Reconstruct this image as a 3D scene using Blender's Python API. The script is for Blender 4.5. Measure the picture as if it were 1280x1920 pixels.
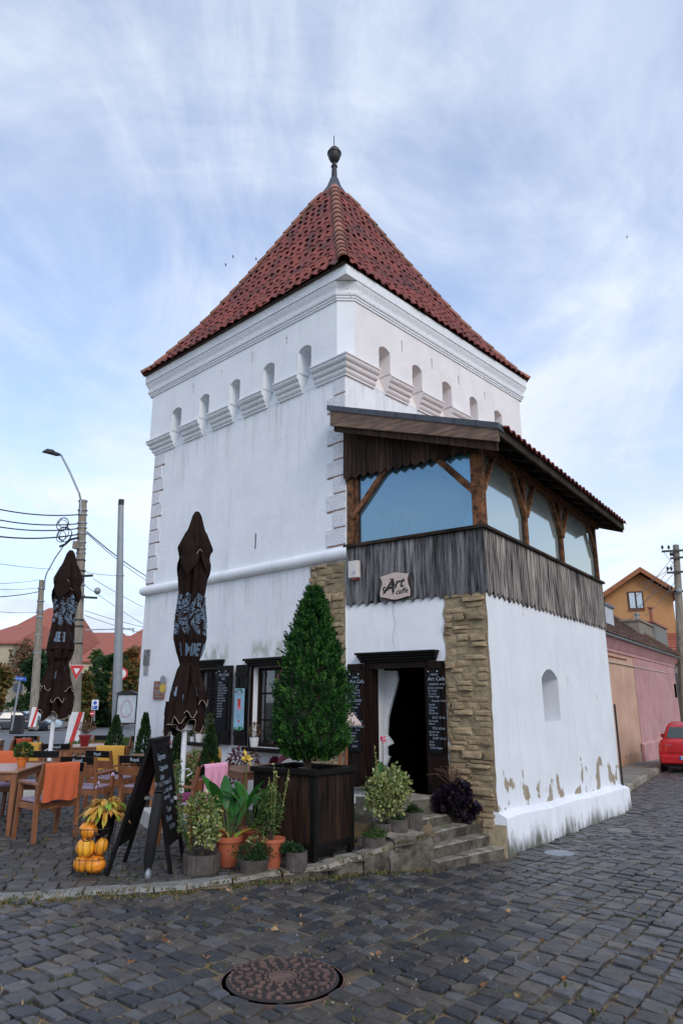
import bpy, math, random
from math import sin, cos, pi, radians, sqrt, atan2, floor
from mathutils import Vector, Matrix, noise
for o in list(bpy.data.objects): bpy.data.objects.remove(o)
S = bpy.context.scene
C = S.collection
random.seed(7)
R = random.random
def U(a, b): return a + (b - a) * random.random()

# ---------------------------------------------------------------- camera
PITCH = math.atan(355 / 1302)
cam = bpy.data.cameras.new('camera'); camo = bpy.data.objects.new('camera', cam); C.objects.link(camo)
camo.location = (0, 0, 1.6); camo.rotation_euler = (radians(90) + PITCH, 0, 0)
cam.sensor_fit = 'VERTICAL'; cam.sensor_height = 24; cam.lens = 1302 / 1920 * 24; cam.clip_end = 3000; cam.clip_start = .05
S.camera = camo
# ---------------------------------------------------------------- sky and sun
SUN = Vector((.40, -.84, .62)).normalized()
w = bpy.data.worlds.new('World'); S.world = w; w.use_nodes = True
nt = w.node_tree; N = nt.nodes; L = nt.links; N.clear()
def nd(t, **k):
    n = N.new(t)
    for a, b in k.items(): setattr(n, a, b)
    return n
def mth(op, a, b=None, c=None):
    n = N.new('ShaderNodeMath'); n.operation = op
    for i, v in enumerate((a, b, c)):
        if v is None: continue
        if isinstance(v, (int, float)): n.inputs[i].default_value = v
        else: L.new(v, n.inputs[i])
    return n.outputs[0]
sky = nd('ShaderNodeTexSky', sky_type='NISHITA', sun_disc=False)
sky.sun_elevation = math.asin(SUN.z); sky.sun_rotation = atan2(SUN.x, SUN.y); sky.air_density = 1.0; sky.dust_density = .6; sky.ozone_density = 1.6
tc = nd('ShaderNodeTexCoord'); sp = nd('ShaderNodeSeparateXYZ'); L.new(tc.outputs['Generated'], sp.inputs[0])
zz = mth('ADD', mth('MAXIMUM', sp.outputs[2], 0.0), .16)
cb = nd('ShaderNodeCombineXYZ'); L.new(mth('DIVIDE', sp.outputs[0], zz), cb.inputs[0]); L.new(mth('DIVIDE', sp.outputs[1], zz), cb.inputs[1])
def cloud(scale, sx, sy, rot, det, rough, dist, off):
    mp = nd('ShaderNodeMapping'); mp.inputs['Scale'].default_value = (sx, sy, 1); mp.inputs['Rotation'].default_value = (0, 0, rot); mp.inputs['Location'].default_value = (off, off * .7, 0)
    L.new(cb.outputs[0], mp.inputs[0])
    n = nd('ShaderNodeTexNoise'); n.inputs['Scale'].default_value = scale; n.inputs['Detail'].default_value = det; n.inputs['Roughness'].default_value = rough; n.inputs['Distortion'].default_value = dist
    L.new(mp.outputs[0], n.inputs[0]); return n.outputs[0]
def ramp(v, a, b, lo=0., hi=1.):
    n = nd('ShaderNodeMapRange', interpolation_type='SMOOTHSTEP'); L.new(v, n.inputs[0])
    for i, x in zip((1, 2, 3, 4), (a, b, lo, hi)): n.inputs[i].default_value = x
    return n.outputs[0]
c1 = ramp(cloud(1.15, 1, 1, .4, 10, .6, .6, 3.1), .34, .70)
c2 = ramp(cloud(2.0, 1, .5, -.75, 9, .62, .9, 7.7), .40, .76)
hor = ramp(sp.outputs[2], .55, 0.0)
cover = mth('MINIMUM', mth('ADD', mth('ADD', mth('MULTIPLY', c1, .5), mth('MULTIPLY', c2, .50)), mth('ADD', mth('MULTIPLY', hor, .28), .27)), 1.0)
shade = ramp(cloud(.7, 1, 1, 1.3, 6, .6, .3, 11.3), .3, .75)
ccol = nd('ShaderNodeMixRGB'); L.new(shade, ccol.inputs[0]); ccol.inputs[1].default_value = (6.35, 6.75, 7.4, 1); ccol.inputs[2].default_value = (4.6, 5.3, 6.7, 1)
mx = nd('ShaderNodeMixRGB'); L.new(cover, mx.inputs[0])
sg = nd('ShaderNodeMixRGB', blend_type='MULTIPLY'); sg.inputs[0].default_value = 1; L.new(sky.outputs[0], sg.inputs[1]); sg.inputs[2].default_value = (1.5, 1.6, 1.75, 1)
L.new(sg.outputs[0], mx.inputs[1]); L.new(ccol.outputs[0], mx.inputs[2])
bg = nd('ShaderNodeBackground'); bg.inputs[1].default_value = .142; L.new(mx.outputs[0], bg.inputs[0])
wo = nd('ShaderNodeOutputWorld'); L.new(bg.outputs[0], wo.inputs[0])
sun = bpy.data.lights.new('sun', 'SUN'); sun.energy = 1.3; sun.angle = radians(22); sun.color = (1, .93, .84)
suno = bpy.data.objects.new('sun', sun); C.objects.link(suno); suno.rotation_euler = SUN.to_track_quat('Z', 'Y').to_euler()
S.view_settings.view_transform = 'Standard'; S.view_settings.look = 'None'; S.view_settings.exposure = 0.12; S.view_settings.gamma = 1
S.view_settings.use_curve_mapping = False
S.render.engine = 'CYCLES'

# ---------------------------------------------------------------- materials
def mat(name, c1, c2=None, sc=4, rough=.85, bump=0., bsc=30, metal=0, rnd=0., st=(1, 1, 1), det=5, lo=.35, hi=.65, rc=None, rlo=0., spec=.5, sub=None, pits=None):
    """noise between c1 and c2; rc: list of colours picked per object / per face (attribute rnd); pits: dark speckle (scale, threshold)"""
    m = bpy.data.materials.new(name); m.use_nodes = True; t = m.node_tree; n = t.nodes; l = t.links
    p = n['Principled BSDF']; p.inputs['Roughness'].default_value = rough; p.inputs['Metallic'].default_value = metal
    p.inputs['Specular IOR Level'].default_value = spec
    co = n.new('ShaderNodeTexCoord'); mp = n.new('ShaderNodeMapping'); mp.inputs['Scale'].default_value = st; l.new(co.outputs['Object'], mp.inputs[0])
    oi = n.new('ShaderNodeObjectInfo'); at = n.new('ShaderNodeAttribute'); at.attribute_name = 'rnd'
    ad = n.new('ShaderNodeMath'); ad.operation = 'ADD'; l.new(oi.outputs['Random'], ad.inputs[0]); l.new(at.outputs['Fac'], ad.inputs[1])
    fr = n.new('ShaderNodeMath'); fr.operation = 'FRACT'; l.new(ad.outputs[0], fr.inputs[0])
    va = n.new('ShaderNodeVectorMath'); va.operation = 'ADD'; l.new(mp.outputs[0], va.inputs[0])
    if rnd or rc:
        ms = n.new('ShaderNodeMath'); ms.operation = 'MULTIPLY'; ms.inputs[1].default_value = 37.; l.new(fr.outputs[0], ms.inputs[0]); l.new(ms.outputs[0], va.inputs[1])
    nz = n.new('ShaderNodeTexNoise'); nz.inputs['Scale'].default_value = sc; nz.inputs['Detail'].default_value = det; nz.inputs['Roughness'].default_value = .6; l.new(va.outputs[0], nz.inputs[0])
    mr = n.new('ShaderNodeMapRange'); l.new(nz.outputs[0], mr.inputs[0]); mr.inputs[1].default_value = lo; mr.inputs[2].default_value = hi
    c2 = c2 or tuple(x * .82 for x in c1)
    mix = n.new('ShaderNodeMixRGB'); l.new(mr.outputs[0], mix.inputs[0]); mix.inputs[1].default_value = (*c1, 1); mix.inputs[2].default_value = (*c2, 1)
    out = mix.outputs[0]
    if rc:
        r = n.new('ShaderNodeValToRGB'); r.color_ramp.interpolation = 'CONSTANT'
        e = r.color_ramp.elements
        while len(e) < len(rc): e.new(.5)
        for i, c in enumerate(rc): e[i].position = i / len(rc); e[i].color = (*c, 1)
        l.new(fr.outputs[0], r.inputs[0])
        mm = n.new('ShaderNodeMixRGB'); mm.blend_type = 'MULTIPLY'; mm.inputs[0].default_value = 1; l.new(r.outputs[0], mm.inputs[1]); l.new(out, mm.inputs[2]); out = mm.outputs[0]
    if rnd:
        h = n.new('ShaderNodeHueSaturation'); l.new(out, h.inputs['Color'])
        m2 = n.new('ShaderNodeMapRange'); l.new(fr.outputs[0], m2.inputs[0]); m2.inputs[3].default_value = 1 - rnd; m2.inputs[4].default_value = 1 + rnd; l.new(m2.outputs[0], h.inputs['Value']); out = h.outputs[0]
    if pits:
        vz = n.new('ShaderNodeTexNoise'); vz.inputs['Scale'].default_value = pits[0]; vz.inputs['Detail'].default_value = 1; l.new(mp.outputs[0], vz.inputs[0])
        gt = n.new('ShaderNodeMapRange'); l.new(vz.outputs[0], gt.inputs[0]); gt.inputs[1].default_value = pits[1]; gt.inputs[2].default_value = pits[1] + .04
        mk = n.new('ShaderNodeMixRGB'); l.new(gt.outputs[0], mk.inputs[0]); l.new(out, mk.inputs[1]); mk.inputs[2].default_value = (*pits[2], 1); out = mk.outputs[0]
    l.new(out, p.inputs['Base Color'])
    if bump:
        nb = n.new('ShaderNodeTexNoise'); nb.inputs['Scale'].default_value = bsc; nb.inputs['Detail'].default_value = 6; nb.inputs['Roughness'].default_value = .65; l.new(va.outputs[0], nb.inputs[0])
        b = n.new('ShaderNodeBump'); b.inputs['Strength'].default_value = 1; b.inputs['Distance'].default_value = bump; l.new(nb.outputs[0], b.inputs['Height']); l.new(b.outputs[0], p.inputs['Normal'])
    m['o'] = 1
    return m
def outcol(m):
    """(tree, the link feeding base colour) of a material, for extra layers"""
    t = m.node_tree; p = t.nodes['Principled BSDF']; return t, p, p.inputs['Base Color'].links[0].from_socket
def layer(m, col, build):
    t, p, src = outcol(m); n = t.nodes; l = t.links
    co = n.new('ShaderNodeTexCoord'); s = n.new('ShaderNodeSeparateXYZ'); l.new(co.outputs['Object'], s.inputs[0])
    def M(op, a, b=None, c=None):
        q = n.new('ShaderNodeMath'); q.operation = op
        for i, v in enumerate((a, b, c)):
            if v is None: continue
            if isinstance(v, (int, float)): q.inputs[i].default_value = v
            else: l.new(v, q.inputs[i])
        return q.outputs[0]
    def SS(v, a, b):
        q = n.new('ShaderNodeMapRange'); q.interpolation_type = 'SMOOTHSTEP'; l.new(v, q.inputs[0]); q.inputs[1].default_value = a; q.inputs[2].default_value = b; return q.outputs[0]
    def NZ(sc, st=(1, 1, 1), det=6, r=.6, off=0):
        mp = n.new('ShaderNodeMapping'); mp.inputs['Scale'].default_value = st; mp.inputs['Location'].default_value = (off, off, off); l.new(co.outputs['Object'], mp.inputs[0])
        q = n.new('ShaderNodeTexNoise'); q.inputs['Scale'].default_value = sc; q.inputs['Detail'].default_value = det; q.inputs['Roughness'].default_value = r; l.new(mp.outputs[0], q.inputs[0]); return q.outputs[0]
    f = build(s.outputs, M, SS, NZ)
    mx = n.new('ShaderNodeMixRGB'); l.new(f, mx.inputs[0]); l.new(src, mx.inputs[1]); mx.inputs[2].default_value = (*col, 1); l.new(mx.outputs[0], p.inputs['Base Color'])

PL = mat('white_plaster', (.83, .85, .88), (.77, .79, .83), sc=1.6, rough=.9, bump=.004, bsc=9)
layer(PL, (.50, .52, .56), lambda s, M, SS, NZ: M('MULTIPLY', SS(NZ(1.3, (2.5, 2.5, .35), 8, .75, 5), .50, .78), .6))
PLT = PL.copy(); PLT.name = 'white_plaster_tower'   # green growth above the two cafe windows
def _mold(s, M, SS, NZ):
    z = M('MULTIPLY', SS(s[2], 2.22, 2.32), SS(s[2], 2.62, 2.40))
    y = M('ADD', M('MULTIPLY', SS(s[1], 2.6, 2.75), SS(s[1], 3.5, 3.35)), M('MULTIPLY', SS(s[1], .8, .95), SS(s[1], 2.15, 2.0)))
    return M('MULTIPLY', M('MULTIPLY', z, y), M('MULTIPLY', SS(NZ(6, (1, 1, .5)), .38, .62), .7))
layer(PLT, (.30, .33, .24), _mold)
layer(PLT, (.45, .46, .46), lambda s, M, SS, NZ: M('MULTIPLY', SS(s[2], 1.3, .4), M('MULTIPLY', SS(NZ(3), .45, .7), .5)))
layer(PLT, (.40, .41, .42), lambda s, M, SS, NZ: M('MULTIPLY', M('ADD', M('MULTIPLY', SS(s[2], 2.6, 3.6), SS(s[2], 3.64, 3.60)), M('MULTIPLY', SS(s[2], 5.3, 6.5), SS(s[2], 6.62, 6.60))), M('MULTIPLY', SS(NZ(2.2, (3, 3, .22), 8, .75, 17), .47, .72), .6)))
layer(PLT, (.52, .53, .55), lambda s, M, SS, NZ: SS(M('ABSOLUTE', M('SUBTRACT', NZ(1.1, (1, 1, 1), 10, .62, 41), .5)), .0016, .0004))
PLA = mat('white_plaster_peeling', (.75, .77, .80), (.68, .70, .735), sc=1.6, rough=.9, bump=.004, bsc=9)
def _peel(s, M, SS, NZ):
    band = M('MULTIPLY', SS(s[2], .10, .22), SS(s[2], .95, .35))
    n1 = M('ADD', NZ(3.0, (1, 1, .8), 3, .5, 2.3), M('MULTIPLY', band, .17))
    n2 = M('ADD', n1, M('MULTIPLY', M('SUBTRACT', NZ(14, (1, 1, .35), 5, .7), .5), .26))
    return M('MULTIPLY', SS(n2, .712, .72), SS(s[2], 1.1, 1.0))
layer(PLA, (.55, .54, .52), lambda s, M, SS, NZ: M('MULTIPLY', SS(M('ADD', NZ(3.0, (1, 1, .8), 3, .5, 2.3), M('MULTIPLY', M('MULTIPLY', SS(s[2], .10, .22), SS(s[2], .95, .35)), .17)), .68, .712), .7))
layer(PLA, (.30, .235, .155), _peel)
layer(PLA, (.55, .57, .60), lambda s, M, SS, NZ: M('MULTIPLY', SS(NZ(5, (2, 2, .12), 6, .7, 9), .5, .72), .5))
PLP = PL.copy(); PLP.name = 'white_plaster_plinth'
layer(PLP, (.085, .09, .06), lambda s, M, SS, NZ: M('MULTIPLY', SS(M('SUBTRACT', M('ADD', NZ(9, (1, 1, .3), 7, .75, 4), M('MULTIPLY', NZ(1.6, (1, 1, .1), 3, .5, 14), .8)), M('MULTIPLY', M('ADD', M('ADD', s[2], .12), M('MULTIPLY', s[0], .042)), 1.3)), .50, .92), .96))
PLR = mat('warm_white_plaster', (.84, .80, .79), (.76, .72, .71), sc=2.2, rough=.9, bump=.008, bsc=16)
layer(PLR, (.58, .50, .47), lambda s, M, SS, NZ: M('MULTIPLY', SS(NZ(2, (3, 3, .3), 7, .7, 5), .55, .78), .5))
PLC = mat('white_plaster_cornice', (.83, .85, .88), (.77, .79, .83), sc=1.6, rough=.9, bump=.010, bsc=14, pits=(48, .685, (.20, .15, .12)))
QUO = mat('pitted_render', (.78, .79, .82), (.72, .73, .77), sc=8, rough=.95, bump=.01, bsc=60, pits=(75, .60, (.22, .24, .30)))
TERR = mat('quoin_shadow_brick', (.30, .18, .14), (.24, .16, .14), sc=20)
STONE = mat('ochre_stone', (.38, .285, .17), (.24, .175, .105), sc=7, rough=.95, bump=.02, bsc=22, rnd=.22)
MORT = mat('ochre_mortar', (.34, .27, .17), (.23, .18, .115), sc=9, rough=1, bump=.03, bsc=14)
STEP = mat('step_stone', (.32, .285, .24), (.13, .115, .095), sc=7, rough=.9, bump=.012, bsc=30, rnd=.22, spec=.12)
layer(STEP, (.10, .13, .03), lambda s, M, SS, NZ: M('MULTIPLY', SS(NZ(3.2, (1, 1, 1), 8, .7, 3), .54, .66), .6))
STEPD = mat('dark_step_riser', (.15, .13, .105), (.045, .042, .032), sc=8, rough=.95, bump=.02, bsc=26, rnd=.2, spec=.12)  # darker tone of the stone for riser and kerb front faces
CONC = mat('grey_concrete', (.25, .24, .22), (.15, .145, .135), sc=8, rough=.95, bump=.01, bsc=40)
RIBC = mat('dark_ribbed_concrete', (.12, .10, .09), (.07, .06, .055), sc=12, rough=.95, bump=.006, bsc=60, spec=.12)
COB = mat('dark_cobble', (.98, .98, 1.0), (.55, .55, .58), sc=9, rough=.42, bump=.011, bsc=30, rc=[(.058, .058, .058), (.036, .038, .044), (.09, .079, .068), (.046, .045, .046), (.118, .10, .078), (.028, .032, .04), (.072, .062, .055), (.078, .082, .09), (.053, .046, .041), (.10, .094, .09)], rnd=.2, spec=.62)
layer(COB, (.15, .115, .075), lambda s, M, SS, NZ: M('MULTIPLY', SS(NZ(11, (1, 1, 1), 6, .7, 3), .52, .72), .45))
TCOB = mat('terrace_cobble', (.98, .98, 1.0), (.6, .6, .6), sc=9, rough=.6, bump=.006, bsc=26, rc=[(.07, .066, .062), (.05, .048, .05), (.09, .082, .075), (.055, .052, .048), (.08, .076, .072)], rnd=.2)
BED = mat('sandy_joint', (.24, .165, .09), (.05, .045, .036), sc=2.2, rough=1, bump=.02, bsc=60, lo=.4, hi=.66)
layer(BED, (.045, .07, .02), lambda s, M, SS, NZ: SS(NZ(1.6, (1, 1, 1), 6, .65, 31), .52, .62))
ASPH = mat('asphalt', (.135, .14, .15), (.105, .11, .12), sc=.6, rough=.85, bump=.004, bsc=90)
PAVE = mat('worn_concrete_pavement', (.24, .22, .19), (.14, .13, .11), sc=1.7, rough=.95, bump=.012, bsc=20)
TERRAIN = mat('terrain_soil', (.12, .12, .08), (.08, .09, .05), sc=.2, rough=1)
PAINT = mat('road_paint', (.55, .55, .53), (.35, .35, .34), sc=5)
OLDW = mat('weathered_grey_board', (.22, .215, .22), (.022, .021, .022), sc=2.6, rough=.9, bump=.012, bsc=8, rnd=.35, st=(9, 9, .8), det=9, lo=.36, hi=.66, spec=.12)
LIGHTW = mat('silvered_grey_board', (.42, .37, .33), (.028, .025, .024), sc=2.6, rough=.9, bump=.014, bsc=8, rnd=.25, st=(11, 11, .7), det=9, lo=.40, hi=.60, spec=.12)
DARKW = mat('tarred_board', (.085, .05, .035), (.008, .007, .006), sc=2.6, rough=.8, bump=.01, bsc=8, rnd=.4, st=(9, 9, .8), det=9, lo=.3, hi=.7, spec=.12)
BEAM = mat('brown_timber', (.26, .115, .055), (.045, .026, .018), sc=2.2, rough=.8, bump=.01, bsc=10, st=(6, 6, 6), rnd=.2, det=8, spec=.12)
BARGE = mat('barge_timber', (.25, .155, .11), (.07, .05, .04), sc=2.4, rough=.85, bump=.012, bsc=8, st=(10, 1.2, 12), det=9)
EAVEW = mat('eave_timber', (.06, .045, .036), (.015, .012, .010), sc=3, rough=.9, bump=.01, bsc=10, det=7, spec=.12)
DOORW = mat('dark_door_wood', (.022, .011, .008), (.008, .005, .004), sc=3, rough=.55, bump=.004, bsc=12, st=(8, 8, .7), rnd=.2, spec=.12)
BOXW = mat('burnt_planter_wood', (.040, .022, .014), (.006, .004, .004), sc=2.5, rough=.55, bump=.006, bsc=10, st=(7, 7, .8), rnd=.35, det=8, spec=.12)
FURN = mat('oiled_chair_wood', (.27, .105, .045), (.16, .06, .025), sc=3, rough=.5, bump=.003, bsc=14, st=(3, 3, .8), rnd=.12)
TTOP = mat('varnished_table_top', (.36, .20, .12), (.26, .13, .075), sc=3, rough=.28, bump=.002, st=(.8, 6, 6))
BLACKW = mat('black_painted_wood', (.010, .008, .008), (.005, .005, .005), sc=8, rough=.45, bump=.002, spec=.12)
CHALKB = mat('chalkboard_face', (.009, .012, .015), (.006, .007, .009), sc=6, rough=.6, spec=.12)
CUSH = mat('mauve_seat_pad', (.34, .27, .35), (.28, .22, .29), sc=20, rough=.95, bump=.002, bsc=120)
BLACK = mat('black_metal', (.02, .02, .022), None, rough=.45, metal=.3)
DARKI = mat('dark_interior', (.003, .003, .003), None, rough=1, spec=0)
GMET = mat('galvanised_steel', (.33, .35, .38), (.24, .26, .29), sc=3, rough=.5, metal=.5, st=(4, 4, .5))
WMET = mat('white_enamel', (.75, .77, .80), (.66, .68, .72), sc=5, rough=.4)
ZINC = mat('dark_zinc_sheet', (.075, .08, .095), (.05, .055, .065), sc=4, rough=.45, metal=.4)
SPIRE = mat('dark_spire_metal', (.045, .042, .04), (.03, .03, .035), sc=5, rough=.5, metal=.4)
PCONC = mat('aged_pole_concrete', (.30, .26, .20), (.17, .15, .125), sc=5, rough=.95, bump=.01, st=(2, 2, .4))
PGREY = mat('grey_pole', (.30, .32, .34), (.24, .26, .28), sc=3, rough=.6, metal=.2)
TILE = mat('clay_roof_tile', (1, 1, 1), (.72, .70, .70), sc=9, rough=.75, bump=.004, bsc=40, rc=[(.24, .05, .032), (.20, .042, .030), (.22, .045, .032), (.13, .034, .028), (.27, .058, .036), (.17, .038, .030), (.215, .044, .032), (.11, .032, .030), (.23, .047, .033), (.185, .04, .030)], rnd=.12)
layer(TILE, (.10, .075, .06), lambda s, M, SS, NZ: M('MULTIPLY', SS(NZ(1.1, (1, 1, 1), 6, .7, 21), .5, .75), .4))
RIDGE = mat('ridge_tile_clay', (.34, .14, .09), (.20, .09, .065), sc=5, rough=.85, bump=.006, rnd=.25)
UNDER = mat('roof_underlay', (.06, .03, .025), None)
OLDTILE = mat('old_brown_tile', (1, 1, 1), (.6, .6, .6), sc=6, rough=.9, bump=.006, rc=[(.22, .11, .07), (.15, .08, .055), (.27, .15, .10), (.10, .06, .045), (.19, .12, .09)], rnd=.2)
REDTILE = mat('red_flat_tile', (.36, .10, .06), (.25, .075, .05), sc=4, rough=.85, bump=.01, rnd=.15)
def roofmat(nm, a, b, fx, fz):
    m = mat(nm, a, b, sc=1.2, rough=.85, det=8, lo=.3, hi=.7)
    layer(m, tuple(x * .5 for x in b), lambda s, M, SS, NZ: M('MULTIPLY', SS(M('ABSOLUTE', M('SUBTRACT', M('FRACT', M('MULTIPLY', s[2], fz)), .5)), .30, .5), .3))
    return m
FARROOF = roofmat('far_red_roof', (.40, .12, .075), (.27, .085, .06), 3, 3.2)
FARROOF2 = roofmat('far_faded_roof', (.36, .20, .16), (.27, .16, .14), 3, 3)
CREAM = mat('cream_render', (.48, .42, .30), (.36, .31, .22), sc=.4, rough=.95, det=8)
CREAM2 = mat('pale_yellow_render', (.55, .48, .32), (.46, .40, .27), sc=.4, rough=.95)
ORANGE = mat('orange_render', (.50, .26, .115), (.43, .22, .095), sc=1, rough=.95, bump=.004, bsc=40)
PEACH = mat('peach_render', (.56, .37, .26), (.44, .27, .19), sc=.9, rough=.95, bump=.008, bsc=8, det=9)
PINK = mat('pink_render', (.50, .27, .26), (.38, .20, .20), sc=1.0, rough=.95, bump=.008, bsc=8, det=9)
layer(PINK, (.52, .36, .33), lambda s, M, SS, NZ: M('MULTIPLY', SS(NZ(1.5, (1, 1, .5), 8, .7, 7), .5, .7), .6))
layer(PEACH, (.30, .22, .19), lambda s, M, SS, NZ: M('MULTIPLY', SS(s[2], 1.0, .1), SS(NZ(2, (1, 1, .6), 7, .7, 3), .42, .6)))
def leafm(nm, cols, tr=.25, rough=.6):
    m = mat(nm, (1, 1, 1), (.75, .75, .7), sc=2, rough=rough, rc=cols, rnd=.15, spec=.3)
    t = m.node_tree; p = t.nodes['Principled BSDF']; src = p.inputs['Base Color'].links[0].from_socket
    tl = t.nodes.new('ShaderNodeBsdfTranslucent'); mxs = t.nodes.new('ShaderNodeMixShader'); mxs.inputs[0].default_value = tr
    t.links.new(src, tl.inputs[0]); t.links.new(p.outputs[0], mxs.inputs[1]); t.links.new(tl.outputs[0], mxs.inputs[2]); t.links.new(mxs.outputs[0], t.nodes['Material Output'].inputs[0])
    return m
LTHUJA = leafm('thuja_spray', [(.016, .075, .014), (.03, .12, .018), (.01, .045, .013), (.045, .15, .022), (.014, .06, .015), (.07, .17, .028)])
LDARK = leafm('dark_leaf', [(.02, .055, .018), (.03, .075, .02), (.016, .045, .018), (.04, .09, .025)])
LMID = leafm('mid_leaf', [(.05, .11, .025), (.07, .14, .03), (.04, .09, .025), (.10, .15, .04)])
LAUT = leafm('autumn_leaf', [(.06, .10, .025), (.13, .11, .03), (.20, .10, .03), (.05, .08, .02), (.16, .13, .04), (.24, .13, .04)])
LORA = leafm('orange_autumn_leaf', [(.30, .12, .04), (.22, .11, .04), (.12, .10, .03), (.34, .17, .06)])
LVAR = leafm('variegated_leaf', [(.50, .48, .20), (.42, .44, .15), (.10, .18, .04), (.58, .56, .32), (.22, .30, .08), (.08, .14, .04)])
LPUR = leafm('purple_leaf', [(.018, .010, .022), (.03, .014, .03), (.012, .008, .018)], rough=.45)
LMAR = leafm('maroon_leaf', [(.12, .02, .035), (.08, .015, .025), (.16, .03, .05)])
LHEA = leafm('dry_heather', [(.24, .12, .08), (.18, .09, .06), (.30, .17, .11), (.10, .10, .04)])
LCAN = leafm('canna_leaf', [(.035, .17, .03), (.05, .21, .035), (.03, .13, .03)], rough=.4)
LHOS = leafm('yellowing_leaf', [(.80, .46, .06), (.72, .32, .06), (.60, .50, .06), (.24, .42, .05), (.80, .52, .18), (.62, .36, .12)])
LGRA = leafm('grass_blade', [(.07, .13, .025), (.10, .17, .03), (.05, .10, .02), (.14, .16, .04)])
LSTR = leafm('joint_tuft', [(.07, .13, .025), (.05, .10, .02), (.26, .17, .07), (.20, .13, .05), (.12, .12, .04), (.30, .21, .10)])
LDEAD = leafm('dead_leaf', [(.40, .16, .06), (.32, .20, .10), (.45, .28, .14)], tr=.1)
TRUNK = mat('bark', (.10, .07, .05), (.055, .04, .03), sc=10, rough=.95, bump=.01, st=(3, 3, .5))
SOIL = mat('potting_soil', (.09, .045, .028), (.035, .02, .014), sc=25, rough=1, bump=.02, bsc=50, spec=.12)
TERC = mat('terracotta', (.44, .115, .05), (.34, .09, .045), sc=5, rough=.7)
ORPOT = mat('orange_glazed', (.62, .17, .03), None, rough=.35)
REDP = mat('dark_red_glaze', (.25, .02, .02), None, rough=.3)
PUMP = mat('pumpkin_skin', (.85, .33, .02), (.70, .20, .015), sc=5, rough=.45, rnd=.15, bump=.003)
PUMY = mat('yellow_pumpkin_skin', (.90, .48, .03), (.78, .30, .02), sc=5, rough=.45, rnd=.1, bump=.003)
FLY = mat('yellow_petal', (.72, .50, .06), None, rough=.6); FLP = mat('pink_petal', (.70, .05, .16), None, rough=.6)
LILAC = mat('lilac_ribbon', (.50, .40, .62), None, rough=.7)
def cloth(nm, c, s=110): return mat(nm, c, tuple(x * .8 for x in c), sc=s, rough=.95, bump=.003, bsc=s, det=2)
BORG = cloth('orange_fleece', (.60, .125, .045)); BRED = cloth('rust_fleece', (.50, .085, .035)); BYEL = cloth('mustard_fleece', (.60, .33, .055)); BPNK = cloth('pink_fleece', (.92, .42, .62)); MAGC = cloth('magenta_fabric', (.30, .04, .14))
UMB = mat('brown_canopy_cloth', (.026, .016, .014), (.018, .011, .010), sc=6, rough=.95, bump=.003, bsc=160, spec=.05)
PIPE = mat('cream_piping', (.50, .42, .32), None)
PRINT = mat('pale_blue_print', (.15, .215, .30), None, rough=.8)
CHALK = mat('chalk_white', (.42, .50, .58), (.24, .30, .38), sc=40, rough=.95)
CHALKG = mat('chalk_green', (.42, .55, .48), (.25, .35, .32), sc=40, rough=.95)
WHITE = mat('white_paint', (.78, .78, .78), None, rough=.6); RED = mat('red_paint', (.60, .035, .035), None, rough=.45); BLUE = mat('blue_paint', (.03, .12, .50), None, rough=.45)
SIGNW = mat('pale_sign_board', (.58, .47, .42), (.48, .38, .34), sc=4, rough=.7, st=(1, 8, 8)); INK = mat('black_ink', (.012, .012, .012), None, rough=.6)
CARR = mat('red_car_paint', (.55, .015, .02), None, rough=.25, spec=.6); CARB = mat('dark_blue_car_paint', (.03, .04, .06), None, rough=.25); CARW = mat('pale_blue_car_paint', (.45, .55, .62), None, rough=.25); CARG = mat('silver_car_paint', (.35, .38, .4), None, rough=.3)
CARGL = mat('car_window_glass', (.03, .04, .045), None, rough=.06, spec=.9); TYRE = mat('tyre_rubber', (.015, .015, .015), None, rough=.85); LAMP = mat('tail_lamp', (.55, .10, .05), (.5, .02, .02), sc=6, rough=.2); PLATE = mat('number_plate', (.7, .7, .68), None)
COPPER = mat('oxide_red_pipe', (.30, .08, .05), None, rough=.6)
MANB = mat('dark_cast_iron_base', (.028, .02, .018), (.018, .014, .013), sc=9, rough=.7)
MANH = mat('rusty_cast_iron', (.19, .115, .095), (.10, .062, .055), sc=9, rough=.6, bump=.004, bsc=50, metal=.3)
SIGNB = mat('brown_plaque', (.30, .13, .08), (.22, .09, .06), sc=9); LINEN = mat('sheer_curtain', (.85, .90, .90), (.60, .68, .72), sc=9, st=(8, 8, .4), rough=.9)
ROOMW = mat('room_wall', (.68, .78, .84), (.62, .72, .80), sc=2)
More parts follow.
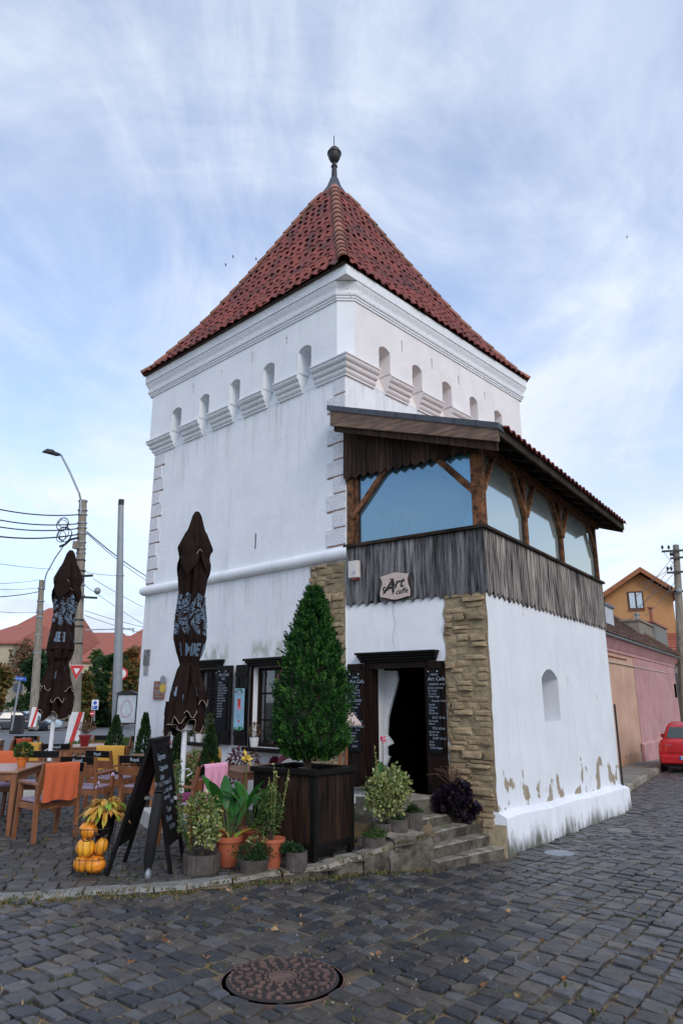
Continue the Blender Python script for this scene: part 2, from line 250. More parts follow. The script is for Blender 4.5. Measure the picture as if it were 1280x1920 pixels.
def glass(nm, tint, refl, base, rgh=.02, dust=.03, film=(.5, .5, .5)):
    m = bpy.data.materials.new(nm); m.use_nodes = True; t = m.node_tree; n = t.nodes; l = t.links; n.clear()
    tr = n.new('ShaderNodeBsdfTransparent'); tr.inputs[0].default_value = (*tint, 1)
    gl = n.new('ShaderNodeBsdfGlossy'); gl.inputs[0].default_value = (*refl, 1); gl.inputs['Roughness'].default_value = rgh
    fr = n.new('ShaderNodeFresnel'); fr.inputs[0].default_value = 1.5
    a = n.new('ShaderNodeMath'); a.operation = 'MULTIPLY_ADD'; a.inputs[1].default_value = 1 - base; a.inputs[2].default_value = base; a.use_clamp = True; l.new(fr.outputs[0], a.inputs[0])
    mx = n.new('ShaderNodeMixShader'); l.new(a.outputs[0], mx.inputs[0]); l.new(tr.outputs[0], mx.inputs[1]); l.new(gl.outputs[0], mx.inputs[2])
    df = n.new('ShaderNodeBsdfDiffuse'); df.inputs[0].default_value = (*film, 1); m2 = n.new('ShaderNodeMixShader'); m2.inputs[0].default_value = dust; l.new(mx.outputs[0], m2.inputs[1]); l.new(df.outputs[0], m2.inputs[2])
    o = n.new('ShaderNodeOutputMaterial'); l.new(m2.outputs[0], o.inputs[0]); return m
GLB = glass('blue_reflective_glass', (.74, .94, 1.0), (.55, .80, 1.0), .16, .03, .14, (.40, .62, .75))
GLR = glass('clear_reflective_glass', (.65, .75, .75), (.74, .82, .80), .62, .06, .22, (.62, .68, .66))
GLW = glass('window_glass', (.55, .58, .6), (.8, .85, .9), .10)

# ---------------------------------------------------------------- mesh helpers
class MB:
    def __init__(s): s.v = []; s.f = []; s.m = []; s.r = []; s.T = None
    def pt(s, p):
        p = Vector(p)
        s.v.append(tuple(s.T @ p) if s.T else tuple(p)); return len(s.v) - 1
    def face(s, ids, mi=0, r=0.): s.f.append(tuple(ids)); s.m.append(mi); s.r.append(r)
    def poly(s, pts, mi=0, r=0.): s.face([s.pt(p) for p in pts], mi, r)
    def hexa(s, p, mi=0, r=0.):
        i = [s.pt(q) for q in p]
        for f in ((0, 3, 2, 1), (4, 5, 6, 7), (0, 1, 5, 4), (1, 2, 6, 5), (2, 3, 7, 6), (3, 0, 4, 7)): s.face([i[k] for k in f], mi, r)
    def box(s, x0, x1, y0, y1, z0, z1, mi=0, r=0.):
        s.hexa([(x0, y0, z0), (x1, y0, z0), (x1, y1, z0), (x0, y1, z0), (x0, y0, z1), (x1, y0, z1), (x1, y1, z1), (x0, y1, z1)], mi, r)
    def beam(s, a, b, w, h, up=(0, 0, 1), mi=0):
        a = Vector(a); b = Vector(b); d = (b - a).normalized(); sd = d.cross(Vector(up))
        if sd.length < 1e-4: sd = Vector((1, 0, 0))
        sd.normalize(); u = sd.cross(d)
        q = [(-1, -1), (1, -1), (1, 1), (-1, 1)]
        s.hexa([a + sd * w / 2 * i + u * h / 2 * j for i, j in q] + [b + sd * w / 2 * i + u * h / 2 * j for i, j in q], mi)
    def prism(s, poly, f, d0, d1, mi=0, r=0.):
        """poly: 2d outline, f(a,b,d) -> point"""
        n = len(poly); i0 = [s.pt(f(a, b, d0)) for a, b in poly]; i1 = [s.pt(f(a, b, d1)) for a, b in poly]
        s.face(i0[::-1], mi, r); s.face(i1, mi, r)
        for k in range(n): s.face([i0[k], i0[(k + 1) % n], i1[(k + 1) % n], i1[k]], mi, r)
    def rings(s, rs, mi=0, cap=True, close=True, r=0.):
        ids = [[s.pt(p) for p in q] for q in rs]; n = len(ids[0])
        for a, b in zip(ids, ids[1:]):
            for k in range(n if close else n - 1): s.face([a[k], a[(k + 1) % n], b[(k + 1) % n], b[k]], mi, r)
        if cap and close: s.face(ids[0][::-1], mi, r); s.face(ids[-1], mi, r)
    def tube(s, pts, r, n=8, mi=0, cap=True):
        pts = [Vector(p) for p in pts]; rs = []; ref = None
        for i, p in enumerate(pts):
            d = (pts[min(i + 1, len(pts) - 1)] - pts[max(i - 1, 0)]).normalized()
            if ref is None: ref = d.orthogonal().normalized()
            u = (ref - d * ref.dot(d)).normalized(); ref = u; v = d.cross(u)
            rr = r[i] if isinstance(r, (list, tuple)) else r
            rs.append([p + (u * cos(2 * pi * k / n) + v * sin(2 * pi * k / n)) * rr for k in range(n)])
        s.rings(rs, mi, cap)
    def lathe(s, prof, n=20, c=(0, 0, 0), mi=0, rib=0, sx=1, sy=1):
        s.rings([[(c[0] + sx * (r * (1 + (rib if k % 2 else 0))) * cos(2 * pi * k / n), c[1] + sy * (r * (1 + (rib if k % 2 else 0))) * sin(2 * pi * k / n), c[2] + z) for k in range(n)] for r, z in prof], mi)
    def ball(s, c, rx, ry, rz, n=12, m=8, mi=0):
        s.rings([[(c[0] + rx * sin(t) * cos(2 * pi * k / n), c[1] + ry * sin(t) * sin(2 * pi * k / n), c[2] - rz * cos(t)) for k in range(n)] for t in [pi * (.04 + .92 * j / m) for j in range(m + 1)]], mi)
    def build(s, name, mats, parent=None, kind=None, smooth=False, world=False, bev=0, mesh_only=False):
        v = s.v
        if world and parent is not None:
            I = MW[parent.name].inverted(); v = [tuple(I @ Vector(p)) for p in v]
        me = bpy.data.meshes.new(name); me.from_pydata(v, [], s.f)
        if not isinstance(mats, (list, tuple)): mats = [mats]
        for m in mats: me.materials.append(m)
        if len(mats) > 1: me.polygons.foreach_set('material_index', s.m)
        if any(s.r): a = me.attributes.new('rnd', 'FLOAT', 'FACE'); a.data.foreach_set('value', s.r)
        if smooth: me.polygons.foreach_set('use_smooth', [True] * len(me.polygons))
        me.update()
        if smooth and smooth != 'full': me.set_sharp_from_angle(angle=radians(smooth if smooth is not True else 40))
        if mesh_only: return me
        return link(name, me, parent, kind, bev)
MW = {}
def link(name, me, parent=None, kind=None, bev=0, loc=None, rot=None, scale=None):
    o = bpy.data.objects.new(name, me); C.objects.link(o)
    if parent is not None: o.parent = parent
    if kind: o['kind'] = kind
    if loc: o.location = loc
    if rot: o.rotation_euler = rot
    if scale: o.scale = scale if not isinstance(scale, (int, float)) else (scale,) * 3
    if bev:
        b = o.modifiers.new('bevel', 'BEVEL'); b.width = bev; b.segments = 2; b.limit_method = 'ANGLE'
    M = Matrix.LocRotScale(o.location, o.rotation_euler, o.scale)
    MW[o.name] = (MW[parent.name] @ M) if parent is not None else M
    return o
def thing(name, label, cat, loc=(0, 0, 0), rz=0, group=None, scale=1):
    o = link(name, None, loc=loc, rot=(0, 0, rz), scale=scale); tag(o, label, cat, group); return o
def tag(o, label, cat, group=None):
    o['label'] = label; o['category'] = cat
    if group: o['group'] = group
    return o
def dup(root, label, loc=None, rz=None, scale=None):
    r = root.copy(); C.objects.link(r); r['label'] = label
    if loc is not None: r.location = loc
    if rz is not None: r.rotation_euler = (0, 0, rz)
    if scale: r.scale = (scale,) * 3
    MW[r.name] = Matrix.LocRotScale(r.location, r.rotation_euler, r.scale)
    for ch in list(root.children):
        c = ch.copy(); C.objects.link(c); c.parent = r; MW[c.name] = MW[r.name] @ Matrix.LocRotScale(c.location, c.rotation_euler, c.scale)
        for g in list(ch.children):
            d = g.copy(); C.objects.link(d); d.parent = c
    return r
def text_mesh(lines, f, name, m, parent, world=False, shear=.25, bold=.0, depth=None):
    """lines: (string, x, y, size); f(x,y) -> point"""
    v = []; fs = []
    for (t, x, y, sz) in lines:
        cu = bpy.data.curves.new('t', 'FONT'); cu.body = t; cu.size = sz; cu.shear = shear; cu.offset = bold * sz; cu.resolution_u = 2
        ob = bpy.data.objects.new('t', cu); C.objects.link(ob); bpy.context.view_layer.update()
        me = bpy.data.meshes.new_from_object(ob.evaluated_get(bpy.context.evaluated_depsgraph_get()))
        b = len(v); v += [tuple(f(x + p.co.x, y + p.co.y)) for p in me.vertices]; fs += [tuple(b + i for i in p.vertices) for p in me.polygons]
        bpy.data.objects.remove(ob); bpy.data.meshes.remove(me); bpy.data.curves.remove(cu)
    mb = MB(); mb.v = v; mb.f = fs; mb.m = [0] * len(fs); mb.r = [0] * len(fs)
    o = mb.build(name, m, parent, world=world)
    if len(lines) > 3: o['kind'] = 'stuff'
    return o
def leaves(mb, c, n, d, el=.35, up=.0, mi=0, r=None, fold=.0):
    """one leaf (two triangles-ish quad) at c; n: direction it points; d: length"""
    n = Vector(n).normalized(); s = n.cross(Vector((U(-1, 1), U(-1, 1), U(-1, 1)))).normalized(); w = s * d * el / 2
    c = Vector(c); a = mb.pt(c); b = mb.pt(c + n * d * .5 + w); e = mb.pt(c + n * d); g = mb.pt(c + n * d * .5 - w)
    mb.face((a, b, e, g), mi, R() if r is None else r)
def rdir(zb=0):
    z = U(-1, 1); t = U(0, 2 * pi); q = sqrt(1 - z * z); return Vector((q * cos(t), q * sin(t), z + zb)).normalized()
def clump(mb, c, rad, n, d, el=.5, zb=.3, hollow=.5, mi=0):
    for _ in range(n):
        q = rdir(); k = hollow + (1 - hollow) * R() ** .5
        p = Vector((c[0] + q.x * rad[0] * k, c[1] + q.y * rad[1] * k, c[2] + q.z * rad[2] * k))
        leaves(mb, p, q + rdir(zb) * .8, d * U(.7, 1.3), el, mi=mi)

# pixel of the photograph -> point on a plane at depth Y (metres in front of the camera) or at height z
CP, SP = cos(PITCH), sin(PITCH)
def ray(px, py): v = 960 - py; F = 1302 * CP - v * SP; return (px - 640) / F, (1302 * SP + v * CP) / F
def at(px, py, Y): a, b = ray(px, py); return Vector((a * Y, Y, 1.6 + b * Y))
def atz(px, py, z): a, b = ray(px, py); D = (z - 1.6) / b; return Vector((a * D, D, z))
def sstep(a, b, x): t = max(0, min(1, (x - a) / (b - a))); return t * t * (3 - 2 * t)
def lerp(a, b, t): return a + (b - a) * t
def interp(x, ks):
    if x <= ks[0][0]: return ks[0][1]
    for (a, p), (b, q) in zip(ks, ks[1:]):
        if x <= b: return lerp(p, q, (x - a) / (b - a))
    return ks[-1][1]
def G(x, y):
    """height of the street"""
    right = -.03 * min(max(0, y - 5), 27) * sstep(-.9, 1.2, x)
    left = -.022 * min(max(0, y - 28), 30) * (1 - sstep(-3, 3, x))
    return right + left
def T(x, y):
    """height of the cafe terrace"""
    f = interp(x, [(-3, .01), (-1.35, .03), (-.2, .06), (.32, .12), (.6, .2), (.98, .25)])
    return lerp(f, .31, sstep(-.3, .6, x) * sstep(8.0, 8.6, y))
C0 = Vector((.065, 10.0, 0)); TA = atan2(.7296, .6839); A0 = Vector((1.83, 8.77, 0)); AA = atan2(.8177, .5757)
dR = Vector((cos(TA), sin(TA), 0)); dL = Vector((-sin(TA), cos(TA), 0)); aX = Vector((cos(AA), sin(AA), 0)); aY = Vector((-sin(AA), cos(AA), 0))
def tl(p): q = Vector((p[0], p[1], 0)) - C0; return q.dot(dR), q.dot(dL)
def al(p): q = Vector((p[0], p[1], 0)) - A0; return q.dot(aX), q.dot(aY)

# ================================================================ ground
KY = [(-9, 5.75), (-2.83, 6.4), (-2.09, 6.57), (-1.35, 6.71), (-.65, 7.12), (-.2, 7.27), (.32, 7.66), (.98, 7.95)]
def ky(x): return interp(x, KY)
def wallx(y): return 9.05 + .652 * (y - 24)
def kerbx(y): return 6.1 + .545 * (y - 16.1)
def sheet(name, m, xs, ys, zf, ok=lambda x, y: True, kind='structure', parent=None):
    mb = MB(); id = {}
    for j, y in enumerate(ys):
        for i, x in enumerate(xs): id[i, j] = mb.pt((x, y, zf(x, y)))
    for j in range(len(ys) - 1):
        for i in range(len(xs) - 1):
            if ok((xs[i] + xs[i + 1]) / 2, (ys[j] + ys[j + 1]) / 2): mb.face((id[i, j], id[i + 1, j], id[i + 1, j + 1], id[i, j + 1]))
    return mb.build(name, m, parent, kind, smooth=True)
def fr(a, b, s): n = max(1, int(round((b - a) / s))); return [a + (b - a) * i / n for i in range(n + 1)]
sheet('terrain', TERRAIN, [-1200, -400, -120, -60, -30, -15] + fr(-8, 24, 4) + [45, 120, 400, 1200], [-600, -100, -20, 0, 5, 10, 20, 28, 35, 45, 58, 80, 140, 400, 2200], lambda x, y: G(x, y) - .17)
def in_annex(x, y, m=.12):
    u, v = al((x, y)); return -.05 < u < 5.45 + m and -m < v < 3
def in_tower(x, y, m=0): u, v = tl((x, y)); return -m < u < 5.4 + m and -m < v < 5.4 + m
def steps_zone(x, y):
    return x > .93 and al((x, y))[0] < 0.02 and (y - 7.85) > (x - .99) * .918 - .02
def road_ok(x, y):
    if y > kerbx(0) * 0 + 13.6 and x < kerbx(y) + .1: return False
    if x < .98 and y > ky(x) - .02: return False
    if steps_zone(x, y): return False
    u, v = al((x, y))
    if u > -.02 and v > -.12 and u < 5.6: return False
    if u >= 5.6 and v > .3 and x < kerbx(y) + .1: return False
    if x < .98 and y > 8: return False
    return True
def terr_ok(x, y):
    if x > .95 or y < ky(x) + .17: return False
    if in_tower(x, y): return False
    u, v = al((x, y))
    if u > -.52 and v < 2.2 : return False
    if y > 21: return False
    if tl((x, y))[0] > 0: return False
    return True
road = sheet('street', BED, fr(-8, 24, .25), fr(1.5, 40, .25), lambda x, y: G(x, y) - .015 + .014 * noise.noise((x * 1.3, y * 1.3, 0)), lambda x, y: road_ok(x, y) or road_ok(x + .2, y - .2) or road_ok(x, y - .3))
terr = sheet('cafe_terrace', BED, fr(-14, 1, .25), fr(6.0, 22, .25), lambda x, y: T(x, y) - .022 + .008 * noise.noise((x * 1.3, y * 1.3, 5)), lambda x, y: y > ky(x) + .02 and x < .97 and not (al((x, y))[0] > -.3 and al((x, y))[1] < 2.2) or False)
MAN = atz(530, 1838, 0)
def cobbles(phi, rowh, lens, xr, yr, zf, ok, mt, parent, seed, warp, gap=.017, bound=.62):
    rnd = random.Random(seed); c, s = cos(phi), sin(phi); out = []
    cx, cy = (xr[0] + xr[1]) / 2, (yr[0] + yr[1]) / 2; rad = sqrt((xr[1] - xr[0]) ** 2 + (yr[1] - yr[0]) ** 2) / 2
    def W(a, b):
        b2 = b + warp * sin(a * .55 + b * .35) + warp * .5 * noise.noise((a * .4, b * .4, seed)); a2 = a + warp * .8 * sin(b * .7 + seed)
        return cx + a2 * c - b2 * s, cy + a2 * s + b2 * c
    b = -rad
    while b < rad:
        h = rowh * rnd.uniform(.78, 1.2); a = -rad + rnd.uniform(0, .2)
        while a < rad:
            ln = rnd.uniform(*lens); x, y = W(a + ln / 2, b + h / 2)
            if xr[0] < x < xr[1] and yr[0] < y < yr[1] and abs(x) < bound * y + 1.6 and ok(x, y):
                corners = [W(a + gap * .5, b + gap * .5), W(a + ln - gap * .5, b + gap * .5), W(a + ln - gap * .5, b + h - gap * .5), W(a + gap * .5, b + h - gap * .5)]
                j = .013; corners = [(p[0] + rnd.uniform(-j, j), p[1] + rnd.uniform(-j, j)) for p in corners]
                out.append((x * x + y * y, x, y, corners))
            a += ln
        b += h
    out.sort(key=lambda q: q[0]); big = MB()
    for k, (d, x, y, cs) in enumerate(out):
        mb = MB() if k < 300 else big
        z0 = zf(x, y); near = d < 160; dz = rnd.uniform(-.008, .009); tx, ty = rnd.uniform(-.06, .06), rnd.uniform(-.06, .06); cut = rnd.uniform(.05, .13)
        ox, oy, oz = (x, y, z0) if k < 300 else (0, 0, 0)
        ring = []
        for i in range(4):
            p, q = cs[i], cs[(i + 1) % 4]
            t0 = cut * rnd.uniform(.5, 1.4)
            ring.append((lerp(p[0], q[0], t0), lerp(p[1], q[1], t0))); t0 = cut * rnd.uniform(.5, 1.4); ring.append((lerp(q[0], p[0], t0), lerp(q[1], p[1], t0)))
        def rg(k2, dzz): return [((lerp(x, p[0], k2)) - ox, (lerp(y, p[1], k2)) - oy, z0 + dzz + dz + (p[0] - x) * tx + (p[1] - y) * ty - oz) for p in ring]
        rr = rnd.random(); ids = [[mb.pt(p) for p in rg(1, -.045)], [mb.pt(p) for p in rg(.985, -.007)], [mb.pt(p) for p in rg(.94, .002)]]
        for A, B in zip(ids, ids[1:]):
            for i in range(8): mb.face((A[i], A[(i + 1) % 8], B[(i + 1) % 8], B[i]), 0, rr)
        if near:
            cc = mb.pt((x - ox, y - oy, z0 + dz + rnd.uniform(.000, .008) - oz))
            for i in range(8): mb.face((ids[2][i], ids[2][(i + 1) % 8], cc), 0, rr)
        else: mb.face(ids[2], 0, rr)
        if k < 300: o = mb.build('cobblestone', mt, parent, smooth=28); o.location = (x, y, z0)
    if big.f: big.build('cobblestones_beyond', mt, parent, 'stuff', smooth=28)
    return len(out)
def rok(x, y): return road_ok(x, y) and (x - MAN.x) ** 2 + (y - MAN.y) ** 2 > .385 ** 2 and not ((x - MAN.x - .42) ** 2 + (y - MAN.y - .12) ** 2 < .13 ** 2)
cobbles(radians(50), .152, (.088, .17), (-7, 16), (3.0, 27), G, rok, COB, road, 3, .12)
cobbles(radians(14), .14, (.13, .21), (-11, 1.0), (6.0, 21), lambda x, y: T(x, y) - .002, terr_ok, TCOB, terr, 5, .10)

# kerb stones: a long row along the terrace edge
kb = thing('kerb', 'row of worn pale kerb stones edging the raised terrace', 'kerb', (-1, 6.9, 0))
xs = [-6.8, -5.9, -4.9, -3.9, -3.0, -2.2, -1.62, -.98, -.55, -.12, .22, .55]
for a, b in zip(xs, xs[1:]):
    mb = MB(); n = 5; rs = []; h = .02
    for i in range(n + 1):
        x = lerp(a + .008, b - .008, i / n); y = ky(x); dx = Vector((b - a, ky(b) - ky(a), 0)).normalized(); nn = Vector((-dx.y, dx.x, 0))
        z1 = T(x, y) + .012 + U(-.006, .006); z0 = G(x, y) - .08; P = Vector((x, y, 0)); j = U(-.008, .008)
        rs.append([P + nn * (-.0 + j) + Vector((0, 0, z0)), P + nn * (0.004 + j) + Vector((0, 0, z1 - .03)), P + nn * (.03 + j) + Vector((0, 0, z1)), P + nn * .19 + Vector((0, 0, z1 + U(-.004, .004))), P + nn * .205 + Vector((0, 0, z1 - .02)), P + nn * .205 + Vector((0, 0, z0))])
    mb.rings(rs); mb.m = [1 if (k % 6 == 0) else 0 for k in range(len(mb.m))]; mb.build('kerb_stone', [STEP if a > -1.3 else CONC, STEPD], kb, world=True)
# big weathered blocks at the right end of the kerb
for (a, b, zt, w, lo) in ((.552, .975, .255, .42, None), (.50, .70, .13, .10, 1)):
    mb = MB(); rs = []
    for i in range(7):
        x = lerp(a, b, i / 6); y = ky(x) - (.05 if lo else 0.0); nn = Vector((-.5, .86, 0)); P = Vector((x, y, 0)); z0 = G(x, y) - .1; j = U(-.02, .02) * (0 < i < 6)
        z1 = zt + U(-.012, .012) - (0.03 if i in (0, 6) else 0)
        rs.append([P + nn * j + Vector((0, 0, z0)), P + nn * (j + U(-.01, .02)) + Vector((0, 0, lerp(z0, z1, .55))), P + nn * (.01 + j) + Vector((0, 0, z1 - .04)), P + nn * (.05) + Vector((0, 0, z1)), P + nn * w * .6 + Vector((0, 0, z1 + .004)), P + nn * w + Vector((0, 0, z1 - .01)), P + nn * w + Vector((0, 0, z0))])
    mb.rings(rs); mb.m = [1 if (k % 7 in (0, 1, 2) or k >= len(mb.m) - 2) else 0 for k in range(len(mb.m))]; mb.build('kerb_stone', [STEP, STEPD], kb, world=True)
# stone steps up to the door
st = thing('stone_steps', 'worn stone steps rising to the open cafe door', 'steps', (1.3, 8.6, 0))
def stepblock(p, q, z, back, zb, parts=2):
    p = Vector((*p, 0)); q = Vector((*q, 0)); d = (q - p); nn = Vector((-d.y, d.x, 0)).normalized()
    cuts = [0] + sorted(random.uniform(.35, .65) for _ in range(parts - 1)) + [1]
    for u0, u1 in zip(cuts, cuts[1:]):
        mb = MB(); rs = []
        for i in range(10):
            t = lerp(u0, u1, i / 9); t += (.005 if i == 0 else -.005 if i == 9 else 0); P = p + d * t; j = U(-.006, .006); zz = z + U(-.003, .003)
            rs.append([P + nn * j + Vector((0, 0, zb)), P + nn * (j - .004) + Vector((0, 0, lerp(zb, zz, .6))), P + nn * (.004 + j) + Vector((0, 0, zz - .012)), P + nn * (.018 + U(0, .012)) + Vector((0, 0, zz)), P + nn * back + Vector((0, 0, zz + .004)), P + nn * back + Vector((0, 0, zb))])
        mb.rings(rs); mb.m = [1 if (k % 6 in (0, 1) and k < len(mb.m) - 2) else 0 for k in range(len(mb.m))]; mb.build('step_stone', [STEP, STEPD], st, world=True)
stepblock((.99, 7.86), (1.86, 8.62), .0, .6, -.3)
stepblock((.96, 7.99), (1.77, 8.79), .11, .6, -.2)
stepblock((.90, 8.12), (1.66, 8.95), .22, .6, -.1)
stepblock((.62, 8.16), (1.50, 9.04), .32, .42, .0, 3)
stepblock((.55, 8.50), (1.16, 8.98), .49, .62, .2)
lb = MB(); lb.prism([(.0, 8.3), (.62, 8.18), (1.5, 9.05), (1.2, 9.4), (.1, 9.9)], lambda a, b, d: (a, b, d), .05, .30); lb.build('landing', BED, st, world=True)
rs_ = random.Random(4)
for i in range(4):
    for j in range(2):
        x, y = .30 + .085 * i + .10 * j, 8.38 + .10 * i + .13 * j - .0
# manhole cover with cast pattern
mh = thing('manhole_cover', 'round rusty cast iron manhole cover set in the cobbles', 'manhole cover', (MAN.x, MAN.y, 0), radians(20))
mb = MB(); mb.lathe([(.0, -.03), (.335, -.03), (.335, .010), (.325, .014), (.30, .014), (.0, .014)], 56); mb.build('cover_plate', MANB, mh, smooth=30)
mb = MB(); mb.lathe([(.337, -.05), (.37, -.05), (.37, .004), (.337, .004)], 56); mb.lathe([(.337, .004), (.36, .004)], 56); mb.build('frame_ring', MANH, mh, smooth=30)
mb = MB()
def petal(r, th, ln, wd, rot, z=.0145, h=.012):
    c = Vector((r * cos(th), r * sin(th), 0)); d = Vector((cos(th + rot), sin(th + rot), 0)); s = Vector((-d.y, d.x, 0)); pts = []
    for k in range(10):
        t = 2 * pi * k / 10; pts.append(c + d * cos(t) * ln / 2 + s * sin(t) * wd / 2)
    mb.prism([(p.x, p.y) for p in pts], lambda a, b, dd: (a, b, dd), z, z + h)
for k in range(36): petal(.312, 2 * pi * k / 36, .018, .032, 0)
for k in range(24): petal(.262, 2 * pi * k / 24, .062, .024, .7 if k % 2 else -.7)
for k in range(18): petal(.205, 2 * pi * (k + .5) / 18, .055, .022, .75 if k % 2 else -.75)
for k in range(16): petal(.148, 2 * pi * k / 16, .04, .024, 0)
for k in range(20): petal(.105, 2 * pi * k / 20, .018, .02, 0)
mb.lathe([(.086, .014), (.086, .024), (.07, .024), (.07, .018), (.0, .018)], 30)
mb.build('cast_pattern', MANH, mh, 'stuff')
def arc(r, th0): return lambda x, y: (lambda a, q: (q * cos(a), q * sin(a), .030))(th0 + x / r, r - y)
text_mesh([('meltogaem', 0, -.02, .055)], arc(.235, -1.9), 'cast_lettering', mat('rust_dark_lettering', (.03, .02, .02)), mh, shear=0, bold=.01)
# smooth grey stone disc between the cobbles by the white wall, and pale worn slab
for (px, py, z, nm) in ((1160, 1562, -.2, 'pale'), (1048, 1607, -.15, 'grey')):
    P = atz(px, py, z); o = MB(); o.lathe([(0, -.05), (.17, -.05), (.17, .010), (.14, .018), (0, .02)], 24); o = o.build('survey_disc', GMET if nm == 'grey' else CONC, None, smooth=30); o.location = (P.x, P.y, G(P.x, P.y)); tag(o, 'small %s round valve cap in the cobbles beside the white wall%s' % (nm, ', farther one' if nm == 'pale' else ', nearer one'), 'valve cap')
# loose things between the stones
mb = MB()
for _ in range(3600):
    t = R()
    if t < .35: x = U(-3.5, .98); y = ky(x) + random.choice((-1, 1)) * abs(random.gauss(0, .08)) - .03
    elif t < .6:
        x = U(-4, .9); y = U(6.6, 11)
        if noise.noise((x * 1.2, y * 1.2, 3)) < .05: continue
    else:
        y = U(4, 16) if R() < .5 else U(4, 8); x = U(-.5, .55) * y
        if noise.noise((x * 1.1, y * 1.1, 9)) < .08 and R() < .85: continue
    if in_tower(x, y) or (in_annex(x, y) and al((x, y))[1] > -.1) or steps_zone(x, y) or (x - MAN.x) ** 2 + (y - MAN.y) ** 2 < .14: continue
    z = (T(x, y) if x < .98 and y > ky(x) else G(x, y)) - .015
    for k in range(random.randint(2, 6)): leaves(mb, (x + U(-.02, .02), y + U(-.02, .02), z), (U(-.8, .8), U(-.8, .8), U(.5, 1.1)), U(.02, .05), .3)
mb.build('joint_weeds', LSTR, None, 'stuff')
mb = MB()
for _ in range(150):
    y = U(4, 12); x = U(-.5, .5) * y
    if R() < .4: x = MAN.x + random.gauss(.15, .5); y = MAN.y + random.gauss(.1, .4)
    if not rok(x, y): continue
    z = G(x, y); s = U(.003, .008); mb.ball((x, y, z), s * 1.3, s, s * .8, 5, 3, r if False else 0)
mb.build('pebbles', mat('pale_pebble', (.30, .28, .25), (.2, .17, .14), sc=6), None, 'stuff')
mb = MB()
for px, py in ((565, 1722), (620, 1778), (560, 1735), (430, 1675), (845, 1740), (1062, 1838), (455, 1690), (870, 1806), (318, 1768), (700, 1795), (520, 1745), (900, 1850), (960, 1700), (1010, 1760), (240, 1810), (380, 1800)):
    P = atz(px, py, .0)
    if not road_ok(P.x, P.y): continue
    P.z = G(P.x, P.y) + .01; n = rdir(); n.z = .1
    for k in range(3): leaves(mb, P + Vector((U(-.02, .02), U(-.02, .02), 0)), n + Vector((U(-.8, .8), U(-.8, .8), U(0, .3))), U(.03, .055), .6)
mb.build('leaf_litter', LDEAD, None, 'stuff')
# pavement and kerb on the right side of the street
pv = MB(); ys = fr(13.9, 60, 1.0)
for y0, y1 in zip(ys, ys[1:]):
    q = [(kerbx(y0) + .0, y0), (kerbx(y1) + .0, y1), (wallx(y1) + .0 if False else wallx(y1) - .0, y1), (wallx(y0), y0)]
    pv.poly([(a, b, G(a, b) + .12) for a, b in (q[3], q[0], q[1], q[2])])
pvo = pv.build('pavement', PAVE, None, 'structure')
kk = MB(); y = 13.9
kt = thing('kerb', 'dark rough kerb of the pavement beside the pink house', 'kerb', (kerbx(16), 16, G(6, 16)))
while y < 45:
    ln = U(.7, 1.1); mb = MB(); a = Vector((kerbx(y) + .02, y + .01, 0)); b = Vector((kerbx(y + ln) + .02, y + ln - .01, 0)); nn = Vector((-(b - a).y, (b - a).x, 0)).normalized(); rs = []
    for P in (a, lerp(a, b, .5), b):
        zb = G(P.x, P.y); j = U(-.015, .015); rs.append([P - nn * j + Vector((0, 0, zb - .1)), P - nn * (j) + Vector((0, 0, zb + .11)), P + nn * .03 + Vector((0, 0, zb + .135)), P + nn * .17 + Vector((0, 0, zb + .135)), P + nn * .17 + Vector((0, 0, zb - .1))])
    mb.rings(rs); mb.build('kerb_stone', STEP, kt, world=True); y += ln
# asphalt road on the left
sheet('road', ASPH, fr(-24, -9, 3), fr(20.5, 150, 4), lambda x, y: G(x, y) + .004)
sheet('pavement', PAVE, fr(-60, -24.1, 6), fr(20, 140, 5), lambda x, y: G(x, y) + .10)
mb = MB()
for y in fr(20, 138, 1.5): mb.box(-24.1, -23.85, y, y + 1.46, -.9, G(-24, y) + .13)
tag(mb.build('kerb', CONC, None), 'pale straight kerb along the far side of the asphalt road', 'kerb')
mb = MB()
for y in fr(30, 120, 6): z = G(-17, y) + .02; mb.poly([(-17.6, y, z), (-17.45, y, z), (-17.45, y + 2.6, G(-17, y + 2.6) + .02), (-17.6, y + 2.6, G(-17, y + 2.6) + .02)])
mb.build('road_marking', PAINT, None, 'structure')
gr = MB()
for _ in range(5200):
    x = U(-10.2, -6.4); y = U(24.5, 33)
    if ((x + 8.3) / 2) ** 2 + ((y - 29) / 4.5) ** 2 > 1: continue
    leaves(gr, (x, y, G(x, y) - .02), (U(-.5, .5), U(-.5, .5), 1), U(.10, .26), .22)
gr.build('grass_patch', LGRA, None, 'stuff')

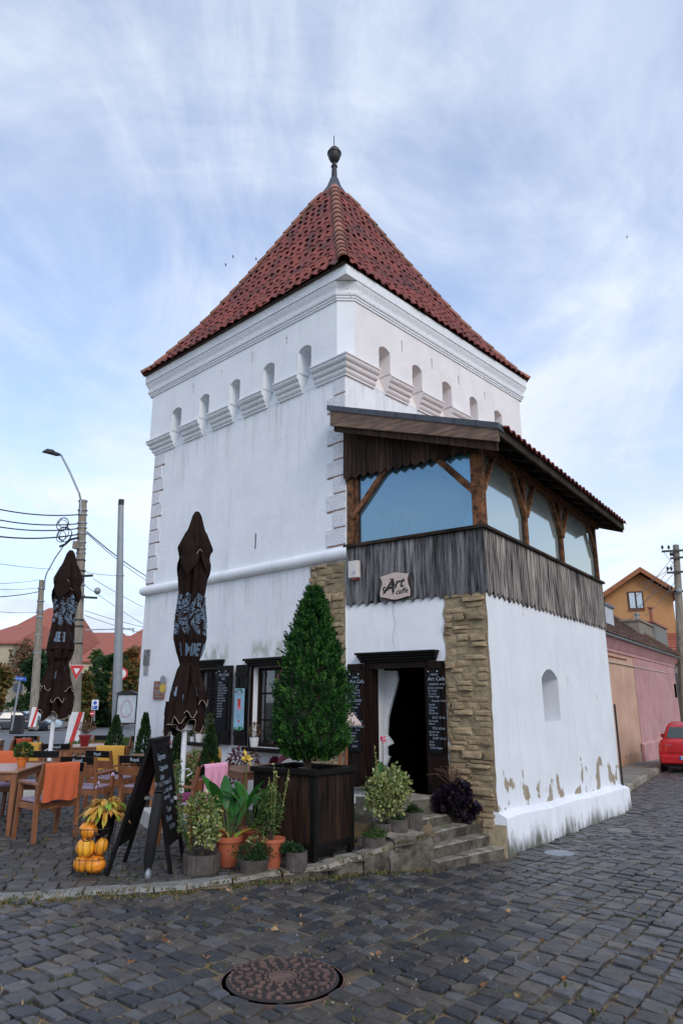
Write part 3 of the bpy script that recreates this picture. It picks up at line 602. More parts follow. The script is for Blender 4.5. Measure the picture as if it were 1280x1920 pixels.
# ================================================================ walls helper
def wallface(mb, f, s0, s1, z0, z1, holes, mi=0):
    """f(s,z,d): d = depth into the wall. holes: (a, b, za, zb, rise, depth, back material or None)"""
    holes = sorted(holes); s = s0
    def arch(a, b, zb, rise, n=8): return [(lerp(a, b, i / n), zb - rise + rise * sin(pi * i / n) ** .8 if rise else zb) for i in range(n + 1)]
    for (a, b, za, zb, rise, dep, bm) in holes:
        if a > s: mb.poly([f(s, z0, 0), f(a, z0, 0), f(a, z1, 0), f(s, z1, 0)], mi)
        if za > z0: mb.poly([f(a, z0, 0), f(b, z0, 0), f(b, za, 0), f(a, za, 0)], mi)
        A = arch(a, b, zb, rise)
        for p, q in zip(A, A[1:]):
            mb.poly([f(p[0], p[1], 0), f(q[0], q[1], 0), f(q[0], z1, 0), f(p[0], z1, 0)], mi)
            mb.poly([f(p[0], p[1], 0), f(q[0], q[1], 0), f(q[0], q[1], dep), f(p[0], p[1], dep)], mi)
        mb.poly([f(a, za, 0), f(a, A[0][1], 0), f(a, A[0][1], dep), f(a, za, dep)], mi)
        mb.poly([f(b, za, 0), f(b, A[-1][1], 0), f(b, A[-1][1], dep), f(b, za, dep)], mi)
        if za > z0: mb.poly([f(a, za, 0), f(b, za, 0), f(b, za, dep), f(a, za, dep)], mi)
        if bm is not None: mb.poly([f(p[0], p[1], dep) for p in A] + [f(b, za, dep), f(a, za, dep)], bm)
        s = b
    if s < s1: mb.poly([f(s, z0, 0), f(s1, z0, 0), f(s1, z1, 0), f(s, z1, 0)], mi)
def onp(px, py, O, d, off=0):
    """pixel -> (distance along d, z) on the vertical plane through O with direction d, pushed inward by off"""
    a, b = ray(px, py); n = Vector((-d.y, d.x, 0)) if d in (dR, aX) else Vector((d.y, -d.x, 0))
    ox, oy = O.x + n.x * off, O.y + n.y * off
    s = (a * oy - ox) / (d.x - a * d.y); return s, 1.6 + b * (oy + d.y * s)
LX, LY = 5.3, 5.4
# ================================================================ tower
tw = thing('tower', 'tall white fortified tower with steep red tiled roof and cornice', 'tower', tuple(C0), TA)
FL = lambda o=0: (lambda s, z, d: (d - o, s, z)); FR = lambda o=0: (lambda s, z, d: (s, d - o, z))
W1 = (2.93, 3.56, .94, 2.14); W2 = (1.18, 2.0, .92, 2.12)
mb = MB()
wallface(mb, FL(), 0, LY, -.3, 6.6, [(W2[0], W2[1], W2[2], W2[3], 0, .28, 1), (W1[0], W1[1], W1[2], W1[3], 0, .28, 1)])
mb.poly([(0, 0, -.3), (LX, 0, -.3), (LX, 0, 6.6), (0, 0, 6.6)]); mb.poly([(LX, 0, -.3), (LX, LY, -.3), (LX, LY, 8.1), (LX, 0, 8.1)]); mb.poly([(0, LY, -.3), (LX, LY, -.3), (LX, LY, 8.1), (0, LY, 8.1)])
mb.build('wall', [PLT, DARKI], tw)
slit = MB(); slit.box(-.002, .02, 2.06, 2.085, 4.07, 4.34); slit.build('slit', DARKI, tw)
NL = [(.65, .96), (1.56, 1.86), (2.50, 2.79), (3.43, 3.74), (4.35, 4.69)]
NR = [(.67, .96), (1.57, 1.85), (2.47, 2.77), (3.38, 3.66), (4.28, 4.57)]
SLL = [(1.265, 7.53, 7.67), (2.18, 7.50, 7.69), (3.09, 7.51, 7.67), (3.995, 7.48, 7.66)]; SLR = [(1.295, 7.43, 7.65), (2.17, 7.43, 7.63), (3.03, 7.42, 7.60), (3.95, 7.42, 7.58)]
for F, NN, SL, m, LL, c0 in ((FL, NL, SLL, PL, LY + .07, .066), (FR, NR, SLR, PLR, LX + .07, .066)):
    mb = MB(); holes = [(a, b, 6.87, 7.33, .07, .30, None) for a, b in NN] + [(s - .015, s + .015, z0, z1, 0, .2, 1) for s, z0, z1 in SL]
    hs = sorted(holes); wallface(mb, F(.13), c0, LL, 6.87, 8.1, [h for h in hs], 0)
    f = F(0)
    for a, b in NN:   # back of each niche: upright, then sliding out to the lower wall face
        mb.poly([f(a, 7.4, .17), f(b, 7.4, .17), f(b, 6.95, .14), f(a, 6.95, .14)]); mb.poly([f(a, 6.95, .14), f(b, 6.95, .14), f(b, 6.57, -.002), f(a, 6.57, -.002)])
    mb.build('upper_wall', [m, DARKI], tw)
mb = MB(); mb.poly([(-.13, .066, 6.85), (.066, -.13, 6.85), (.066, -.13, 8.1), (-.13, .066, 8.1)]); mb.build('chamfered_corner', PL, tw)
PROF = [(0, 6.56), (.03, 6.56), (.03, 6.585), (.05, 6.60), (.068, 6.63), (.068, 6.655), (.052, 6.665), (.085, 6.675), (.105, 6.70), (.112, 6.735), (.095, 6.75), (.125, 6.76), (.15, 6.785), (.158, 6.82), (.14, 6.835), (.168, 6.84), (.168, 6.865), (.12, 6.90), (-.16, 6.90), (-.16, 6.56)]
def corbel(path, m):
    mb = MB(); mb.rings([[(*p(o), z) for o, z in PROF] for p in path]); mb.build('corbel', PLC if m is PL else m, tw, smooth=35)
ends = [b for a, b in NL]; starts = [a for a, b in NL][1:] + [LY]
for a, b in list(zip(ends, starts))[:-1]: corbel([lambda o, a=a: (-o, a - .0), lambda o, b=b: (-o, b)], PL)
corbel([lambda o: (-o, NL[-1][1]), lambda o: (-o, LY + max(o, 0)), lambda o: (.9, LY + max(o, -.2))], PL)
ends = [b for a, b in NR]; starts = [a for a, b in NR][1:]
for a, b in zip(ends, starts): corbel([lambda o, a=a: (a, -o), lambda o, b=b: (b, -o)], PLR)
corbel([lambda o: (NR[-1][1], -o), lambda o: (LX + max(o, 0), -o), lambda o: (LX + max(o, -.2), 1)], PLR)
corbel([lambda o: (-o, NL[0][0]), lambda o: (-o, -o)], PL); corbel([lambda o: (-o, -o), lambda o: (NR[0][0], -o)], PLR)
def ring5(o, z, c=.12):
    k = max(c - .414 * o, -o) if c else -o
    return [(-o, k, z), (k, -o, z), (LX + o, -o, z), (LX + o, LY + o, z), (-o, LY + o, z)]
mb = MB()
cor = [(.13, 7.86), (.15, 7.86), (.15, 7.89), (.165, 7.90), (.165, 7.93), (.182, 7.94), (.192, 7.965), (.192, 7.99), (.172, 8.0), (.178, 8.04), (.192, 8.08), (.215, 8.12), (.228, 8.165), (.19, 8.17)]
mb.rings([ring5(o, z) for o, z in cor], cap=False)
mb.rings([ring5(o, z, 0) for o, z in [(.13, 8.175), (.238, 8.175), (.238, 8.355), (.13, 8.36)]], cap=True)
mb.build('cornice', PLC, tw, smooth=35)
# string course (round moulding)
mb = MB(); tp = [(.095 * cos(t) + .0, 3.70 + .095 * sin(t)) for t in [-pi / 2 + pi * i / 8 for i in range(9)]] + [(-.1, 3.795), (-.1, 3.605)]
mb.rings([[(-o, .0 - .10 * 0 - (o if True else 0), z) for o, z in tp], [(-o, LY + max(o, 0), z) for o, z in tp], [(.7, LY + max(o, 0), z) for o, z in tp]]); mb.build('string_course', PL, tw, smooth=40)
# quoins
def quoin(y0, y1, z0, z1):
    mb = MB(); mb.hexa([(-.014, y0, z0), (.03, y0, z0), (.03, y1, z0), (-.014, y1, z0), (-.017, y0, z1), (.03, y0, z1), (.03, y1, z1), (-.017, y1, z1)]); mb.build('quoin', QUO, tw, bev=.006)
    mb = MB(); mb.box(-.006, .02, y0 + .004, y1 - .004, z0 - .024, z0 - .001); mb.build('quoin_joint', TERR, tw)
for k in range(10):
    z0 = 3.85 + k * .271; quoin(.003, .39 if k % 2 == 0 else .25, z0, z0 + .247)
    quoin(LY - (.38 if k % 2 else .28), LY + .012, z0 + .0, z0 + .247)
# exposed rubble stone
def rubble(nm, f, s0, s1, z0, z1, parent, hrow=(.06, .12), lrow=(.10, .28), edge=.03, seed=1):
    """f(s,z,d) with d<0 proud of the wall"""
    rnd = random.Random(seed); m = MB()
    pts = []; n = 24
    L_ = [(s0 + rnd.uniform(-edge, edge) * .3, lerp(z0, z1, i / n)) for i in range(n + 1)]; R_ = [(s1 + rnd.uniform(-edge, edge), lerp(z0, z1, i / n)) for i in range(n + 1)]
    for i in range(n):
        m.hexa([f(L_[i][0], L_[i][1], .0), f(L_[i][0], L_[i][1], -.012), f(R_[i][0], R_[i][1], -.012), f(R_[i][0], R_[i][1], .0), f(L_[i + 1][0], L_[i + 1][1], .0), f(L_[i + 1][0], L_[i + 1][1], -.012), f(R_[i + 1][0], R_[i + 1][1], -.012), f(R_[i + 1][0], R_[i + 1][1], .0)])
    pn = m.build(nm, MORT, parent); z = z0 + .01
    while z < z1 - .04:
        h = rnd.uniform(*hrow); h = min(h, z1 - z); s = s0 + rnd.uniform(0, .04)
        while s < s1 - .05:
            l = min(rnd.uniform(*lrow), s1 - s - .005); pr = rnd.choice([.0, .006, .014, .03, .045, .008]); mb = MB()
            if rnd.random() < .86:
                n1 = 12; ring = []
                for i in range(n1):
                    t = 2 * pi * (i + .5) / n1; r = 1 / max(abs(cos(t)), abs(sin(t))) * rnd.uniform(.80, 1.05)
                    ring.append((s + l / 2 + cos(t) * l * .49 * r, z + h / 2 + sin(t) * h * .47 * r + .012 * sin(s * 9)))
                cs, cz = s + l / 2, z + h / 2; P = lambda k, d, dz=0: [f(lerp(cs, a, k), lerp(cz, b, k) + dz, d) for a, b in ring]
                mb.rings([P(1, .0), P(1.0, -pr * .6 - .012), P(.90, -pr - .014, -.003), P(.55, -pr - .014 - rnd.uniform(0, .010))], cap=True)
                mb.build('stone', STONE, pn, smooth=25)
            s += l + rnd.uniform(.005, .02)
        z += h + rnd.uniform(-.004, .010)
    return pn
rubble('exposed_masonry', FL(), .01, .72, .0, 3.585, tw, hrow=(.07, .13), lrow=(.14, .34), seed=3)
# roof
rt = [(2.97, 8.37), (2.74, 8.62), (2.5, 8.97), (2.25, 9.33), (2.0, 9.72), (1.5, 10.62), (1.0, 11.56), (.5, 12.56), (.2, 13.12)]
arc_ = [0]
for (a, b), (c, d) in zip(rt, rt[1:]): arc_.append(arc_[-1] + math.hypot(c - a, d - b))
TOT = arc_[-1]
def rprof(s):
    for i in range(len(rt) - 1):
        if s <= arc_[i + 1] + 1e-6:
            t = (s - arc_[i]) / (arc_[i + 1] - arc_[i]); return lerp(rt[i][0], rt[i + 1][0], t), lerp(rt[i][1], rt[i + 1][1], t)
    t = (s - arc_[-1]) / .3; return rt[-1][0] - .12 * t, rt[-1][1] + .24 * t
def rcen(z): t = max(0, (z - 8.4) / 4.7); return 2.65 - .02 * t, 2.7 + .09 * t
roof = MB(); rs = []
for s in fr(0, TOT, .4):
    r, z = rprof(s); cx, cy = rcen(z); r -= .02; z -= .015; rs.append([(cx - r, cy - r, z), (cx + r, cy - r, z), (cx + r, cy + r, z), (cx - r, cy + r, z)])
roof.rings(rs, cap=True); roof = roof.build('roof', UNDER, tw)
def tilemesh(wd, ln, lift=.019):
    mb = MB(); pr = [(-.52, .0), (-.46, .09), (-.34, .16), (-.18, .19), (-.02, .165), (.12, .08), (.22, .02), (.36, -.02), (.5, .0)]
    A = [(x * wd, 0, z * wd + lift) for x, z in pr]; B = [(x * wd * .94, ln, z * wd * .9) for x, z in pr]; Cc = [(x * wd, 0.002, z * wd + lift - .016) for x, z in pr]
    mb.rings([Cc, A, B], cap=False, close=False); return mb
TM = tilemesh(.2, .39).build('roof_tile', TILE, smooth=50, mesh_only=True)
TV = tilemesh(.2, .39)
rows = 19; tiles = []
for face in range(4):
    ang = [pi, -pi / 2, 0, pi / 2][face]   # outward direction of the face
    for k in range(rows):
        s = k * TOT / rows; r, z = rprof(s); r2, z2 = rprof(s + .33); cx, cy = rcen((z + z2) / 2)
        n = int(2 * r / .2) + 1; off = -n * .2 / 2
        for i in range(n):
            t = off + (i + .5) * .2 + (.003 if k % 2 else 0)
            if abs(t) > (r + r2) / 2 - .035: continue
            o = Vector((cos(ang), sin(ang), 0)); lat = Vector((-sin(ang), cos(ang), 0)); up = Vector((o.x * (r2 - r), o.y * (r2 - r), z2 - z)).normalized(); nn = lat.cross(up)
            if nn.dot(o) < 0: lat = -lat; nn = -nn
            p = Vector((cx, cy, z)) + o * r + (Vector((-sin(ang), cos(ang), 0)) * t)
            jt = U(-.012, .012); lat2 = (lat + up * jt).normalized(); up2 = nn.cross(lat2)
            M = Matrix((lat2, up2, nn)).transposed().to_4x4(); M.translation = p + nn * U(-.006, .010) - up * U(0, .03) + lat * U(-.006, .006)
            tiles.append((face, k, M))
tiles.sort(key=lambda q: (q[0] > 1, q[1]))
big = MB()
for i, (face, k, M) in enumerate(tiles):
    if i < 300: o = link('roof_tile', TM, roof); o.matrix_local = M
    else:
        b = len(big.v); big.v += [tuple(M @ Vector(p)) for p in TV.v]; rr = R()
        for f_ in TV.f: big.face([b + j for j in f_], 0, rr)
big.build('roof_tiles_above', TILE, roof, 'stuff', smooth=50)
HM = MB(); HM.rings([[(.105 * (1 - .12 * q) * cos(t), q * .42, .105 * (1 - .12 * q) * sin(t) + (.02 if q == 0 else 0) - e) for t in [pi * j / 8 for j in range(9)]] for q, e in ((0, .018), (0, 0), (1, 0))], cap=False, close=False)
HM = HM.build('ridge_tile', RIDGE, smooth=50, mesh_only=True)
for hx, hy in ((-1, -1), (-1, 1), (1, -1), (1, 1)):
    s = .02
    while s < TOT - .1:
        r, z = rprof(s); r2, z2 = rprof(s + .33); c1 = rcen(z); c2 = rcen(z2); a = Vector((c1[0] + hx * r, c1[1] + hy * r, z)); b = Vector((c2[0] + hx * r2, c2[1] + hy * r2, z2)); up = (b - a).normalized(); o = Vector((hx, hy, 0)).normalized()
        lat = up.cross(Vector((-hy * 0 + o.x, o.y, 0))).normalized(); nn = lat.cross(up)
        if nn.dot(o) < 0: nn = -nn; lat = -lat
        M = Matrix((lat, up, nn)).transposed().to_4x4(); M.translation = a - nn * .03; q = link('ridge_tile', HM, roof); q.matrix_local = M; s += .30
cx, cy = rcen(13.1); sp_ = MB()
sp_.rings([[(cx - r, cy - r, z), (cx + r, cy - r, z), (cx + r, cy + r, z), (cx - r, cy + r, z)] for r, z in ((.30, 12.98), (.295, 13.0), (.20, 13.18), (.12, 13.36), (.08, 13.52), (.06, 13.6))]); spire = thing('finial', 'dark metal finial with ball and rod on the roof top', 'finial')
bpy.data.objects.remove(spire); spire = sp_.build('finial', ZINC, tw)
mb = MB(); mb.lathe([(.072, 13.5), (.068, 13.7), (.06, 13.88), (.078, 13.9), (.078, 13.94), (.055, 13.96), (.045, 14.0), (.045, 14.08)], 8, (cx, cy, 0)); mb.build('spindle', SPIRE, spire, smooth=30)
mb = MB(); mb.lathe([(.05, 14.04), (.10, 14.08), (.14, 14.17), (.155, 14.26), (.17, 14.27), (.17, 14.31), (.145, 14.33), (.12, 14.40), (.07, 14.46), (.02, 14.48)], 20, (cx, cy, 0)); mb.build('ball', SPIRE, spire, smooth=30)
mb = MB(); mb.tube([(cx, cy, 14.46), (cx - .01, cy, 14.62), (cx + .0, cy + .01, 14.82)], .012, 6); mb.build('rod', SPIRE, spire)
# cafe windows on the left face
def window(nm, s0, s1, z0, z1, cols, rowsn):
    w_ = MB(); d = .12; t = .05
    for a, b, c, e in ((s0, s0 + t, z0, z1), (s1 - t, s1, z0, z1), (s0, s1, z0, z0 + t), (s0, s1, z1 - t, z1)): w_.box(d - .03, d + .03, a, b, c, e)
    w_ = w_.build('window', DOORW, tw)
    mb = MB()
    for i in range(1, cols): x = lerp(s0, s1, i / cols); mb.box(d - .022, d + .022, x - .02, x + .02, z0 + t, z1 - t)
    mb.build('mullion', DOORW, w_)
    for j in range(1, rowsn): z = lerp(z0, z1, j / rowsn); mb = MB(); mb.box(d - .018, d + .018, s0 + t, s1 - t, z - .015, z + .015); mb.build('glazing_bar', DOORW, w_)
    for i in range(cols):
        for j in range(rowsn):
            mb = MB(); a, b = lerp(s0, s1, i / cols) + .02, lerp(s0, s1, (i + 1) / cols) - .02; c, e = lerp(z0, z1, j / rowsn) + .015, lerp(z0, z1, (j + 1) / rowsn) - .015; mb.box(d - .004, d + .004, a, b, c, e); mb.build('pane', GLW, w_)
    mb = MB(); mb.box(-.16, .10, s0 - .1, s1 + .06, z0 - .055, z0 - .003); mb.build('window_sill', BLACKW, tw, bev=.006)
    h = MB()
    for k, (o, a, b) in enumerate(((.05, 0, .035), (.08, .037, .07), (.115, .072, .11))): h.box(-o, .04, s0 - .10 - o * .6, s1 + .10 + o * .6, z1 + .03 + a, z1 + .03 + b)
    h.build('header_moulding', BLACKW, tw, bev=.006)
    j = MB(); j.box(-.03, .09, s0 - .05, s0 - .002, z0, z1 + .03); j.box(-.03, .09, s1 + .002, s1 + .05, z0, z1 + .03); j.box(-.03, .09, s0 - .002, s1 + .002, z1 + .002, z1 + .03); j.build('window_casing', DOORW, tw)
window('w1', *W1, 2, 3); window('w2', *W2, 2, 3)
def shutter(s0, s1, z0, z1, diag=True):
    sh = MB(); sh.box(-.075, -.05, s0, s1, z0, z1); sh = sh.build('shutter', BLACKW, tw, bev=.004); n = 3
    for i in range(n): mb = MB(); a = lerp(s0, s1, i / n); b = lerp(s0, s1, (i + 1) / n); mb.box(-.083, -.076, a + .004, b - .004, z0 + .01, z1 - .01); mb.build('board', BLACKW, sh)
    for z in (z0 + .14, z1 - .18): mb = MB(); mb.box(-.10, -.084, s0 + .01, s1 - .01, z, z + .07); mb.build('batten', BLACKW, sh)
    if diag: mb = MB(); mb.beam((-.093, s0 + .04, z0 + .25), (-.093, s1 - .05, z1 - .22), .05, .014, (1, 0, 0)); mb.build('brace', BLACKW, sh)
    return sh
sh1 = shutter(2.46, 2.86, .93, 2.17, False); shutter(3.63, 4.02, .93, 2.17); sh2 = shutter(2.05, 2.36, .93, 2.17); shutter(.80, 1.10, .92, 2.14)
def chalkmenu(parent, f, s0, s1, z0, z1, lines, flip, hang=True, size=None):
    """s runs right to left in the picture, so x -> s1 - x"""
    W_ = s1 - s0
    mb = MB(); mb.hexa([f(s0, z0, -.0), f(s1, z0, -.0), f(s1, z0, .012), f(s0, z0, .012), f(s0, z1, 0), f(s1, z1, 0), f(s1, z1, .012), f(s0, z1, .012)]); bd = mb.build('menu_board', CHALKB, parent)
    out = []
    for t, u, v, sz in lines: out.append((t, u * W_ + random.uniform(-.004, .006), v, sz))
    text_mesh(out, lambda x, y: f(s1 - x, z1 + y, -.004), 'chalk_lettering', CHALK, bd, shear=.18, bold=.0)
    for u in (.12, .86): mb = MB(); p = f(s1 - u * W_, z1 - .02, -.006); mb.ball(p, .008, .008, .008, 6, 4); mb.build('pin', WHITE, bd)
menuA = [('MENIU', .32, -.075, .035), ('Art Cafe', .06, -.14, .068), ('TOAST', .12, -.20, .045)] + [(t, .08, -.245 - .036 * i, .036) for i, t in enumerate(['Bacon 15 lei', 'Cascaval 15', 'Pesto 16 lei'])] + [('COOKIES', .04, -.385, .05), ('12 lei', .6, -.425, .032)] + [(t, .08, -.47 - .036 * i, .036) for i, t in enumerate(['Ciocolata', 'Nuci', 'Migdale', 'Caramel', 'Alune', 'Unt de arahide'])] + [('COCKTAILS', .03, -.72, .046), ('25 lei', .6, -.76, .032)] + [(t, .08, -.80 - .036 * i, .036) for i, t in enumerate(['Mimosa', 'Mojito', 'Hugo', 'Gin tonic'])] + [('CEAI', .3, -.975, .04)]
menuB = [('MENIU', .25, -.07, .035), ('Art Cafe', .03, -.135, .07), ('NEGRESA 15 lei', .12, -.19, .034)] + [(t, .05, -.235 - .035 * i, .034) for i, t in enumerate(['Dubla ciocolata', 'Cu visine', 'Cu nuca', 'Cafea lunga'])] + [('Nescafe 10 lei', .3, -.395, .035)] + [(t, .05, -.44 - .035 * i, .034) for i, t in enumerate(['Vanilie', 'Caramel', 'Alune', 'Ciocolata'])] + [('SUC 12 lei', .3, -.60, .042)] + [(t, .05, -.64 - .035 * i, .034) for i, t in enumerate(['Portocale', 'Menta'])] + [('TEA 10 lei', .3, -.73, .042), ('Green tea', .05, -.77, .034), ('Earl grey', .05, -.805, .034), ('SOFT 10 lei', .3, -.85, .038), ('Cola', .05, -.89, .034), ('Fanta', .05, -.925, .034), ('Cafea Negra', .05, -.96, .034)]
menuC = [('Art Cafe', .08, -.10, .075), ('TEA', .35, -.16, .055)] + [(t, .05, -.215 - .041 * i, .042) for i, t in enumerate(['Menta', 'Ceai negru', 'Fructe padure', 'Ghimbir lemon', 'Green jasmin', 'Rooibos', 'Scortisoara', 'Tei cu miere', 'Lavanda', 'Soc alb', 'Mar copt', 'Musetel', 'Hibiscus', 'Iasomie'])]
a = onp(413, 1262, C0, dL); b = onp(431, 1362, C0, dL)
chalkmenu(sh1, lambda s, z, d: (-.098 + d, s, z), 2.56, 2.80, 1.13, 2.10, menuC, 1)
# poster on the left shutter of the second window
mb = MB(); mb.box(-.108, -.102, 2.09, 2.33, 1.17, 1.80); pos = mb.build('poster', mat('pale_blue_poster', (.30, .52, .66), None), sh2)
def blob(parent, nm, m, x, pts): mb = MB(); mb.prism(pts, lambda a, b, d: (x - d, a, b), 0, .002); return mb.build(nm, m, parent)
def disc(cx, cy, rx, ry=None, n=18): ry = ry or rx; return [(cx + rx * cos(2 * pi * i / n), cy + ry * sin(2 * pi * i / n)) for i in range(n)]
for k in range(26):
    u = U(2.09, 2.33); z = U(1.17, 1.24) if k < 15 else U(1.74, 1.80) if abs(u - 2.21) > .05 else 1.78
    blob(pos, 'leaf_print', mat('poster_green', (.05, .22, .12), None) if k == 0 else bpy.data.materials['poster_green'], -.1085, disc(u, z, U(.012, .022), None, 7))
blob(pos, 'saucer_print', mat('poster_pink', (.75, .30, .45), None), -.1085, disc(2.21, 1.50, .055, .035)); blob(pos, 'cup_print', RED, -.111, [(2.17, 1.64), (2.25, 1.64), (2.235, 1.51), (2.185, 1.51)])
blob(pos, 'logo_print', RED, -.1085, disc(2.21, 1.30, .02)); text_mesh([('CAFEA & CEAI', .025, -.07, .030), ('DE TOAMNA', .04, -.10, .026)], lambda x, y: (-.1095, 2.33 - x, 1.80 + y), 'poster_lettering', RED, pos, shear=0)
text_mesh([('cu lapte si', .05, -.40, .022), ('scortisoara', .05, -.43, .022), ('miere', .08, -.46, .022)], lambda x, y: (-.1095, 2.33 - x, 1.80 + y), 'small_lettering', INK, pos, shear=0)
# round sticker on the glass of the second window
mb = MB(); mb.prism(disc(1.52, 1.97, .085, .10, 24), lambda a, b, d: (d, a, b), .105, .11); stk = mb.build('round_sticker', RED, tw); text_mesh([('Cafea', .0, 0, .05), ('proaspata', -.02, -.04, .03)], lambda x, y: (.104, 1.58 - x, 1.98 + y), 'sticker_lettering', WHITE, stk)
# plaques on the wall
a, z = onp(276, 1235, C0, dL)
mb = MB(); mb.box(-.03, -.003, a - .10, a + .08, z - .12, z + .17); pq = mb.build('plaque', mat('grey_plaque', (.10, .11, .13), (.2, .2, .2), sc=20), None); pq.matrix_world = MW[tw.name]; tag(pq, 'narrow dark scroll plaque high on the white tower wall', 'plaque')
text_mesh([('C', .03, -.1, .13)], lambda x, y: (-.033, a + .08 - x, z + .17 + y), 'emblem', CHALK, pq, shear=0, bold=.02)
mb = MB(); mb.box(-.02, -.003, a - .08, a + .06, z - .30, z - .13); mb.build('lower_plate', mat('pale_plate', (.45, .46, .48), (.2, .2, .22), sc=60), pq)
a, z = onp(299, 1293, C0, dL)
mb = MB(); mb.box(-.03, -.003, a - .19, a + .15, z - .17, z + .15); pb = mb.build('plaque', SIGNB, None); pb.matrix_world = MW[tw.name]; tag(pb, 'brown wooden plaque with white lettering and two round stickers', 'plaque')
text_mesh([('TOPUL', .03, -.235, .115), ('hello', .05, -.10, .08), ('DE CAFENELE', .03, -.29, .045)], lambda x, y: (-.033, a + .15 - x, z + .15 + y), 'lettering', CHALK, pb, shear=0, bold=.01)
mb = MB(); mb.prism(disc(a - .155, z + .03, .085), lambda p, q, d: (d, p, q), -.042, -.034); mb.build('sticker', FLY, pb); mb = MB(); mb.prism(disc(a - .16, z + .17, .08), lambda p, q, d: (d, p, q), -.048, -.0425); mb.build('sticker', GMET, pb)

# ================================================================ annex with the wooden gallery
an = thing('annex', 'white annex with weathered wooden gallery in front of the tower', 'building', tuple(A0), AA)
AL = lambda o=0: (lambda s, z, d: (d - o, s, z)); AR = lambda o=0: (lambda s, z, d: (s, d - o, z))
WL, WR = 2.16, 5.45
D0, D1, DZ0, DZ1 = .90, 1.79, .48, 2.06
mb = MB(); wallface(mb, AL(), .0, WL, -.3, 2.98, [(D0, D1, -.3, DZ1, 0, .42, None)]); mb.build('front_wall', PL, an)
mb = MB(); wallface(mb, AR(), 0, WR, -.6, 2.98, [(1.80, 2.50, 1.32, 2.06, .14, .55, 0)]); mb.poly([(WR, 0, -.6), (WR, WL + 2, -.6), (WR, WL + 2, 5.3), (WR, 0, 4.9)]); mb.build('side_wall', PLA, an)
# battered plinth along the street
mb = MB(); rs = []
for i in range(13):
    x = lerp(-.02, WR + .14, i / 12); zt = lerp(.30, .13, (x / WR)) + .012 * sin(x * 3); g = -.8
    rs.append([(x, .0, g), (x, -.125 + .008 * sin(x * 5), g), (x, -.115 + .006 * sin(x * 4), zt - .10), (x, -.112, zt - .012), (x, -.10, zt), (x, -.001, zt + .045), (x, .05, zt + .05), (x, .05, g)])
mb.rings(rs); mb.build('plinth', PLP, an, smooth=20)
rubble('corner_masonry', AL(), .0, .60, -.2, 2.97, an, hrow=(.04, .10), lrow=(.12, .34), seed=8)
mb = MB(); rs = []
for k, (e, z) in enumerate(((.15, -.35), (.14, -.1), (.12, .0), (.075, .10), (.03, .20), (.0, .24))): rs.append([(-e, -.105 - .0, z), (-e, .16 + e * .3, z), (.0, .22, z), (.04, -.105, z)])
mb.rings(rs); mb.build('corner_stone', MORT, an, smooth=60, bev=.02)
mb = MB(); mb.tube([(WR + .03, -.03, .12), (WR + .02, -.03, 1.55)], .018, 8); mb.build('conduit', BLACK, an)
# interior of the doorway
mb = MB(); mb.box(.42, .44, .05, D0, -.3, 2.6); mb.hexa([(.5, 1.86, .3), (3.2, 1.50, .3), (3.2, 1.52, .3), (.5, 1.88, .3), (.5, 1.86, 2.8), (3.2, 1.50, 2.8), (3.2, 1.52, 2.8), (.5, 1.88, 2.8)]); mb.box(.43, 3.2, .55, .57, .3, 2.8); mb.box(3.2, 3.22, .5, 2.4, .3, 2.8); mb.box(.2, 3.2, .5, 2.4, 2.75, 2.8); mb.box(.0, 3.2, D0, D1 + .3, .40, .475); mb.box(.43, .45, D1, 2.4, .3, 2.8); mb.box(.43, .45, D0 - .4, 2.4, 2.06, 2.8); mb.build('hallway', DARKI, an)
pts = []
for px, py in ((713, 1258), (748, 1258), (750, 1275), (744, 1300), (737, 1325), (732, 1345), (730, 1378), (738, 1388), (741, 1394), (730, 1400), (730, 1416), (735, 1418), (731, 1428), (728, 1436), (733, 1444), (737, 1452), (738, 1462), (735, 1470), (713, 1474)):
    pts.append(onp(px, py, A0, aY, .5))
pts = [(s, z) for s, z in pts]; mb = MB(); mb.prism([(min(s, 1.81), z) for s, z in pts], lambda a, b, d: (d, a, b), .422, .47); mb.build('inner_plaster', PL, an)
# door frame, leaves, header
mb = MB(); mb.box(-.02, .10, D1 - .005, D1 + .05, DZ0, DZ1 + .05); mb.box(-.02, .10, D0 - .05, D0 + .005, DZ0, DZ1 + .05); mb.box(-.02, .10, D0, D1, DZ1 - .03, DZ1 + .05); mb.box(.0, .16, D1 - .06, D1 - .006, DZ0, DZ1 - .031); mb.build('door_frame', DOORW, an)
mb = MB()
for o, a, b in ((.05, 0, .03), (.075, .032, .065), (.10, .067, .10), (.13, .102, .135)): mb.box(-o, .02, .755 - o * .5, 1.87 + o * .5, DZ1 + .05 + a, DZ1 + .05 + b)
mb.build('door_header', BLACKW, an, bev=.006)
def leaf(s0, s1):
    lf = MB(); lf.box(-.07, -.03, s0, s1, DZ0 + .03, DZ1 + .04); lf = lf.build('door_leaf', DOORW, an, bev=.004)
    for a, b, c, e in ((s0, s0 + .04, DZ0 + .03, DZ1 + .04), (s1 - .04, s1, DZ0 + .03, DZ1 + .04), (s0, s1, DZ0 + .03, DZ0 + .14), (s0, s1, DZ1 - .05, DZ1 + .04), (s0, s1, DZ0 + .48, DZ0 + .56)): mb = MB(); mb.box(-.082, -.071, a + .003, b - .003, c, e); mb.build('door_rail', DOORW, lf)
    return lf
l1 = leaf(1.835, 2.085); l2 = leaf(.60, .85)
fm = lambda s, z, d: (-.094 + d, s, z)
chalkmenu(l1, fm, 1.86, 2.055, .95, 1.98, menuA, 1); chalkmenu(l2, fm, .655, .83, .98, 1.99, menuB, 1)
mb = MB(); mb.lathe([(.0, 0), (.012, 0), (.012, .02), (0, .02)], 8); 
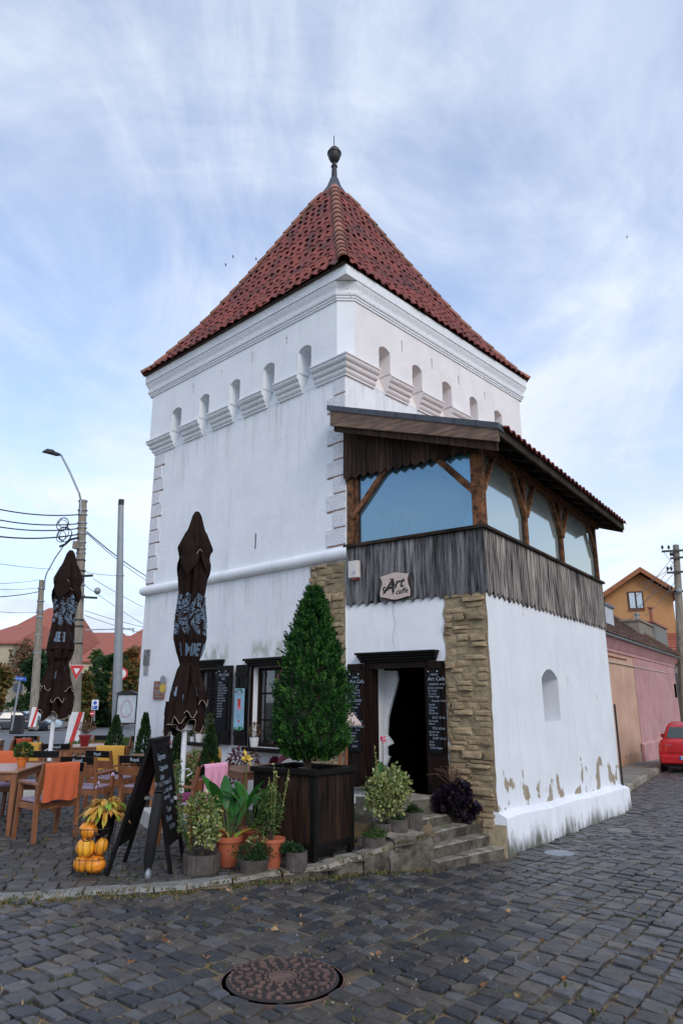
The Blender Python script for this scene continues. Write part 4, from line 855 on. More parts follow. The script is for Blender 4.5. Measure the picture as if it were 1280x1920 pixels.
# cracks in the plaster above the door
mb = MB(); p = Vector((-.0015, 1.36, 2.28)); pts = [p.copy()]
for k in range(9): p = p + Vector((0, U(-.02, .02), .07)); pts.append(p.copy())
mb.tube(pts, .0022, 4); mb.build('crack', mat('crack_line', (.35, .36, .38), None), an)
# gallery boards
def boards(f, s0, s1, n, z0, ztop, tooth, m, name, thick=.024, parent=an):
    g = []
    for i in range(n):
        a = lerp(s0, s1, i / n) + .0015 + U(0, .002); b = lerp(s0, s1, (i + 1) / n) - .0015 - U(0, .003); mid = (a + b) / 2 + U(-.01, .01); zt = z0 + U(-.008, .008); o = U(-.004, .004)
        za = ztop(a) if callable(ztop) else ztop; zb = ztop(b) if callable(ztop) else ztop
        mb = MB(); mb.prism([(a, zt + tooth), (mid, zt), (b, zt + tooth), (b, zb), (a, za)], f, -.0 + o, -thick + o, 0); g.append(mb.build(name, m, parent))
    return g
fb = MB(); fb.box(.004, .06, .0, WL - .03, 3.0, 3.78); fb.box(.06, WR, .004, .06, 3.0, 3.78); fb.box(.0, WR, .0, WL, 2.93, 2.995); fb.build('gallery_floor', EAVEW, an)
boards(AL(.006), -.03, WL - .02, 15, 2.90, 3.765, .065, OLDW, 'board'); boards(AR(.006), .0, WR + .0, 33, 2.89, 3.765, .075, LIGHTW, 'board')
mb = MB(); mb.box(-.075, .06, -.075, WL, 3.767, 3.815); mb.build('sill_rail', EAVEW, an, bev=.006); mb = MB(); mb.box(-.03, WR + .04, -.075, .06, 3.769, 3.812); mb.build('sill_rail', EAVEW, an, bev=.006)
def post(x, y, z1=4.92, w=.12): mb = MB(); mb.box(x - w / 2, x + w / 2, y - w / 2, y + w / 2, 3.80, z1); mb.build('post', BEAM, an, bev=.008)
post(.045, .045, 4.95, .15); post(.045, 2.07, 5.2, .11); PX = (1.64, 3.30, 5.36)
for x in PX: post(x, .03, 4.92, .085)
mb = MB(); mb.box(.0, .06, 1.94, 2.0, 3.81, 4.9); mb.build('post', BEAM, an, bev=.006)
mb = MB(); mb.box(-.30, WR + .12, -.04, .09, 4.87, 5.0); mb.build('wall_plate', BEAM, an, bev=.008)
mb = MB(); mb.box(-.02, .08, .1, WL, 4.86, 4.98); mb.build('tie_beam', EAVEW, an)
def brace(a, b, w=.05): mb = MB(); mb.beam(a, b, w, .06, (1, 0, 0) if a[0] == b[0] else (0, 1, 0)); mb.build('brace', BEAM, an, bev=.006)
brace((.0, 2.03, 4.22), (.0, 1.42, 4.90), .075); brace((-.0, .08, 4.28), (-.0, .66, 4.90), .085)
brace((.12, .0, 4.32), (.50, .0, 4.90))
for x in PX:
    brace((x - .03, 0, 4.28), (x - .45, 0, 4.90))
    if x < 5: brace((x + .03, 0, 4.28), (x + .45, 0, 4.90))
SL_ = .345
def rz_(y): return 4.97 + SL_ * (y + .42)
boards(AL(.045), -.04, WL, 15, 4.80, lambda s: rz_(s) - .03, .05, DARKW, 'valance_board')
mb = MB(); mb.box(-.040, -.02, .05, WL, 4.95, 5.1); mb.build('valance_rail', EAVEW, an)
mb = MB(); mb.box(.035, .041, .12, 1.95, 3.82, 4.90); mb.build('window_pane', GLB, an)
mb = MB(); mb.box(.02, .034, .115, .135, 3.82, 4.9); mb.box(.02, .034, 1.92, 1.94, 3.82, 4.9); mb.box(.02, .034, .115, 1.94, 3.815, 3.835); mb.build('pane_gasket', BLACK, an)
for a, b in zip((.12,) + PX[:-1], PX):
    mb = MB(); mb.box(a + .04, b - .06, .050, .056, 3.82, 4.88); mb.build('window_pane', GLR, an); mb = MB(); mb.box(b - .075, b - .057, .03, .06, 3.82, 4.88); mb.box(a + .035, a + .05, .03, .06, 3.82, 4.88); mb.build('pane_gasket', BLACK, an)
# gallery room
mb = MB(); q0 = [al(C0 + dR * s_ - dL * o_) for s_, o_ in ((.06, .03), (5.3, .03), (5.3, .004), (.06, .004))]; mb.hexa([(a, b, 3.0) for a, b in q0] + [(a, b, 5.6) for a, b in q0]); mb.box(WR - .04, WR - .02, .06, 2.1, 3.0, 5.2); mb.build('room_wall', ROOMW, an)
def innerpt(px, py): return onp(px, py, C0, dR, -.04)
def tfr(s, o, z): q = C0 + dR * s - dL * o; return (q.x, q.y, z)
def tbox(mb, a, b, o0, o1, z0, z1): mb.hexa([tfr(a, o0, z0), tfr(b, o0, z0), tfr(b, o1, z0), tfr(a, o1, z0), tfr(a, o0, z1), tfr(b, o0, z1), tfr(b, o1, z1), tfr(a, o1, z1)])
for (x0, y0, x1, y1) in ((707, 945, 731, 975), (749, 958, 770, 987), (732, 978, 748, 1008), (780, 992, 802, 1008)):
    a, za = innerpt(x0, y0); b, zb = innerpt(x1, y1); mb = MB(); tbox(mb, a, b, .032, .055, min(za, zb), max(za, zb)); pf = mb.build('picture_frame', mat('dark_frame', (.02, .03, .04), None) if 'dark_frame' not in bpy.data.materials else bpy.data.materials['dark_frame'], an, world=True); mb = MB(); tbox(mb, a + .04, b - .04, .056, .06, min(za, zb) + .04, max(za, zb) - .04); mb.build('print', mat('faded_print', (.10, .14, .18), (.04, .06, .09), sc=9), pf, world=True)
# curtain
mb = MB(); rs = []
for j in range(13):
    t = j / 12; z = lerp(4.88, 3.84, t); y1 = interp(t, [(0, .66), (.3, .50), (.6, .20), (.7, .18), (1, .34)]); rs.append([(.085 + .02 * sin(i * 1.7), lerp(.11, y1, i / 16), z) for i in range(17)])
mb.rings(rs, cap=False, close=False); mb.build('curtain', LINEN, an, smooth=True)
for y, x, s_ in ((1.66, .45, 1), (.32, .55, 1.1)):
    mb = MB(); mb.lathe([(.07, 0), (.10, .16), (.09, .16), (.0, .15)], 14, (x, y, 3.62)); mb.build('pot', CONC, an); mb = MB()
    for k in range(34):
        a = U(0, 2 * pi); e = U(.1, 1.1); d = Vector((cos(a) * cos(e), sin(a) * cos(e), sin(e))); b = Vector((x, y, 3.78)); ln = U(.24, .36) * s_; m_ = b + d * ln * .55; en = b + d * ln + Vector((0, 0, -.08 * cos(e))); sd = d.cross(Vector((0, 0, 1))).normalized() * .014
        i = [mb.pt(q) for q in (b - sd, b + sd, m_ + sd * .8, en, m_ - sd * .8)]; mb.face(i, 0, R())
    mb.build('spiky_plant', LCAN, an)
# gallery roof
X0, X1 = -.35, 5.85; YT = 2.25
rf = MB(); rf.hexa([(X0 + .03, -.42, rz_(-.42) - .035), (X1, -.42, rz_(-.42) - .035), (X1, YT + 1.2, rz_(YT + 1.2) - .035), (X0 + .03, YT - .03, rz_(YT) - .035), (X0 + .03, -.42, rz_(-.42)), (X1, -.42, rz_(-.42)), (X1, YT + 1.2, rz_(YT + 1.2)), (X0 + .03, YT - .03, rz_(YT))])
rf = rf.build('roof', EAVEW, an)
mb = MB(); a = Vector((X0, -.44, rz_(-.44) - .11)); b = Vector((X0, YT - .06, rz_(YT - .06) - .11)); mb.beam(a, b, .05, .24, (1, 0, 0)); 
mb = MB(); mb.hexa([(X0 - .02, -.44, rz_(-.44) - .20), (X0 + .03, -.44, rz_(-.44) - .20), (X0 + .03, YT - .06, rz_(YT - .06) - .27), (X0 - .02, YT - .06, rz_(YT - .06) - .27), (X0 - .02, -.44, rz_(-.44) + .01), (X0 + .03, -.44, rz_(-.44) + .01), (X0 + .03, YT - .06, rz_(YT - .06) + .01), (X0 - .02, YT - .06, rz_(YT - .06) + .01)]); mb.build('barge_board', BARGE, rf, bev=.006)
mb = MB(); mb.hexa([(X0 + .031, -.40, rz_(-.44) - .30), (X0 + .07, -.40, rz_(-.44) - .30), (X0 + .07, YT - .1, rz_(YT - .1) - .34), (X0 + .031, YT - .1, rz_(YT - .1) - .34), (X0 + .031, -.40, rz_(-.44) - .04), (X0 + .07, -.40, rz_(-.44) - .04), (X0 + .07, YT - .1, rz_(YT - .1) - .04), (X0 + .031, YT - .1, rz_(YT - .1) - .04)]); mb.build('inner_barge_board', DARKW, rf)
n = 9
for i in range(n):
    a, b = lerp(-.46, YT - .03, i / n), lerp(-.46, YT - .03, (i + 1) / n) + .02
    mb = MB(); mb.hexa([(X0 - .035, a, rz_(a) - .03), (X0 + .14, a, rz_(a) - .03), (X0 + .14, b, rz_(b) - .03), (X0 - .035, b, rz_(b) - .03), (X0 - .035, a, rz_(a) + .055), (X0 + .14, a, rz_(a) + .06), (X0 + .14, b, rz_(b) + .06), (X0 - .035, b, rz_(b) + .055)]); mb.build('flashing', ZINC, rf)
for i in range(12):
    x = lerp(X0 + .12, X1 - .1, i / 11); mb = MB(); mb.hexa([(x - .04, -.36, rz_(-.36) - .13), (x + .04, -.36, rz_(-.36) - .13), (x + .04, 2.05, rz_(2.05) - .14), (x - .04, 2.05, rz_(2.05) - .14), (x - .04, -.36, rz_(-.36) - .037), (x + .04, -.36, rz_(-.36) - .037), (x + .04, 2.05, rz_(2.05) - .037), (x - .04, 2.05, rz_(2.05) - .037)]); mb.build('rafter', EAVEW, rf)
mb = MB(); mb.box(X0, X1 + .02, -.445, -.405, rz_(-.42) - .11, rz_(-.42) + .02); mb.build('eave_board', EAVEW, rf)
mb = MB(); mb.hexa([(X1 - .03, -.42, rz_(-.42) - .16), (X1 + .02, -.42, rz_(-.42) - .16), (X1 + .02, 2.2, rz_(2.2) - .16), (X1 - .03, 2.2, rz_(2.2) - .16), (X1 - .03, -.42, rz_(-.42)), (X1 + .02, -.42, rz_(-.42)), (X1 + .02, 2.2, rz_(2.2)), (X1 - .03, 2.2, rz_(2.2))]); mb.build('barge_board', EAVEW, rf)
up = Vector((0, 1, SL_)).normalized(); lat = Vector((1, 0, 0)); nn = lat.cross(up); tw2 = .19; big = MB(); n = int((X1 - X0 - .12) / tw2); cnt = 0
for k in range(10):
    for i in range(n + 1):
        y = -.50 + k * .31; p = Vector((X0 + .2 + i * tw2, y, rz_(y) + .012)); M = Matrix((lat, up, nn)).transposed().to_4x4(); M.translation = p + nn * U(-.003, .008)
        if y > 1.9 + .12 * i * tw2 + .1: continue
        if k < 9 and cnt < 290: o = link('roof_tile', TM, rf); o.matrix_local = M; cnt += 1
        else:
            b = len(big.v); big.v += [tuple(M @ Vector(p)) for p in TV.v]; rr = R()
            for f_ in TV.f: big.face([b + j for j in f_], 0, rr)
if big.f: big.build('roof_tiles_above', TILE, rf, 'stuff', smooth=50)
# cafe sign and siren on the boards
sgn = thing('cafe_sign', 'pale wooden plate reading Art caffe on the grey boards', 'sign', tuple(A0), AA)
s0, s1, z0, z1 = 1.065, 1.53, 2.95, 3.285; mb = MB(); pts = []
for i in range(9): t = i / 8; pts.append((lerp(s0, s1, t), z0 + .02 * cos(t * 2 * pi) + .018 * t))
for i in range(1, 8): t = i / 8; pts.append((s1 + .018 * sin(t * 2 * pi) - .02 * sin(t * pi), lerp(z0 + .04, z1 - .02, t)))
for i in range(9): t = i / 8; pts.append((lerp(s1, s0, t), z1 - .018 * cos(t * 2 * pi) + .012))
for i in range(1, 8): t = i / 8; pts.append((s0 + .018 * sin(t * 2 * pi) + .02 * sin(t * pi), lerp(z1, z0 + .03, t)))
mb.prism(pts, lambda a, b, d: (d, a, b), -.075, -.045); pl_ = mb.build('plate', SIGNW, sgn, bev=.004)
cx_, cz_ = (s0 + s1) / 2, (z0 + z1) / 2
mb = MB(); P2 = [(lerp(cx_, a, 1.03), lerp(cz_, b, 1.04)) for a, b in pts]; mb.prism(P2, lambda a, b, d: (d, a, b), -.060, -.046); mb.build('dark_edge', BLACKW, sgn)
def sg(x, y): return (-.0785, s1 - x, z0 + y + x * .06)
text_mesh([('A', .05, .085, .26)], sg, 'lettering', INK, sgn, shear=.42, bold=.022)
text_mesh([('rt', .225, .135, .20)], sg, 'lettering', INK, sgn, shear=.35, bold=.02); text_mesh([('caffe', .245, .045, .105)], sg, 'lettering', INK, sgn, shear=.35, bold=.014)
def strokes(parent, pts, wdt, m=INK, nm='flourish'):
    mb = MB(); n = len(pts)
    for i in range(n - 1):
        a = Vector(pts[i]); b = Vector(pts[i + 1]); d = (b - a).normalized(); nn = Vector((-d.y, d.x)); w0 = wdt * (.4 + .6 * sin(pi * i / (n - 1))); w1 = wdt * (.4 + .6 * sin(pi * (i + 1) / (n - 1)))
        mb.poly([Vector(sg(*(a + nn * w0))) - Vector((.0006, 0, 0)), Vector(sg(*(a - nn * w0))) - Vector((.0006, 0, 0)), Vector(sg(*(b - nn * w1))) - Vector((.0006, 0, 0)), Vector(sg(*(b + nn * w1))) - Vector((.0006, 0, 0))])
    mb.build(nm, m, parent)
strokes(sgn, [(.14, .13), (.10, .115), (.065, .12), (.05, .14), (.06, .165), (.085, .17), (.095, .155)], .011); strokes(sgn, [(.12, .17), (.17, .19), (.23, .175), (.28, .18)], .008)
strokes(sgn, [(.16, .27), (.21, .255), (.225, .20), (.215, .13), (.205, .05)], .013)
si = thing('alarm_siren', 'white alarm siren box with red lamp on grey boards', 'alarm box', tuple(A0), AA)
mb = MB(); mb.box(-.115, -.04, 1.875, 2.045, 3.30, 3.55); mb.build('case', mat('cream_plastic', (.68, .64, .60), None, rough=.5), si, bev=.012); mb = MB(); mb.box(-.10, -.05, 1.895, 2.0, 3.275, 3.30); mb.build('red_lamp', mat('dark_red_lamp', (.25, .01, .01), None, rough=.2), si); mb = MB(); mb.prism(disc(1.94, 3.37, .03), lambda a, b, d: (d, a, b), -.117, -.1155); mb.build('round_label', mat('grey_print', (.45, .44, .55), None), si)

# ================================================================ terrace furniture
def make_chair(loc, yaw, label, arms=True, txt=True, cush=CUSH):
    """faces +Y locally"""
    t = thing('chair', label, 'chair', loc, yaw, 'wooden cafe armchairs on the terrace'); w = .26
    for sx in (-1, 1):
        mb = MB(); x = sx * w; mb.hexa([(x - .022, -.25, 0), (x + .022, -.25, 0), (x + .022, -.21, 0), (x - .022, -.21, 0), (x - .022, -.23, .42), (x + .022, -.23, .42), (x + .022, -.18, .42), (x - .022, -.18, .42)])
        mb.hexa([(x - .022, -.23, .42), (x + .022, -.23, .42), (x + .022, -.18, .42), (x - .022, -.18, .42), (x - .018, -.32, .86), (x + .018, -.32, .86), (x + .018, -.285, .86), (x - .018, -.285, .86)]); mb.build('leg', FURN, t)
        mb = MB(); mb.hexa([(x - .02, .23, 0), (x + .02, .23, 0), (x + .02, .265, 0), (x - .02, .265, 0), (x - .022, .19, .63 if arms else .42), (x + .022, .19, .63 if arms else .42), (x + .022, .235, .63 if arms else .42), (x - .022, .235, .63 if arms else .42)]); mb.build('leg', FURN, t)
        if arms: mb = MB(); mb.hexa([(x - .028, -.26, .625), (x + .028, -.26, .625), (x + .028, .25, .632), (x - .028, .25, .632), (x - .028, -.26, .65), (x + .028, -.26, .65), (x + .028, .25, .657), (x - .028, .25, .657)]); mb.build('armrest', FURN, t, bev=.004)
    mb = MB(); mb.box(-w, w, .17, .20, .36, .425); mb.box(-w, w, -.215, -.185, .36, .425)
    for s in (-1, 1): mb.box(s * w - .014, s * w + .014, -.18, .2, .36, .424)
    mb.build('seat_frame', FURN, t)
    mb = MB(); mb.box(-.235, .235, -.19, .235, .426, .462); mb.build('seat_pad', cush, t, bev=.014)
    b = MB(); b.hexa([(-w + .02, -.315, .76), (w - .02, -.315, .76), (w - .02, -.288, .76), (-w + .02, -.288, .76), (-w + .02, -.325, .858), (w - .02, -.325, .858), (w - .02, -.30, .858), (-w + .02, -.30, .858)]); bk = b.build('backrest', BLACKW, t)
    mb = MB(); mb.hexa([(-w + .02, -.283, .60), (w - .02, -.283, .60), (w - .02, -.262, .60), (-w + .02, -.262, .60), (-w + .02, -.305, .715), (w - .02, -.305, .715), (w - .02, -.284, .715), (-w + .02, -.284, .715)]); mb.build('back_rail', FURN, t)
    text_mesh([('Royal', -.065, .0, .066)], lambda x, y: (x + .0, -.3205 - y * .1, .79 + y), 'lettering', CHALK, bk, shear=0, bold=.02)
    return t
def yawf(a): return radians(a) - pi / 2      # a: direction the chair faces, degrees from +X
CH = []
def ch(px, py, z, D, face, label, first=None, z0=None):
    P = at(px, py, D); zz = T(P.x, P.y) if z0 is None else z0
    if not CH: c = make_chair((P.x, P.y, zz), yawf(face), label)
    else: c = dup(CH[0], label, (P.x, P.y, zz), yawf(face))
    CH.append(c); return c
def blanket(chair, label, m, x0=-.2, x1=.2, drop=.28, front=.16, skew=0, fold=1):
    M = MW[chair.name]; mb = MB(); rs = []
    prof = [(-.345, .86 - drop * 1.0), (-.350, .86 - drop * .6), (-.348, .86 - drop * .3), (-.345, .84), (-.335, .872), (-.31, .882), (-.285, .872), (-.272, .84), (-.262, .86 - front * .6), (-.255, .86 - front)]
    nx = 18
    for y, z in prof:
        hang = max(0, .84 - z); rs.append([(lerp(x0, x1, i / nx) + skew * hang, y + (-.0 if y < -.31 else 0) + .010 * sin(i * 1.1 + hang * 5) * min(1, hang * 6) - (.006 if y < -.31 else 0), z + (-.012 * sin(i * .5 + 1) * (hang > drop * .9))) for i in range(nx + 1)])
    rs2 = [[(p[0], p[1] + (.010 if p[1] < -.31 else -.006), p[2]) for p in q] for q in rs]
    for q in (rs, rs2): mb.rings(q, cap=False, close=False)
    for k in range(len(rs) - 1):
        for e in (0, nx): mb.poly([rs[k][e], rs[k + 1][e], rs2[k + 1][e], rs2[k][e]])
    for e in (0, -1):
        for i in range(nx): mb.poly([rs[e][i], rs[e][i + 1], rs2[e][i + 1], rs2[e][i]])
    o = mb.build('blanket', m, None, smooth=60); o.matrix_world = M; MW[o.name] = M.copy()
    tag(o, label, 'blanket', 'fleece blankets hung over chair backs'); return o
def table(px, py, D, w, d, rot, label, z0=None):
    P = at(px, py, D); zz = T(P.x, P.y) if z0 is None else z0
    t = thing('table', label, 'table', (P.x, P.y, zz), radians(rot), 'wooden cafe tables on the terrace')
    mb = MB(); n = 5
    mb.box(-w / 2, w / 2, -d / 2, d / 2, .725, .752); mb.build('table_top', TTOP, t, bev=.005)
    mb = MB(); a = .045
    for s in (-1, 1): mb.box(-w / 2 + a, w / 2 - a, s * (d / 2 - a) - .012, s * (d / 2 - a) + .012, .64, .724); mb.box(s * (w / 2 - a) - .012, s * (w / 2 - a) + .012, -d / 2 + a + .013, d / 2 - a - .013, .64, .724)
    mb.build('apron', FURN, t)
    for sx in (-1, 1):
        for sy in (-1, 1):
            x, y = sx * (w / 2 - .05), sy * (d / 2 - .05); mb = MB(); mb.hexa([(x - .024, y - .024, 0), (x + .024, y - .024, 0), (x + .024, y + .024, 0), (x - .024, y + .024, 0), (x - .034, y - .034, .723), (x + .034, y - .034, .723), (x + .034, y + .034, .723), (x - .034, y + .034, .723)]); mb.build('leg', FURN, t)
    return t
def W3(x, y): return Vector((x, y, T(x, y)))
# placements (x, y on the terrace)
def chxy(x, y, face, label):
    if not CH: c = make_chair((x, y, T(x, y)), yawf(face), label)
    else: c = dup(CH[0], label, (x, y, T(x, y)), yawf(face))
    CH.append(c); return c
def txy(x, y, w, d, rot, label):
    t = thing('table', label, 'table', (x, y, T(x, y)), radians(rot), 'wooden cafe tables on the terrace'); return t
def tabxy(x, y, w, d, rot, label):
    P = Vector((x, y, T(x, y))); t = table(640, 960, 5, w, d, rot, label, 0); t.location = P; MW[t.name] = Matrix.LocRotScale(P, t.rotation_euler, t.scale); return t
cA = chxy(-3.57, 9.10, 140, 'armchair with orange blanket in front at the nearest table'); blanket(cA, 'bright orange blanket over the nearest armchair', BORG, -.265, .17, .40)
cB = chxy(-4.95, 10.6, -75, 'armchair with orange blanket half cut by the left picture edge'); blanket(cB, 'orange blanket on the chair cut by the left picture edge', BORG, -.22, .22, .26)
t1 = tabxy(-4.55, 9.75, .90, 1.25, 8, 'nearest wooden table with an orange pot and short green plant')
cC = chxy(-6.6, 14.6, 160, 'far left armchair with rust red blanket'); blanket(cC, 'rust red blanket over the far left armchair', BRED, -.21, .18, .34)
cD = chxy(-5.40, 13.4, 75, 'armchair with mustard blanket behind the left closed umbrella pole'); blanket(cD, 'mustard blanket on the chair behind the left umbrella pole', BYEL, -.21, .15, .36)
t2 = tabxy(-5.0, 14.5, 1.25, 1.0, 20, 'far wooden table with heather in a dark red pot')
cE = chxy(-5.12, 13.3, 100, 'armchair with bare branded back before the heather table')
cE2 = chxy(-3.55, 10.35, 80, 'armchair right behind the nearest orange blanket chair')
cF = chxy(-3.60, 11.55, 62, 'armchair with branded black back rail beside the chalkboard'); 
cG = chxy(-3.80, 12.5, 85, 'armchair with yellow blanket behind the branded chair'); blanket(cG, 'yellow blanket on the chair behind the branded chair', BYEL, -.24, .24, .36)
t3 = tabxy(-2.75, 12.1, 1.1, .9, 40, 'wooden table behind the chalkboard with a small orange pot')
cH = chxy(-2.28, 11.35, 160, 'armchair with mustard blanket behind the right closed umbrella'); blanket(cH, 'mustard blanket draped crooked behind the right umbrella', BYEL, -.24, .22, .34, skew=.2)
cI = chxy(-1.74, 8.7, 150, 'armchair with pink blanket among the potted plants'); blanket(cI, 'pink blanket over the chair among the potted plants', BPNK, -.20, .20, .42)
mb = MB(); mb.ball((0, 0, .06), .2, .2, .055, 16, 8); cu_ = mb.build('cushion', MAGC, None, smooth=True); cu_.matrix_world = MW[cI.name] @ Matrix.Translation((0, .03, .43)); tag(cu_, 'magenta round cushion on the chair with pink blanket', 'cushion')
t4 = tabxy(-1.05, 9.45, .8, .8, 30, 'wooden table between pink blanket chair and planter box')
cJ = chxy(-5.3, 15.9, -100, 'armchair with dark back beyond the heather table, left one'); cK = chxy(-4.45, 15.6, -110, 'armchair with dark back beyond the heather table, right one')
t5 = tabxy(-8.2, 16.3, 1.1, .9, 10, 'farthest wooden table at the left edge'); cL = chxy(-6.9, 16.3, 90, 'farthest armchair with dark back at the left')
cM = chxy(-4.55, 10.9, -95, 'armchair on the far side of the nearest table')
cP = chxy(-6.1, 12.2, 20, 'armchair with rust blanket left of the left umbrella pole'); blanket(cP, 'rust blanket on the chair left of the left umbrella pole', BRED, -.24, .22, .34)
cN = chxy(-2.75, 10.45, 70, 'armchair in front of the white umbrella base')
# pots standing on tables
def potthing(nm, label, cat, loc, prof, m, soil=None, n=24, rib=0, grp=None, sx=1):
    t = thing(nm, label, cat, loc, 0, grp); mb = MB(); mb.lathe(prof, n, rib=rib, sx=sx); mb.build('pot', m, t, smooth=35 if not rib else False)
    if soil: mb = MB(); mb.lathe([(0, soil[1]), (soil[0], soil[1])], n, sx=sx); mb.build('soil', SOIL, t)
    return t
p = potthing('potted_plant', 'small green plant in orange pot on the nearest table', 'potted plant', (-4.25, 9.80, T(-4, 9.8) + .754), [(.05, 0), (.068, .10), (.078, .10), (.08, .125), (.07, .125), (.06, .11), (0, .11)], ORPOT)
mb = MB(); clump(mb, (0, 0, .20), (.11, .11, .09), 500, .04, .7); mb.build('foliage', LMID, p)
p = potthing('potted_plant', 'dry heather in dark red pot on the far table', 'potted plant', (-4.95, 14.1, .767), [(.07, 0), (.115, .18), (.125, .18), (.125, .21), (.105, .2), (0, .19)], REDP)
mb = MB()
for _ in range(420): a = U(0, 6.28); e = U(.5, 1.5); d = Vector((cos(a) * cos(e), sin(a) * cos(e), sin(e))); leaves(mb, Vector((0, 0, .2)) + d * U(.02, .26), d + rdir() * .3, .05, .3)
mb.build('foliage', LHEA, p)
p = potthing('candle_holder', 'small orange glass pot on the table behind the chalkboard', 'pot', (-3.0, 11.85, T(-3, 11.8) + .754), [(.05, 0), (.06, .09), (.05, .09), (.045, .02), (0, .02)], ORPOT)
mb = MB(); mb.lathe([(.0, 0), (.05, .0), (.06, .02), (.05, .025), (0, .01)], 16); o = mb.build('ashtray', GMET, None); o.location = (-4.45, 13.9, .767); tag(o, 'small glass ashtray on the far heather table', 'ashtray'); 
